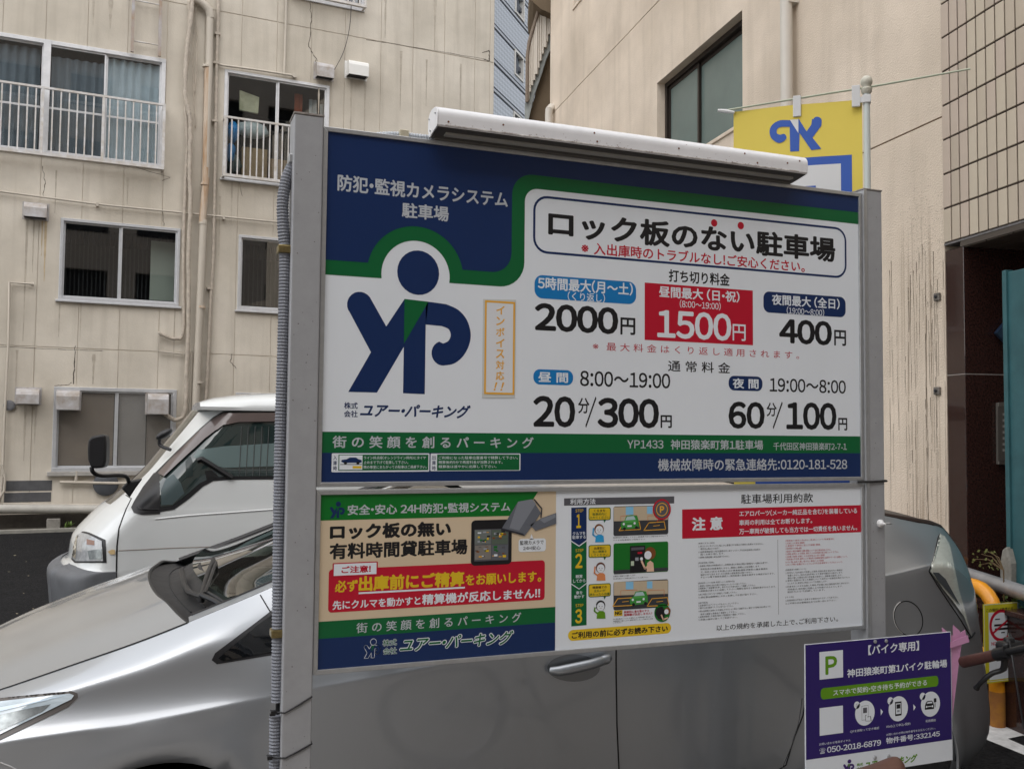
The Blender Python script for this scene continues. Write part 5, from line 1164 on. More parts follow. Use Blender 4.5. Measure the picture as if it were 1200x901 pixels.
# ------------------------------------------------------------------ outside stair between the buildings
sD = 15.9
def onV(px, py, d): return CAM+ray(px, py)*d
st = thing('outside_stair', 'concrete outside stair with pale thin balusters behind the stucco building corner', 'stairs', tuple(Vector((onV(632, 506, sD).x, onV(632, 506, sD).y, 0))))
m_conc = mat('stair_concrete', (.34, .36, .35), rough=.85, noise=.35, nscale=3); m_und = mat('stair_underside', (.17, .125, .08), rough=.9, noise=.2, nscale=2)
m_bal = mat('baluster_cream', (.62, .56, .48), rough=.5)
str_ = [(615, 142), (615, 122), (619, 116), (622, 104), (627, 92), (631, 80), (636, 64), (641, 50), (646, 32), (652, 10), (656, 10), (646, 55), (640, 70), (633, 92), (626, 112), (619, 142), (613, 170), (611, 170)]
MB().prism([onV(a, b_, sD) for a, b_ in str_], VD*.12).build('stringer', m_conc, st)
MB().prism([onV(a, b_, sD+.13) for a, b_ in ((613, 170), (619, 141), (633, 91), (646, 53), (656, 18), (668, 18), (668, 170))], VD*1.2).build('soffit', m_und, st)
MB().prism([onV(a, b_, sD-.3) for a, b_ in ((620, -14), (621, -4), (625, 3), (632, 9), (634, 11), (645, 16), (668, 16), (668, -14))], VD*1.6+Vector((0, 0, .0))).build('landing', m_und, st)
top = [(618, 65), (620, 50), (624, 36), (629, 20), (633, 4), (636, -12)]
MB().tube([onV(a, b_, sD-.05) for a, b_ in [(617.5, 120)]+top], .03, 8).build('handrail', mat('rail_brown', (.22, .17, .13), rough=.6), st, smooth=True)
def lerp_y(tab, x):
    for (a, b_), (c, d) in zip(tab, tab[1:]):
        if a <= x <= c: return b_+(d-b_)*(x-a)/max(c-a, 1e-6)
    return tab[-1][1]
lowt = [(615, 122), (619, 116), (622, 104), (627, 92), (631, 80), (636, 64), (641, 50), (646, 32), (652, 10)]
for k, x in enumerate((618, 621, 623.5, 626, 628.5, 631, 633.6, 636.2, 638.8, 641.2, 643.6)):
    y1 = lerp_y(lowt, x); y0 = lerp_y(top, x) if x < 634 else -14
    MB().tube([onV(x, y1, sD-.03), onV(x+.3, y0, sD-.03)], .022 if k % 4 else .036, 6).build('baluster', m_bal, st)
for k in range(7):
    a = (617+4*k, 118-13*k); MB().prism([onV(a[0], a[1], sD+.02), onV(a[0]+5, a[1]-2, sD+.02), onV(a[0]+5, a[1]-13, sD+.02), onV(a[0]+1, a[1]-11, sD+.02)], VD*1.0).build('tread', m_conc, st)

# ------------------------------------------------------------------ yellow banner on its pole, tied behind the sign's right post
FP = Vector((2.336, 2.60, 0)); FAz = math.radians(-40)
flag = Face((FP.x, FP.y), FAz, 'banner_flag', 'yellow banner with a mirrored blue emblem hanging from a thin pole behind the price board', 'banner')
m_fp = mat('pole_white', (.52, .56, .54), rough=.35)
FZ = flag.z(1025, 98)
MB().tube([(0, 0, 0), (0, 0, FZ-.03)], .0115, 14).build('pole', m_fp, flag.root, smooth=True)
MB().lathe([(.013, -.035), (.017, -.03), (.019, -.018), (.014, -.013), (.014, -.006), (.019, 0), (.021, .010), (.018, .020), (.010, .028), (.002, .030)], (0, 0, FZ), 'z', 18).build('finial', mat('finial_cream', (.52, .50, .42), rough=.4), flag.root, smooth=True)
fa = flag.uv(842, 131); fb = flag.uv(1137, 81)
MB().tube([(fa[0], 0, fa[1]), (-.12, 0, (fa[1]+FZ)/2+.004), (0, -.0, FZ-.012), (fb[0], 0, fb[1])], [.0035, .004, .0042, .0035], 8).build('cross_rod', mat('rod_green', (.42, .45, .34), rough=.4), flag.root, smooth=True)
fx0 = flag.u(859.5, 200); fx1 = flag.u(1011, 200); fz1 = (flag.z(860, 131)+flag.z(1011, 115))/2; fz0 = fz1-1.62
m_flag = mat('flag_yellow', (.72, .57, .10), rough=.75, noise=.06, nscale=3)
def fy(x, z): return .006*math.sin(x*14+z*3)+.004*math.sin(z*9+1)+.010*math.sin(x*5)*(fz1-z)*.3
def cloth(x0, x1, z0, z1, off, nm, m, par):
    nx = max(2, int((x1-x0)/.012)); nz = max(2, int((z1-z0)/.02)); vs = []; fs = []
    for jn in range(nz+1):
        for i in range(nx+1): x = x0+(x1-x0)*i/nx; z = z0+(z1-z0)*jn/nz; vs.append((x, fy(x, z)+off, z))
    for jn in range(nz):
        for i in range(nx): q = jn*(nx+1)+i; fs.append((q, q+1, q+nx+2, q+nx+1))
    return MB().add(vs, fs).build(nm, m, par, smooth='all')
fc = cloth(fx0, fx1, fz0, fz1, 0, 'cloth', m_flag, flag.root)
blu = ink('flag_blue', (.045, .11, .42), .7); fwh = ink('flag_white', (.66, .66, .66), .7)
# emblem, mirrored because the banner is seen from the back
def fpoly(pts, m, off):
    V = [flag.uv(a, b_) for a, b_ in pts]; MB().add([(x, fy(x, z)-off, z) for x, z in V], [tuple(range(len(V)))]).build('emblem', m, fc)
k6 = 2.3077
def g6(pts): return [(680+a/k6, b_/k6) for a, b_ in pts]
fpoly(g6([(566, 326), (594, 325), (592, 411), (568, 412)]), blu, .0012); fpoly(g6([(590, 322), (612, 357), (625, 338), (627, 322)]+[(641+12*math.cos(math.radians(d)), 328+12*math.sin(math.radians(d))) for d in range(200, 400, 25)]+[(652, 340), (628, 374), (652, 404), (625, 408), (592, 360)]), blu, .0014)
fpoly(g6(catmull([(567, 327), (540, 327), (520, 338), (512, 355), (517, 375), (535, 388), (550, 384), (558, 374), (552, 364), (540, 366), (532, 362), (532, 352), (542, 345), (567, 345)], 4)), blu, .0016)
fpoly(g6([(567, 326), (590, 324), (590, 362)]), fwh, .0020)
zz = flag.z(940, 186); 
def fr(px0, px1, z0, z1, m, off): return cloth(flag.u(px0, 210), flag.u(px1, 210), z0, z1, -off, 'print', m, fc)
fr(884, 998.5, fz0+.25, zz, blu, .0008); fr(897, 985.5, fz0+.32, zz-.03, fwh, .0014)
fr(915, 956, zz-1.0, flag.z(950, 219), blu, .0020); fr(928, 944, zz-.9, flag.z(950, 232), fwh, .0026)
m_tab = mat('tab_white', (.62, .62, .62), rough=.5)
for px in (934, 1003): u, z = flag.uv(px, 120 if px == 934 else 108); MB().box((u-.014, -.008, z-.055), (u+.014, .004, z+.022)).build('loop_tab', m_tab, fc, bevel=.002)
u0, z0 = flag.uv(1003, 117); MB().box((u0, -.006, z0-.014), (-.010, -.003, z0+.006)).build('strap', m_tab, fc); MB().box((-.014, -.015, z0-.018), (.014, .014, z0+.010)).build('clip', m_tab, flag.root, bevel=.002)
u0, z0 = flag.uv(851, 130); MB().tube([(u0-.03, 0, z0+.004), (u0, 0, z0-.002), (u0+.03, .0, z0-.01)], [.006, .008, .005], 8).build('rod_tie', m_tab, flag.root, smooth=True)

# ------------------------------------------------------------------ purple motorcycle-park sign
PY = 2.385
bs = thing('bike_parking_sign', 'small purple and white sign for motorcycle parking in front of the silver car', 'sign', (2.0, PY, 0))
cc = [atY(*p, PY) for p in ((942, 753.4), (1113.8, 741.5), (945.3, 912), (1116.9, 893.6))]
bx0, bx1 = (cc[0].x+cc[2].x)/2, (cc[1].x+cc[3].x)/2; bz1 = (cc[0].z+cc[1].z)/2; bz0 = (cc[2].z+cc[3].z)/2
vio = MB().box((bx0, PY, bz0), (bx1, PY+.003, bz1)).build('plate', white, bs)
V = Sheet([(942, 753.4), (1113.8, 741.5), (945.3, 912), (1116.9, 893.6)], (bx0, bx1, bz0, bz1), PY, vio); V.view(930, 730, 5.27)
vz = (V.m(70, 832)[1]+V.m(980, 728)[1])/2
V.poly([(bx0+.002, vz), (bx1-.002, vz), (bx1-.002, bz1-.0015), (bx0+.002, bz1-.0015)], violet, 1, raw=True)
V.rr([(152, 170), (295, 161), (297, 327), (154, 341)], white, 2, .001); V.text('P', (188, 198, 312, 260, 192, 306), lime, 3, .03)
V.text('【バイク専用】', (450, 135, 197, 767, 112, 173), white, 2, .022); V.text('神田猿楽町第1バイク駐輪場', (322, 280, 336, 945, 232, 280), white, 2, .022)
V.rr([(163, 394), (890, 332), (890, 396), (163, 466)], lime, 2, .012); V.text('スマホで契約・空き待ち予約ができる', (238, 402, 440, 818, 358, 393), white, 3, .012)
V.rr([(157, 514), (299, 500), (301, 667), (160, 682)], white, 2)
for cx, cy in ((434, 552), (640, 532), (842, 510)): V.disc((cx, cy), 60, white, 2); V.disc((cx-50, cy-50), 18, white, 2)
for i, (cx, cy) in enumerate(((384, 502), (598, 480), (802, 459))): V.text('123'[i], (cx-4, cy-8, cy+8, cx+4, cy-8, cy+8), violet, 3)
V.rr([(414, 508), (455, 504), (455, 592), (414, 596)], black, 3, outline=.0008); V.rr([(422, 520), (446, 518), (446, 550), (422, 552)], grey, 3); V.poly([(440, 600), (436, 570), (444, 566), (450, 578), (466, 574), (470, 600)], white, 4); V.poly([(438, 602), (434, 570), (440, 562), (446, 574), (470, 572), (474, 602)], black, 3.5)
V.rr([(620, 490), (660, 486), (660, 572), (620, 578)], black, 3, .001); V.rr([(625, 500), (655, 497), (655, 562), (625, 566)], white, 3.4); V.rr([(628, 505), (652, 503), (652, 530), (628, 532)], black, 3.8); V.rr([(632, 540), (648, 539), (648, 552), (632, 553)], lgrey, 3.8)
V.poly([(806, 520), (812, 500), (822, 490), (850, 488), (858, 500), (864, 516), (864, 540), (806, 544)], black, 3); V.poly([(816, 506), (824, 496), (848, 494), (854, 504)], white, 3.4); V.disc((817, 526), 5, white, 3.5); V.disc((853, 523), 5, white, 3.5); V.rr([(824, 522), (846, 521), (846, 526), (824, 527)], white, 3.5)
V.rr([(862, 475), (878, 473), (878, 498), (862, 500)], black, 3); V.rr([(868, 498), (872, 498), (872, 530), (868, 530)], black, 3)
V.poly([(530, 528), (545, 547), (532, 570)], white, 2); V.poly([(733, 507), (749, 525), (736, 547)], white, 2)
def vs_(t, x0, x1, y, h, dy, b=.0): V.text(t, (x0, y, y+h, x1, y+dy, y+dy+h), white, 2, b)
vs_('QRを読取って空き確認', 345, 522, 654, 17, -15); vs_('Web上で申込・契約', 566, 716, 632, 17, -14); vs_('利用開始', 812, 876, 606, 17, -5)
vs_('お問い合わせ専用ダイヤル', 158, 348, 724, 15, -15); vs_('お問い合わせ時は物件番号をお伝えください。', 568, 874, 681, 14, -26)
V.text('☎', (160, 757, 792, 196, 754, 788), white, 2); V.text('050-2018-6879', (206, 752, 788, 535, 716, 752), white, 2, .018); V.text('物件番号：332145', (566, 710, 748, 902, 674, 712), white, 2, .018)
V.logo((306, 828, 372, 915), ink('viol2', (.06, .02, .16)), lime, 2)
V.text('株式', (388, 858, 876, 426, 854, 872), lime, 2, .03); V.text('会社', (388, 882, 902, 426, 878, 898), lime, 2, .03); V.text('ユアー・パーキング', (432, 850, 900, 762, 812, 862), lime, 2, .04, shear=.35)
for px, py in ((1025, 751.3), (1038, 750.7), (1025, 887), (1041, 885.5)): q = atY(px, py, PY); MB().lathe([(.006, 0), (.0055, -.003), (.003, -.0045)], (q.x, q.y-.0012, q.z), 'y', 12).build('screw', m_alu, bs, smooth=True)
MB().box(((bx0+bx1)/2-.03, PY+.004, 0), ((bx0+bx1)/2+.03, PY+.034, bz1-.02)).build('stake', m_post, bs, bevel=.003)
m_pink = mat('pink_tape', (.62, .30, .50), rough=.55, noise=.15, nscale=20)
def pk(q, y=PY-.004, d=.0012): return MB().prism([atY(a, b_, y) for a, b_ in q], (0, d, 0)).build('pink_tape', m_pink, bs)
pk([(1111.5, 741.5), (1116, 744), (1128, 748), (1124, 775), (1121, 800), (1116.5, 838), (1115, 770)], PY+.006); pk([(1104, 735), (1113, 742), (1104.5, 742.5)], PY+.007); pk([(1117, 732), (1125, 739), (1125, 748), (1117, 748)], PY+.0075); pk([(1114, 752), (1134, 744), (1136, 752), (1114, 759)], PY-.004)
pk([(1131, 738), (1133, 748), (1125, 750), (1124, 742)], PY+.0085)
wq = [atY(940, 818, 2.5), atY(936, 845, 2.46), atY(928, 872, 2.45), atY(915, 905, 2.45), atY(900, 960, 2.45)]
MB().tube(catmull([tuple(p) for p in wq], 6), .0014, 6).build('wire', ink('wire_black', (.01, .01, .01)), bs, smooth=True)

# ------------------------------------------------------------------ bicycle at the lower right (grip, lever, saddle in view)
hg0 = onV(1127, 776, 2.95); hg1 = onV(1180, 764, 2.80)
hd = (hg1-hg0).normalized(); hc = hg0+hd*.29
sadp = onV(1040, 915, 2.15); 
sadp.z = .80
bz_root = Vector(((sadp.x+hc.x)/2, (sadp.y+hc.y)/2, 0))
bk = thing('bicycle', 'bicycle with brown grips, black brake lever and brown saddle at the lower right', 'bicycle', tuple(bz_root))
m_grip = mat('grip_brown', (.075, .028, .022), rough=.5, noise=.2, nscale=30); m_blk = mat('black_plastic', (.012, .012, .013), rough=.35); m_bfr = mat('bike_frame', (.05, .05, .055), rough=.25, metal=.4, coat=.6); m_chr = mat('chrome', (.6, .6, .62), rough=.15, metal=1); m_tyre = mat('bike_tyre', (.02, .02, .022), rough=.8)
hd2 = Vector((hd.x, hd.y, 0)).normalized(); 
MB().tube([hg0, hg0+hd*.003, hg0+hd*.006, hg0+hd*.135], [.012, .0165, .0175, .0165], 16).build('grip', m_grip, bk, smooth=True)
far1 = hg0+hd*.58; MB().tube([far1, far1-hd*.13], .017, 16).build('grip', m_grip, bk, smooth=True)
MB().tube([hg0+hd*.135, hg0+hd*.445], .011, 12).build('handlebar', m_blk, bk, smooth=True)
fwd = Vector((-hd2.y, hd2.x, 0))
p0 = hg0+hd*.160
MB().tube([p0-hd*.022, p0+hd*.022], .0195, 14).build('brake_clamp', m_blk, bk, smooth=True)
MB().box((p0.x-.005, p0.y-.02, p0.z-.01), (p0.x+.075, p0.y+.025, p0.z+.035)).build('shifter', m_blk, bk, bevel=.012, seg=3)
MB().lathe([(.016, 0), (.014, .010), (.004, .013)], (p0.x+.03, p0.y, p0.z+.034), 'z', 16).build('bell', m_blk, bk, smooth=True)
lv = [p0+Vector((.02, .01, -.008)), onV(1176, 783, 2.84), onV(1162, 789, 2.86), onV(1150, 799, 2.88), onV(1144, 806, 2.9)]
MB().tube(catmull([tuple(p) for p in lv], 5), [.010]*6+[.008]*8+[.0072]*5+[.009, .010], 10).build('brake_lever', m_blk, bk, smooth=True)
lv2 = [p-hd*0+hd*(.58-2*((p-hg0).dot(hd))) for p in lv]; MB().tube(catmull([tuple(p) for p in lv2], 5), [.010]*6+[.008]*8+[.0072]*5+[.009, .010], 10).build('brake_lever', m_blk, bk, smooth=True)
MB().tube(catmull([tuple(p0+Vector((.06, 0, .01))), tuple(p0+Vector((.10, .06, .04))), tuple(hc+Vector((0, .09, -.03))), tuple(hc+Vector((.0, .05, -.25)))], 8), .0028, 6).build('cable', m_blk, bk, smooth=True)
# frame geometry along s: saddle -> head
sxy = Vector((sadp.x, sadp.y, 0)); hxy = Vector((hc.x, hc.y, 0)); s_ = (hxy-sxy).normalized(); n_ = Vector((-s_.y, s_.x, 0))
head_b = hc+s_*.06+Vector((0, 0, -.45)); bbk = sxy+s_*.18+Vector((0, 0, .28)); rear = sxy-s_*.30+Vector((0, 0, .30)); frontw = head_b+s_*.17; frontw.z = .30
seat_t = sxy+Vector((0, 0, .72))
MB().tube([hc, head_b], .016, 12).build('head_tube', m_bfr, bk, smooth=True)
MB().tube([bbk, seat_t], .015, 12).tube([bbk, head_b+Vector((0, 0, .05))], .018, 12).tube([bbk+n_*.04, rear+n_*.05], .009, 8).tube([bbk-n_*.04, rear-n_*.05], .009, 8).tube([seat_t+Vector((0, 0, -.2)), rear+n_*.05], .007, 8).tube([seat_t+Vector((0, 0, -.2)), rear-n_*.05], .007, 8).build('frame', m_bfr, bk, smooth=True)
MB().tube([head_b, frontw+n_*.05], .010, 8).tube([head_b, frontw-n_*.05], .010, 8).build('fork', m_bfr, bk, smooth=True)
for c in (rear, frontw):
    ring = [c+s_*.29*math.cos(2*PI*i/40)+Vector((0, 0, .27*math.sin(2*PI*i/40))) for i in range(40)]
    wv = MB().tube(ring, .019, 10, closed=True).build('wheel', m_tyre, bk, smooth=True)
    MB().tube([c+s_*.265*math.cos(2*PI*i/40)+Vector((0, 0, .247*math.sin(2*PI*i/40))) for i in range(40)], .009, 8, closed=True).build('rim', m_chr, wv, smooth=True)
    sp = MB()
    for i in range(20): a = 2*PI*i/20; sp.tube([c+n_*.02*(1 if i % 2 else -1), c+s_*.262*math.cos(a)+Vector((0, 0, .245*math.sin(a)))], .001, 4)
    sp.build('spokes', m_chr, wv, kind='stuff'); MB().tube([c-n_*.05, c+n_*.05], .015, 10).build('hub', m_chr, wv, smooth=True)
MB().tube([bbk-n_*.06, bbk+n_*.06], .02, 12).build('crank_axle', m_chr, bk); MB().tube([bbk+n_*.06, bbk+n_*.06+s_*.1+Vector((0, 0, -.13))], .008, 8).tube([bbk-n_*.06, bbk-n_*.06-s_*.1+Vector((0, 0, .13))], .008, 8).build('crank', m_chr, bk)
for sgn in (1, -1): q = bbk+n_*.06*sgn+(s_*.1+Vector((0, 0, -.13)))*sgn; MB().box((q.x-.04, q.y-.03, q.z-.01), (q.x+.04, q.y+.03, q.z+.01)).build('pedal', m_blk, bk, bevel=.004)
# saddle: top touches the bottom edge of the frame
sv = MB(); topz = atY(1047, 897, sadp.y-.09).z-.045; rows = []
n1 = 12
for i in range(n1+1):
    t = i/n1; L_s = .23; c = sxy-R0*.035+s_*(-.11+L_s*t); wd = .072*(1-t)**.7+.022 if t < .95 else .016; zc_ = topz-.004+.012*(2*t-1)**2
    if t == 0: wd *= .75
    for j_ in range(9): a = PI*j_/8; rows.append(tuple(c+n_*wd*math.cos(a)+Vector((0, 0, zc_-.045+.045*math.sin(a)**.6))))
fs = [(i*9+j_, i*9+j_+1, (i+1)*9+j_+1, (i+1)*9+j_) for i in range(n1) for j_ in range(8)]+[tuple(range(9)), tuple(n1*9+j_ for j_ in range(8, -1, -1))]+[(i*9, (i+1)*9, (i+1)*9+8, i*9+8) for i in range(n1)]
sv.add(rows, fs).build('saddle', mat('saddle_brown', (.10, .045, .032), rough=.4, noise=.15, nscale=20), bk, smooth=True, sub=1)
MB().tube([seat_t-Vector((0, 0, .1)), Vector((sxy.x, sxy.y, topz-.04))], .0125, 12).build('seat_post', m_chr, bk, smooth=True)

# ------------------------------------------------------------------ the street behind the photographer (seen in reflections)
bh = thing('street_building', 'brown tiled office block across the lane behind the viewer', 'building', (0, -12, 0))
m_bb = mat('brown_tile', (.40, .34, .29), rough=.7, noise=.15, nscale=2)
b = MB()
for c_ in cut((-24, 20, 0, 20), [(x, x+1.8, z, z+1.5) for x in range(-21, 19, 3) for z in (1.0, 4.2, 7.4, 10.6, 13.4, 16.4)]): b.box((c_[0], -12.3, c_[2]), (c_[1], -12, c_[3]))
b.build('wall', m_bb, bh)
MB().box((-24, -18, 0), (20, -12.6, 20)).build('interior', m_dark, bh)
# ------------------------------------------------------------------ VEHICLES
from mathutils.bvhtree import BVHTree
def cr(p0, p1, p2, p3, t): return .5*((2*p1)+(-p0+p2)*t+(2*p0-5*p1+4*p2-p3)*t*t+(-p0+3*p1-3*p2+p3)*t**3)
def dense(rows, n):      # list of equally long vectors (tuples) -> interpolated list
    out = []; k = len(rows)
    for i in range(k-1):
        a = rows[max(i-1, 0)]; b = rows[i]; c = rows[i+1]; d = rows[min(i+2, k-1)]
        for j in range(n): out.append([cr(p, q, r_, s, j/n) for p, q, r_, s in zip(a, b, c, d)])
    out.append(list(rows[-1])); return out
class Shell:
    """one side of a car body: grid of (x, y, z) points; helpers lay parts on it"""
    def __init__(s, grid, ymid, root):
        s.g = grid; s.ym = ymid; s.root = root; s.nr = len(grid); s.nc = len(grid[0])
        V = [p for r in grid for p in r]; F = [(i*s.nc+j, i*s.nc+j+1, (i+1)*s.nc+j+1, (i+1)*s.nc+j) for i in range(s.nr-1) for j in range(s.nc-1)]
        s.V = V; s.F = F; s.bvh = BVHTree.FromPolygons([Vector(v) for v in V], F)
    def mir(s, p): return (p[0], 2*s.ym-p[1], p[2])
    def cam(s, px, py):
        h = s.bvh.ray_cast(CAM, ray(px, py).normalized())
        return (h[0], h[1]) if h[0] is not None else (None, None)
    def xz(s, x, z):
        h = s.bvh.ray_cast(Vector((x, s.g[0][0][1]-9, z)), Vector((0, 1, 0)))
        if h[0] is None: h = s.bvh.find_nearest(Vector((x, s.ym-.8, z)))
        return (h[0], h[1])
    def overlay(s, pts, off, name, m, parent, mode='px', cuts=3, thick=0, smooth=True, both=True, label=None):
        bm = bmesh.new(); vs = [bm.verts.new((a, 0, b)) for a, b in pts]; bm.faces.new(vs)
        bmesh.ops.triangulate(bm, faces=bm.faces)
        lim = 5.0 if mode == 'px' else .04
        for it in range(6 if cuts > 1 else 3):
            es = [e for e in bm.edges if e.calc_length() > lim]
            if not es or len(bm.faces) > 2500: break
            bmesh.ops.subdivide_edges(bm, edges=es, cuts=1); bmesh.ops.triangulate(bm, faces=bm.faces)
        V = []; ok = True
        for v in bm.verts:
            q, n = s.cam(v.co.x, v.co.z) if mode == 'px' else s.xz(v.co.x, v.co.z)
            if q is None:
                d = ray(v.co.x, v.co.z).normalized(); best = None
                for t in range(10, 90): 
                    c = CAM+d*(t*.12); h = s.bvh.find_nearest(c)
                    if best is None or h[3] < best[0]: best = (h[3], h[0], h[1])
                q, n = best[1], best[2]
            if n.y > 0: n = -n
            V.append(q+n*off)
        bm.verts.index_update(); F = [tuple(v.index for v in f.verts) for f in bm.faces]; bm.free()
        o = MB().add(V, F).build(name, m, parent, smooth='all' if smooth else False, label=label)
        if both: MB().add([s.mir(v) for v in V], F).build(name, m, parent, smooth='all' if smooth else False, label=label)
        return o
    def line(s, pts, wd, off, name, m, parent, mode='px', r=None, both=True):
        P = []
        for (a, b), (c, d) in zip(pts, pts[1:]):
            for k in range(6): P.append((a+(c-a)*k/6, b+(d-b)*k/6))
        P.append(pts[-1]); Q = []
        for a, b in P:
            q, n = s.cam(a, b) if mode == 'px' else s.xz(a, b)
            if q is None: continue
            if n.y > 0: n = -n
            Q.append(q+n*off)
        if len(Q) < 2: return None
        for mi in ((0, 1) if both else (0,)):
            o = MB().tube([s.mir(q) for q in Q] if mi else Q, wd, 6).build(name, m, parent, smooth=True)
        return o
def paint(name, col, met, rough): 
    m = mat(name, col, rough=rough, metal=met, coat=1.0, spec=.5); t = m.node_tree; b = t.nodes['Principled BSDF']
    n = t.nodes.new('ShaderNodeTexNoise'); n.inputs['Scale'].default_value = 3; n.inputs['Detail'].default_value = 5; tc = t.nodes['Texture Coordinate']; t.links.new(tc.outputs['Object'], n.inputs[0])
    r = t.nodes.new('ShaderNodeMapRange'); r.inputs['To Min'].default_value = .02; r.inputs['To Max'].default_value = .14; t.links.new(n.outputs['Fac'], r.inputs[0]); t.links.new(r.outputs[0], b.inputs['Coat Roughness']); return m
m_silver = paint('silver_paint', (.385, .405, .43), .60, .34); m_whitep = paint('white_paint', (.66, .68, .68), 0, .35)
m_gap = mat('panel_gap', (.006, .006, .007), rough=.6); m_rub = mat('black_trim', (.014, .014, .016), rough=.4); m_tyre2 = mat('car_tyre', (.018, .018, .019), rough=.85, bump=.3); m_alloy = mat('alloy', (.55, .56, .58), rough=.3, metal=.9)
m_cowl = mat('cowl_black', (.014, .0145, .017), rough=.5, noise=.2, nscale=20); m_int = mat('cabin_dark', (.03, .03, .032), rough=.8)
g_auto = glass('auto_glass', (.38, .50, .45), .015); g_priv = mat('privacy_glass', (.006, .007, .008), rough=.04, spec=.8, coat=.5)
def wheel(c, R, root, side, wd=.19):
    prof = [(R*.62, -wd/2), (R*.93, -wd/2), (R*.99, -wd*.36), (R, 0), (R*.99, wd*.36), (R*.93, wd/2), (R*.62, wd/2)]
    w_ = MB().lathe(prof, c, 'y', 40).build('wheel', m_tyre2, root, smooth=True)
    s = -1 if side < 0 else 1; f = c[1]+s*wd*.46
    MB().lathe([(R*.63, s*wd*.44), (R*.60, s*wd*.30), (R*.2, s*wd*.2), (R*.17, s*wd*.38)], c, 'y', 32).build('rim', m_alloy, w_, smooth=True)
    b = MB()
    for k in range(5):
        a = 2*PI*k/5; u = Vector((math.cos(a), 0, math.sin(a))); v = Vector((-math.sin(a), 0, math.cos(a))); C_ = Vector((c[0], f, c[2]))
        b.prism([C_+u*R*.12+v*R*.09, C_+u*R*.62+v*R*.06, C_+u*R*.62-v*R*.06, C_+u*R*.12-v*R*.09], (0, -s*.02, 0))
    b.lathe([(R*.16, f-c[1]+.0), (R*.14, f-c[1]+s*.01)], c, 'y', 20); b.build('rim_spokes', m_alloy, w_)
def cut_arches(grid, wheels):
    """drop body faces inside the wheel circles and pull the rim vertices onto the circle"""
    nr, nc = len(grid), len(grid[0]); dead = set()
    for (wx, wz, R) in wheels:
        for i in range(nr):
            for j in range(nc):
                x, y, z = grid[i][j]; d = math.hypot(x-wx, z-wz)
                if d < R: dead.add((i, j))
    F = []; rim = set()
    for i in range(nr-1):
        for j in range(nc-1):
            q = [(i, j), (i, j+1), (i+1, j+1), (i+1, j)]; k = sum(c in dead for c in q)
            if k == 4: continue
            F.append(tuple(a*nc+b for a, b in q))
            for c in q:
                if c in dead: rim.add(c)
    for (i, j) in rim:
        x, y, z = grid[i][j]
        for (wx, wz, R) in wheels:
            d = math.hypot(x-wx, z-wz)
            if d < R and d > 1e-6: grid[i][j] = (wx+(x-wx)*R/d, y, wz+(z-wz)*R/d)
    return F

# ============ silver hatchback
car = thing('silver_car', 'silver five door hatchback parked right behind the price board', 'car', (1.35, 3.82, 0))
NP, MP = 2.95, 3.82
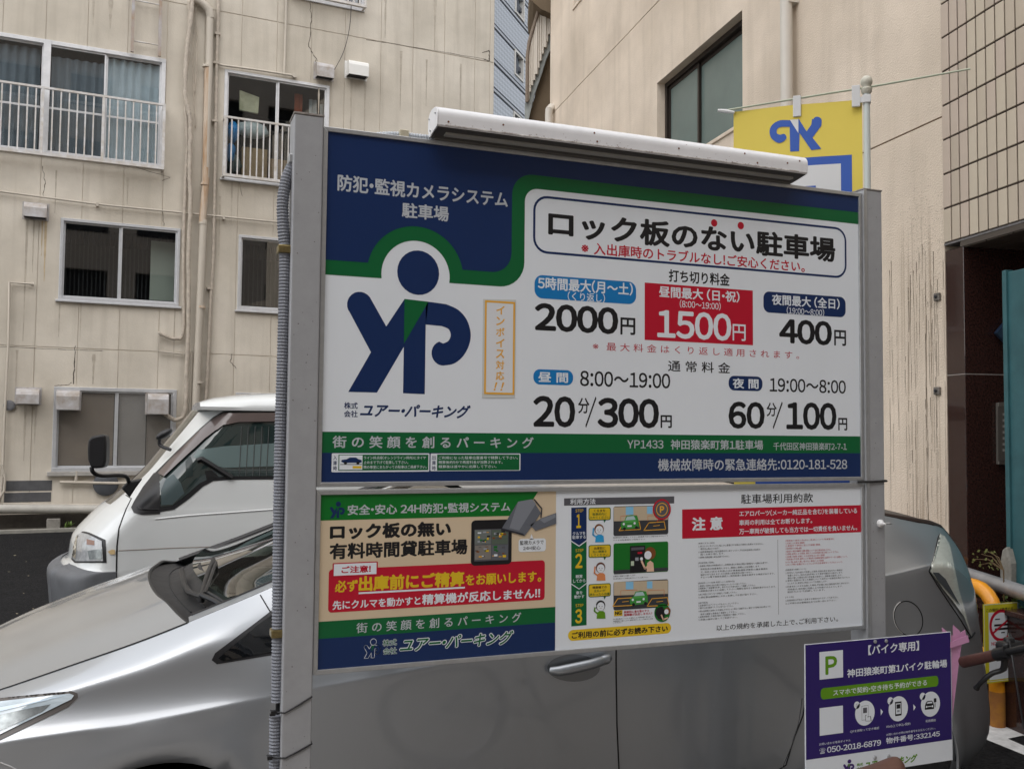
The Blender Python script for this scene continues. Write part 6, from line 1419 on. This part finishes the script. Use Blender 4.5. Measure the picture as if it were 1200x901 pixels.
#  x: [(w, z) x 9 rows]: sill, lower, flank, under crease, crease, above crease, shoulder, upper, top edge (bonnet seam / roof rail)
ST = {
 -.86: [(.62, .20), (.50, .30), (.46, .42), (.46, .56), (.47, .58), (.50, .61), (.54, .64), (.60, .66), (.66, .68)],
 -.74: [(.36, .18), (.26, .28), (.22, .42), (.22, .62), (.225, .64), (.25, .67), (.29, .70), (.36, .725), (.44, .74)],
 -.58: [(.22, .18), (.11, .28), (.075, .42), (.07, .68), (.073, .70), (.09, .735), (.13, .775), (.20, .80), (.28, .815)],
 -.40: [(.14, .18), (.045, .28), (.018, .42), (.012, .755), (.014, .77), (.040, .81), (.068, .845), (.10, .864), (.175, .882)],
 -.20: [(.11, .18), (.015, .28), (-.004, .42), (-.002, .775), (0, .790), (.032, .838), (.048, .878), (.062, .912), (.155, .945)],
  .00: [(.10, .18), (.008, .28), (-.008, .42), (-.004, .785), (-.001, .800), (.034, .855), (.050, .906), (.060, .956), (.150, 1.007)],
  .20: [(.10, .18), (.010, .28), (.0, .42), (0, .805), (.002, .820), (.034, .875), (.050, .945), (.068, 1.02), (.155, 1.078)],
  .40: [(.09, .18), (.014, .28), (.008, .42), (.002, .825), (.004, .842), (.018, .89), (.040, .955), (.10, 1.06), (.180, 1.150)],
  .70: [(.085, .18), (.014, .28), (.010, .42), (.000, .855), (.002, .872), (.018, .915), (.045, .970), (.13, 1.13), (.225, 1.268)],
 1.05: [(.085, .18), (.014, .28), (.010, .42), (-.002, .890), (.000, .908), (.018, .945), (.05, .985), (.16, 1.20), (.265, 1.395)],
 1.50: [(.085, .18), (.014, .28), (.010, .42), (-.002, .935), (.000, .953), (.018, .985), (.05, 1.01), (.17, 1.24), (.28, 1.44)],
 2.00: [(.085, .18), (.014, .28), (.010, .42), (-.004, .990), (-.002, 1.008), (.014, 1.03), (.05, 1.05), (.17, 1.25), (.28, 1.43)],
 2.40: [(.10, .18), (.02, .28), (.006, .42), (-.006, 1.040), (-.003, 1.057), (.012, 1.08), (.045, 1.11), (.15, 1.26), (.25, 1.39)],
 2.75: [(.11, .18), (.02, .28), (.006, .42), (-.004, 1.075), (-.001, 1.092), (.020, 1.125), (.055, 1.17), (.11, 1.26), (.17, 1.335)],
 3.00: [(.13, .18), (.04, .28), (.018, .42), (.010, 1.100), (.014, 1.118), (.035, 1.145), (.065, 1.18), (.11, 1.24), (.16, 1.292)],
 3.20: [(.18, .18), (.085, .28), (.055, .42), (.075, 1.05), (.080, 1.07), (.10, 1.11), (.12, 1.15), (.15, 1.20), (.20, 1.258)],
 3.40: [(.30, .18), (.18, .28), (.13, .42), (.19, .93), (.20, .96), (.22, 1.02), (.25, 1.09), (.29, 1.15), (.34, 1.20)],
 3.52: [(.42, .18), (.30, .28), (.23, .42), (.35, .80), (.37, .84), (.42, .92), (.46, 1.0), (.50, 1.08), (.52, 1.15)],
 3.58: [(.60, .18), (.45, .28), (.40, .42), (.55, .68), (.60, .70), (.62, .72), (.64, .74), (.66, .76), (.68, .78)]}
xs_ = sorted(ST)
cols = [[c for wz in ST[x] for c in wz]+[x] for x in xs_]
D1 = dense(cols, 6)
grid = []
for r_ in D1:
    x = r_[-1]; sec = [(r_[2*k], r_[2*k+1]) for k in range(9)]; ds = dense(sec, 5)
    for it in range(9): ds = [ds[0]]+[((a[0]+2*b[0]+c[0])/4, (a[1]+2*b[1]+c[1])/4) for a, b, c in zip(ds, ds[1:], ds[2:])]+[ds[-1]]
    def fl_(x, w_, z_):
        for wx in (.055, 2.735):
            d = math.hypot(x-wx, z_-.33)
            if z_ < .80: w_ -= .020*math.exp(-((d-.39)/.055)**2)
        return w_
    grid.append([(x, NP+fl_(x, w_, z_), z_) for w_, z_ in ds])
sh0 = Shell(grid, MP, car)
F = cut_arches(grid, [(.055, .33, .355), (2.735, .33, .345)])
V = [p for r_ in grid for p in r_]; nc = len(grid[0])
MB().add(V, F).build('body_side', m_silver, car, smooth='all'); MB().add([sh0.mir(v) for v in V], F).build('body_side', m_silver, car, smooth='all')
# wheel arch lips and liners
for wx in (.055, 2.735):
    for y, s in ((NP, 1), (2*MP-NP, -1)):
        MB().tube([(wx+.356*math.cos(a), y+s*.012, .33+.356*math.sin(a)) for a in [math.radians(q) for q in range(-20, 201, 8)]], .006, 8).build('arch_lip', m_silver, car, smooth=True)
        b = MB(); n = 20; vs = [(wx+.36*math.cos(PI*i/n), yy, .33+.36*math.sin(PI*i/n)) for yy in (y+s*.01, y+s*.3) for i in range(n+1)]
        b.add(vs, [(i, i+1, n+2+i, n+1+i) for i in range(n)]); b.build('wheel_arch', m_gap, car)
        wheel((wx, y+s*.115, .318), .318, car, -s, .195)
MB().box((-.6, NP+.3, .16), (3.3, 2*MP-NP-.3, .6)).build('underbody', m_gap, car)
# bonnet
def topx(x):
    for a, b_ in zip(D1, D1[1:]):
        if a[-1] <= x <= b_[-1]: t = (x-a[-1])/(b_[-1]-a[-1]); return (a[16]+(b_[16]-a[16])*t, a[17]+(b_[17]-a[17])*t)
    return (D1[-1][16], D1[-1][17])
bon = []; nS = 26; XF, XB = -.84, .125
for i in range(nS+1):
    row = []; t = i/nS
    for j in range(33):
        c = j/16-1      # -1 near seam .. 1 far seam
        xb = XB-.115*(1-abs(c)**2.2); x = XF+(xb-XF)*t
        w0, z0 = topx(XF+(XB-XF)*t); y = MP+c*(MP-NP-w0)
        zz = z0+(.045*(1-c*c) + .010*math.exp(-((abs(c)-.72)/.14)**2))*min(1, .35+t*.9)+.001 - (.012*(1-abs(c)**2.2) if t > .9 else 0)*0
        row.append((x, y, zz))
    bon.append(row)
n_ = 33
bo = MB().add([p for r_ in bon for p in r_], [(i*n_+j, i*n_+j+1, (i+1)*n_+j+1, (i+1)*n_+j) for i in range(nS) for j in range(n_-1)]).build('bonnet', m_silver, car, smooth='all')
MB().tube([(p[0], p[1], p[2]-.0005) for p in [r_[0] for r_ in bon]], .0028, 6).build('bonnet_gap', m_gap, bo, smooth=True); MB().tube([(p[0], p[1], p[2]-.0005) for p in [r_[-1] for r_ in bon]], .0028, 6).build('bonnet_gap', m_gap, bo, smooth=True)
MB().tube([(p[0]+.003, p[1], p[2]-.004) for p in bon[-1]], .006, 8).build('bonnet_seal', m_rub, bo, smooth=True)
# windscreen, roof, rear screen as one lofted top, split by part
def topline(x, c):  # z at lateral c
    w0, z0 = topx(x); crown = .045 if x < 1 else .05
    return (MP+c*(MP-NP-w0), z0+crown*(1-c*c))
def toploft(xa, xb, name, m, n=14, c0=-1, c1=1, dz=0, curve=0, curve2=0):
    rows = []
    for i in range(n+1):
        t = i/n; row = []
        for j in range(17):
            c = c0+(c1-c0)*j/16; x = (xa-curve*(1-c*c))*(1-t)+(xb-curve2*(1-c*c))*t; x = max(x, -.8)
            y, z = topline(x, c); 
            if curve and x < xa+.2: z = max(z, topx(xa)[1]+.02*(1-c*c)+ (x-xa+curve)*.18)
            row.append((x, y, z+dz))
        rows.append(row)
    return MB().add([p for r_ in rows for p in r_], [(i*17+j, i*17+j+1, (i+1)*17+j+1, (i+1)*17+j) for i in range(n) for j in range(16)]).build(name, m, car, smooth='all')
cowl = []
for i in range(9):
    t = i/8; row = []
    for j in range(25):
        c = j/12-1; xb = XB-.115*(1-abs(c)**2.2)+.004; x = xb+(.30-.10*(1-c*c)-xb)*t; w0, z0 = topx(XB); y = MP+c*(MP-NP-w0-.004); z = z0+.045*(1-c*c)-.006-.030*math.sin(PI*min(t*1.1, 1))+.035*t
        row.append((x, y, z))
    cowl.append(row)
MB().add([p for r_ in cowl for p in r_], [(i*25+j, i*25+j+1, (i+1)*25+j+1, (i+1)*25+j) for i in range(8) for j in range(24)]).build('cowl', m_cowl, car, smooth='all')
for k in (3, 5): MB().tube([(p[0], p[1], p[2]+.001) for p in cowl[k][3:22]], .003, 6).build('cowl_rib', m_cowl, car, smooth=True)
toploft(.26, 1.12, 'windscreen', g_auto, c0=-.93, c1=.93, dz=-.003, curve=.09, curve2=.05)
for c0, c1 in ((-1, -.93), (.93, 1)): toploft(.13, 1.12, 'windscreen_pillar', m_silver if c0 < 0 else m_silver, c0=c0, c1=c1, dz=.001)
MB().tube([tuple(list(topline(.14+.98*i/20, -.925))[0:0])+(.14+.98*i/20, topline(.14+.98*i/20, -.925)[0], topline(.14+.98*i/20, -.925)[1]+.001) for i in range(21)], .005, 6).build('screen_seal', m_rub, car, smooth=True)
MB().tube([(.14+.98*i/20, topline(.14+.98*i/20, .925)[0], topline(.14+.98*i/20, .925)[1]+.001) for i in range(21)], .012, 6).build('screen_seal', m_rub, car, smooth=True)
toploft(1.12, 2.55, 'roof', m_silver, n=14); toploft(2.55, 3.30, 'rear_screen', g_priv, n=8, c0=-.90, c1=.90); 
for c0, c1 in ((-1, -.90), (.90, 1)): toploft(2.55, 3.30, 'rear_pillar', m_silver, n=8, c0=c0, c1=c1)
toploft(2.62, 3.12, 'spoiler', m_rub, n=6, c0=-.97, c1=.97, dz=.012)
# rear end closing panel
rr = [grid[-1], [sh0.mir(p) for p in grid[-1]]]; ncg = len(grid[-1])
MB().add(rr[0]+[tuple(p) for p in rr[1]], [(j, j+1, ncg+j+1, ncg+j) for j in range(ncg-1)]).build('rear_bumper', m_silver, car, smooth='all')
toploft(3.30, 3.58, 'tailgate', m_silver, n=8)
MB().add([p for p in grid[0]]+[sh0.mir(p) for p in grid[0]], [(j, j+1, ncg+j+1, ncg+j) for j in range(ncg-1)]).build('front_bumper', m_silver, car)
# cabin
MB().box((.35, NP+.25, .5), (.62, 2*MP-NP-.25, 1.03)).build('dashboard', m_int, car, bevel=.04)
for y in (NP+.32, 2*MP-NP-.82): MB().box((1.0, y, .5), (1.5, y+.5, .72)).box((1.42, y, .72), (1.58, y+.5, 1.12)).box((1.46, y+.13, 1.12), (1.56, y+.37, 1.32)).build('seat', m_int, car, bevel=.04)
MB().box((2.1, NP+.2, .5), (2.3, 2*MP-NP-.2, 1.1)).build('seat', m_int, car, bevel=.05); MB().box((.2, NP+.15, .3), (2.9, 2*MP-NP-.15, .5)).build('floor_pan', m_int, car)
MB().tube([(.78+.03*math.sin(a), 2*MP-NP-.48+.18*math.cos(a), .98+.17*math.sin(a)) for a in [2*PI*i/24 for i in range(24)]], .014, 8, closed=True).build('steering_wheel', m_int, car, smooth=True)
# side glass, mirrors, handles, gaps, lamps
sh0.overlay([(248, 773), (252, 765), (300, 729), (321, 713), (345, 700), (345, 763), (254, 778)], .0010, 'window_surround', m_rub, car)
sh0.overlay([(256, 771), (300, 734), (321, 719), (345, 707), (345, 759), (262, 774)], .0035, 'quarter_glass', g_priv, car)
sh0.overlay([(.42, .985), (.62, 1.175), (.85, 1.285), (1.08, 1.36), (1.42, 1.385), (1.42, 1.02), (.9, 1.005)], .004, 'side_window', g_priv, car, mode='xz')
sh0.overlay([(1.50, 1.03), (1.50, 1.385), (2.0, 1.375), (2.42, 1.31), (2.60, 1.22), (2.30, 1.10), (1.9, 1.06)], .004, 'side_window', g_priv, car, mode='xz')
sh0.line([(305, 697), (311, 707), (317, 717)], .0022, .0, 'panel_gap', m_gap, car)
sh0.line([(722, 740), (722, 790), (723, 850), (725.5, 905), (727, 960)], .0030, -.0006, 'door_gap', m_gap, car)
sh0.line([(722, 740), (721, 690), (718, 640)], .0030, -.0006, 'door_gap', m_gap, car)
sh0.line([(948, 800), (941, 838), (930, 866), (921, 896), (900, 910)], .0030, -.0006, 'door_gap', m_gap, car)
sh0.line([(352, 1000), (350, 930), (346, 860), (340, 800), (338, 780)], .0030, -.0006, 'door_gap', m_gap, car)
sh0.line([(0, 893), (12, 897.5), (22, 903), (60, 925)], .0025, 0, 'bumper_gap', mat('gap_pale', (.5, .5, .5), rough=.4), car)
# handle
def hpt(px, py, off): q, n = sh0.cam(px, py); n = -n if n.y > 0 else n; return q+n*off
MBh = MB(); cx_, cy_ = hpt(674, 780, 0), None
sh0.overlay([(672+33*math.cos(a), 782+17.5*math.sin(a)-.0*math.cos(a)) for a in [2*PI*i/24 for i in range(24)]], .0012, 'handle_rim', m_silver, car, cuts=1)
sh0.overlay([(672+31*math.cos(a), 782.3+16*math.sin(a)) for a in [2*PI*i/24 for i in range(24)]], .0016, 'handle_recess', mat('recess_shade_silver', (.20, .21, .22), rough=.35, metal=.6, coat=.6), car, cuts=1)  # flat patch: the hollow's shade is put into a darker silver
hb = MB().tube([hpt(643, 784, .016), hpt(650, 783, .034), hpt(665, 779.5, .040), hpt(685, 775.0, .040), hpt(699, 771.5, .034), hpt(703, 770.5, .026)], [.013, .0175, .0185, .0175, .017, .014], 12).build('door_handle', m_silver, car, smooth=True)
MB().tube([hpt(701, 771, .030), hpt(706, 769.5, .030), hpt(711, 768.5, .018)], [.0165, .0175, .013], 12).build('key_cover', m_silver, car, smooth=True)
# far-side mirror twin of the handle
MB().tube([sh0.mir(hpt(643, 784, .016)), sh0.mir(hpt(665, 779.5, .040)), sh0.mir(hpt(703, 770.5, .026))], .013, 10).build('door_handle', m_silver, car, smooth=True)
# door mirrors (hidden by the board, still part of the car)
for s in (0, 1):
    c = Vector((.72, NP-.08, 1.03)); c = Vector(sh0.mir(c)) if s else c
    MB().lathe([(.01, -.06), (.07, -.05), (.085, 0), (.06, .05), (.01, .06)], c, 'x', 16).build('door_mirror', m_silver, car, smooth=True)
    MB().tube([c, c+Vector((.03, (.10 if not s else -.10), -.04))], .02, 8).build('mirror_arm', m_rub, car)
# fuel flap ring
fl = [(1064.5+16.5*math.cos(a)+2.8*math.sin(a), 724.5+20.5*math.sin(a)) for a in [2*PI*i/36 for i in range(37)]]
sh0.line(fl, .0022, .0002, 'fuel_flap_gap', m_gap, car, both=False); sh0.line([(a-1.0, b_-.3) for a, b_ in fl[12:26]], .0016, .001, 'fuel_flap_edge', mat('edge_bright', (.7, .7, .7), rough=.3), car, both=False)
# headlamp
m_lens = mat('lamp_lens', (.30, .36, .40), rough=.05, spec=.8, coat=1, noise=.6, nscale=9, stretch=(.25, 1, 3), noise2=(.75, .85, .92)); m_lens2 = mat('lamp_inner', (.30, .33, .34), rough=.2, metal=.5, noise=.4, nscale=40)
hl = sh0.overlay([(-70, 834), (0, 818), (50, 813), (84, 809.5), (91, 812), (91.5, 817), (80, 828), (50, 843), (0, 867), (-40, 880), (-80, 872)], .002, 'headlamp', mat('lamp_rim', (.10, .09, .085), rough=.3), car, cuts=4)
sh0.overlay([(-62, 838), (0, 823), (50, 816.5), (82, 812.5), (87, 814.5), (84, 819), (50, 836), (0, 861), (-40, 871)], .005, 'headlamp_lens', m_lens, hl, cuts=4, both=False)
sh0.overlay([(-40, 848), (0, 838), (40, 829), (60, 825), (50, 834), (0, 857), (-30, 864)], .0062, 'reflector', m_lens2, hl, cuts=3, both=False)
sh0.overlay([(-60, 842), (0, 830), (45, 821), (80, 814), (55, 820.5), (0, 834.5), (-60, 848)], .0066, 'light_guide', mat('guide', (.65, .78, .9), rough=.1, coat=1), hl, cuts=3, both=False)
# tail lamp
m_tl = mat('tail_lens', (.46, .47, .43), rough=.1, coat=1, spec=.7, noise=.45, nscale=22, stretch=(1.5, .3, 4), noise2=(.62, .66, .60))
tl = sh0.overlay([(1100.5, 626), (1106, 629), (1112, 640), (1116, 660), (1122, 690), (1130, 718), (1137.5, 746), (1128, 722), (1115, 704), (1104, 690), (1089, 669), (1094, 655)], .006, 'tail_lamp', m_tl, car, cuts=3)
sh0.overlay([(1091, 670), (1098, 670.5), (1106, 678), (1123, 709), (1108, 692), (1098, 681)], .0085, 'tail_lamp_inner', mat('tl_dark', (.07, .08, .09), rough=.25), tl, cuts=2, both=False)
sh0.line([(1137, 745), (1125, 725), (1110, 703), (1098, 685), (1088.5, 669), (1094, 654), (1099, 630), (1101, 626)], .0022, .001, 'lamp_gap', m_gap, tl, both=False)
sh0.line([(1134, 748), (1138, 746), (1142, 741)], .004, .001, 'bumper_gap', m_gap, car, both=False)
MB().tube([(x, NP+topx(x)[0]+.012, topx(x)[1]+.002) for x in (3.30, 3.22, 3.14, 3.05, 2.95, 2.85, 2.7, 2.5)], [.006, .013, .016, .016, .014, .012, .010, .008], 8).build('screen_trim', mat('brown_trim', (.05, .035, .03), rough=.4), car, smooth=True)
# wipers
def wp_(pts, r_=.007, nm='wiper_arm'): return MB().tube([atY(a, b_, y)+Vector((0, 0, 0)) for a, b_, y in pts], r_, 8).build(nm, m_rub, car, smooth=True)
wp_([(236, 698, 3.30), (243, 672, 3.62), (250, 655, 3.9)], .008); wp_([(240, 695, 3.30), (252, 662, 3.66), (254, 657, 3.95)], .006, 'wiper_blade')
wp_([(213, 668, 3.75), (216, 685, 3.55), (222, 694, 3.42), (236, 699, 3.30)], .010); wp_([(236, 697, 3.3), (252, 704, 3.20), (266, 713, 3.14)], .009); wp_([(244, 694, 3.3), (256, 701, 3.2), (269, 710, 3.15)], .005, 'wiper_blade')
for (a, b_, y) in ((236, 700, 3.3),): q = atY(a, b_, y); MB().lathe([(.011, -.015), (.010, .006), (.004, .010)], q, 'z', 14).build('wiper_pivot', m_rub, car, smooth=True)

# ============ white van
van = thing('white_van', 'white cab over van with grey bumper and black door mirror facing left', 'van', (1.4, 7.83, 0))
VP, VM = 7.0, 7.83
# front outline x(z) and side offset w(z)
HF = [(.22, -.50, .06), (.30, -.565, .03), (.50, -.590, .0), (.62, -.600, .0), (.665, -.56, .0), (.695, -.500, .0), (.86, -.470, .002), (.98, -.375, .006), (1.07, -.290, .012), (1.12, -.225, .018), (1.31, -.020, .035), (1.50, .130, .065), (1.70, .285, .100), (1.795, .355, .118)]
HD = dense(HF, 4)
dl = [0, .015, .04, .08, .14, .22, .34, .5, .75, 1.05, 1.4, 1.8, 2.2, 2.7, 3.2, 3.7]
def vw(d): return .42*max(0, 1-d/.30)**2.6
vg = []
for d in dl:
    row = []
    for z, xf, w_ in HD: row.append((min(xf+d, 3.62), VP+w_+vw(d), z))
    vg.append(row)
# even out the rear
for i, d in enumerate(dl):
    if d > .5: vg[i] = [(-.05+d+(xf+.05)*max(0, 1-(d-.5)/1.2), VP+w_, z) for z, xf, w_ in HD]
Dv = dense([[c for p in r_ for c in p] for r_ in vg], 4)
vg = [[tuple(r_[3*k:3*k+3]) for k in range(len(HD))] for r_ in Dv]
vs0 = Shell(vg, VM, van)
Fv = cut_arches(vg, [(.30, .31, .33), (2.75, .31, .33)]); Vv = [p for r_ in vg for p in r_]
MB().add(Vv, Fv).build('body_side', m_whitep, van, smooth='all'); MB().add([vs0.mir(v) for v in Vv], Fv).build('body_side', m_whitep, van, smooth='all')
nf = len(vg[0])
def vfront(z0, z1, nm, m, dx=0, dy=0):
    ps = [p for p in vg[0] if z0-1e-3 <= p[2] <= z1+1e-3]; k = 9; vs = []
    for p in ps:
        for j in range(k): c = j/(k-1); y = p[1]-dy+(2*VM-2*p[1]+2*dy)*c; vs.append((p[0]-.05*(1-(2*c-1)**2)+dx, y, p[2]))
    return MB().add(vs, [(i*k+j, i*k+j+1, (i+1)*k+j+1, (i+1)*k+j) for i in range(len(ps)-1) for j in range(k-1)]).build(nm, m, van, smooth='all')
vfront(.20, 1.105, 'front_panel', m_whitep); vfront(1.09, 1.80, 'windscreen', glass('van_glass', (.55, .65, .62)))
# roof: lofted lip over the side with a raised cap
rp_ = []
for i in range(30):
    t = i/29; x = .335+(3.6-.335)*t; rise = min(1, (t*3.3/.55))**.5
    z0 = 1.800; prof = [(.100, z0-.012), (.096, z0+.012), (.12, z0+.03+.03*rise), (.22, z0+.045+.065*rise), (.45, z0+.05+.085*rise), (.83, z0+.055+.095*rise)]
    rp_.append([(x, VP+w_, z_) for w_, z_ in prof]+[(x, 2*VM-VP-w_, z_) for w_, z_ in reversed(prof[:-1])])
kk = len(rp_[0]); MB().add([p for r_ in rp_ for p in r_], [(i*kk+j, i*kk+j+1, (i+1)*kk+j+1, (i+1)*kk+j) for i in range(29) for j in range(kk-1)]+[tuple(range(kk))]).build('roof', m_whitep, van, smooth=True)
MB().add([vg[-1][0], vg[-1][-1], vs0.mir(vg[-1][-1]), vs0.mir(vg[-1][0])], [(0, 1, 2, 3)]).build('rear_door', m_whitep, van)
MB().box((-.2, VP+.2, .2), (3.5, 2*VM-VP-.2, .45)).build('underbody', m_gap, van)
for wx in (.30, 2.75):
    for y, s in ((VP, 1), (2*VM-VP, -1)): wheel((wx, y+s*.11, .29), .29, van, -s, .17)
m_bump = mat('bumper_grey', (.12, .125, .135), rough=.55, noise=.25, nscale=5)
# bumper: offset copy of the lower front corner
bi = [i for i in range(len(vg)) if vg[i][0][0] < -.12]; bj = [j for j in range(nf) if vg[0][j][2] <= .678]
def bump(mir):
    vs = []
    for i in bi:
        for j in bj:
            p = Vector(vg[i][j]); p.y -= .014; p.x -= .010+.020*max(0, 1-bi.index(i)/5)
            if i == bi[-1]: p.x = -.185
            vs.append(vs0.mir(p) if mir else tuple(p))
    n2 = len(bj); b = MB().add(vs, [(i*n2+j, i*n2+j+1, (i+1)*n2+j+1, (i+1)*n2+j) for i in range(len(bi)-1) for j in range(n2-1)])
    # ledge on top
    k = len(vs); tops = [vs[i*n2+n2-1] for i in range(len(bi))]; b.add(tops+[(x+.09 if q < 6 else x, y+(.10 if not mir else -.10), z+.016) for q, (x, y, z) in enumerate(tops)], [(i, i+1, len(tops)+i+1, len(tops)+i) for i in range(len(tops)-1)])
    return b.build('bumper', m_bump, van, smooth=True)
bump(False); bump(True); vfront(.24, .68, 'bumper_front', m_bump, dx=-.03, dy=.014)
def vo(pts, off, nm, m, par=None, cuts=2, both=True): return vs0.overlay(pts, off, nm, m, par or van, cuts=cuts, both=both)
hv = vo([(86.5, 619.5), (105, 624), (124, 632.5), (125, 659.3), (88, 659.3), (80, 651), (79.5, 641)], .003, 'headlamp', m_rub, cuts=3)
vo([(87, 622), (104, 626.5), (120, 634), (121.5, 657), (90, 657.5), (82, 650), (81.5, 641)], .008, 'headlamp_lens', mat('van_lens', (.20, .21, .22), rough=.08, coat=1, spec=.6, noise=.6, nscale=14, noise2=(.50, .51, .52)), hv, cuts=3, both=False)
vo([(92, 627), (90, 655), (83, 649), (84, 640)], .010, 'indicator_lens', mat('van_ind', (.42, .38, .30), rough=.1, coat=1), hv, both=False)
vo([(104, 645), (120, 643), (120.5, 655), (106, 655)], .010, 'reflector', m_lens2, hv, both=False); vo([(103, 632), (112, 634), (112, 639), (103, 638)], .010, 'bulb', mat('bulb_brown', (.25, .14, .10), rough=.2), hv, both=False)
vo([(126.5, 646), (131, 643.5), (135, 644), (135, 649), (130, 649.5)], .008, 'side_repeater', mat('repeater', (.62, .46, .24), rough=.3), both=True)
vs0.line([(154, 584), (148, 596), (143.7, 607), (139.4, 619), (137, 640), (136.3, 673), (136.5, 700)], .006, -.001, 'door_gap', m_gap, van); vs0.line([(139, 645), (170, 643.6), (200, 642), (250, 640.5), (330, 637)], .004, -.001, 'crease', mat('crease_brown', (.25, .22, .19), rough=.5), van)
vs0.line([(182, 608), (220, 604), (317, 597), (420, 590)], .006, .0, 'crease', m_whitep, van)
vs0.line([(120.5, 585), (137, 573), (153, 583.5)], .004, 0, 'panel_gap', m_gap, van)
vo([(121.5, 584), (143, 567), (149, 571), (135, 581)], .004, 'screen_cowl', mat('screen_dark', (.06, .055, .055), rough=.3))
win = [(182, 554), (205, 531), (235, 502), (250, 489), (262, 482), (290, 480.8), (340, 480), (440, 478.5), (440, 560), (340, 561.5), (270, 562), (250, 563.5), (238, 570), (222, 584), (204, 597), (186, 600)]
vo(win, .003, 'window_seal', m_rub, cuts=2)
gwin = [(187, 556), (207, 534.5), (236, 506), (252, 492), (263, 485.5), (290, 484.5), (336, 484), (430, 482.5), (430, 556), (336, 557.5), (270, 558), (248, 559.5), (234, 566), (218, 580), (202, 592.5), (188, 594)]
m_vg = mat('van_side_glass', (.020, .033, .032), rough=.03, spec=1.0, coat=.6)
vgl = vo(gwin, .006, 'side_window', m_vg, cuts=2)
vo([(187, 556), (207, 534.5), (236, 506), (252, 492), (263, 485.5), (290, 484.5), (336, 484), (430, 482.5), (430, 493), (336, 494), (280, 495), (262, 499), (244, 513), (212, 543), (194, 560)], .020, 'wind_deflector', mat('visor_brown', (.11, .085, .08), rough=.15, coat=.5), both=True)
# seen through the glass: wheel, dash, pale far window and reflections of the opposite wall
pane = MB()
m_wh = mat('wheel_black', (.006, .006, .007), rough=.5)
vs0.line([(231, 540), (236, 538), (246, 544), (262, 554), (272, 560)], .020, .012, 'steering_wheel', m_wh, vgl, both=False)
vo([(240, 552), (248, 551), (256, 558), (242, 562)], .008, 'column', m_wh, vgl, both=False)
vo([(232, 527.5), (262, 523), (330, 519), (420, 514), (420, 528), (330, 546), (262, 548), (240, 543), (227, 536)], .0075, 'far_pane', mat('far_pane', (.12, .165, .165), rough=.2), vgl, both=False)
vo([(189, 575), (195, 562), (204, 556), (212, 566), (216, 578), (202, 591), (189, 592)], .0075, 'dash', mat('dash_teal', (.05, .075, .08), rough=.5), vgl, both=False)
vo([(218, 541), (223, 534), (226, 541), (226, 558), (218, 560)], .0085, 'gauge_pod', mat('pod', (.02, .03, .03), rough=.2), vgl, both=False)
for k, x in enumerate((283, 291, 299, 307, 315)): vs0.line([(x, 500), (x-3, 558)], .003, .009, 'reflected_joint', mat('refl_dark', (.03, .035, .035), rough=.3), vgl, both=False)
tri = vo([(154, 595), (158, 587), (168, 571), (181, 554.5), (188, 554), (187.5, 602), (166, 603), (157, 601)], .006, 'quarter_cover', m_rub, cuts=2); vs0.line([(161, 594), (165, 597), (186, 597)], .006, .007, 'cover_rib', m_rub, tri, both=False)
# door mirror on its stalk
def vpt(px, py, y): return atY(px, py, y)
bse = [vpt(142, 572, 6.94), vpt(150, 564, 6.94), vpt(167, 561, 6.94), vpt(159, 572, 6.94), vpt(152, 583, 6.94)]
MB().prism(bse, (0, .12, 0)).build('mirror_base', m_rub, van, bevel=.01)
MB().tube(catmull([tuple(vpt(*q)) for q in ((151, 565, 6.95), (148, 558.5, 6.88), (138, 557, 6.80), (118, 557.5, 6.72), (109, 553, 6.68), (107.5, 547, 6.68))], 5), .0135, 10).build('mirror_arm', m_rub, van, smooth=True)
mo = [(103, 515), (108, 511), (118, 509), (123.5, 509.5), (124.5, 520), (124, 540), (122, 548), (112, 549), (106, 548), (102.5, 538), (102, 525)]
MB().prism([vpt(a, b_, 6.62) for a, b_ in mo], (.02, .12, 0)).build('mirror_head', m_rub, van, bevel=.014)
MB().tube([vpt(131.5, 543, 6.9)], .01, 4).v
q = vpt(126, 562, 6.9)
MB().tube(catmull([tuple(vpt(*c)) for c in ((200, 527, 7.3), (188, 522, 7.35), (187, 515, 7.35))], 5), .013, 8).build('mirror_arm', m_rub, van, smooth=True)
b = MB(); cq = vpt(192.5, 508.5, 7.35); n1 = 14
vs = []; fs = []
for i in range(7):
    th = PI*i/6
    for j in range(n1): a = 2*PI*j/n1; vs.append((cq.x+(.058*math.sin(th)*math.cos(a)), cq.y+.03*math.cos(th), cq.z+.033*math.sin(th)*math.sin(a)+.45*.058*math.sin(th)*math.cos(a)))
for i in range(6):
    for j in range(n1): fs.append((i*n1+j, i*n1+(j+1) % n1, (i+1)*n1+(j+1) % n1, (i+1)*n1+j))
b.add(vs, fs).build('mirror_head', m_rub, van, smooth='all')
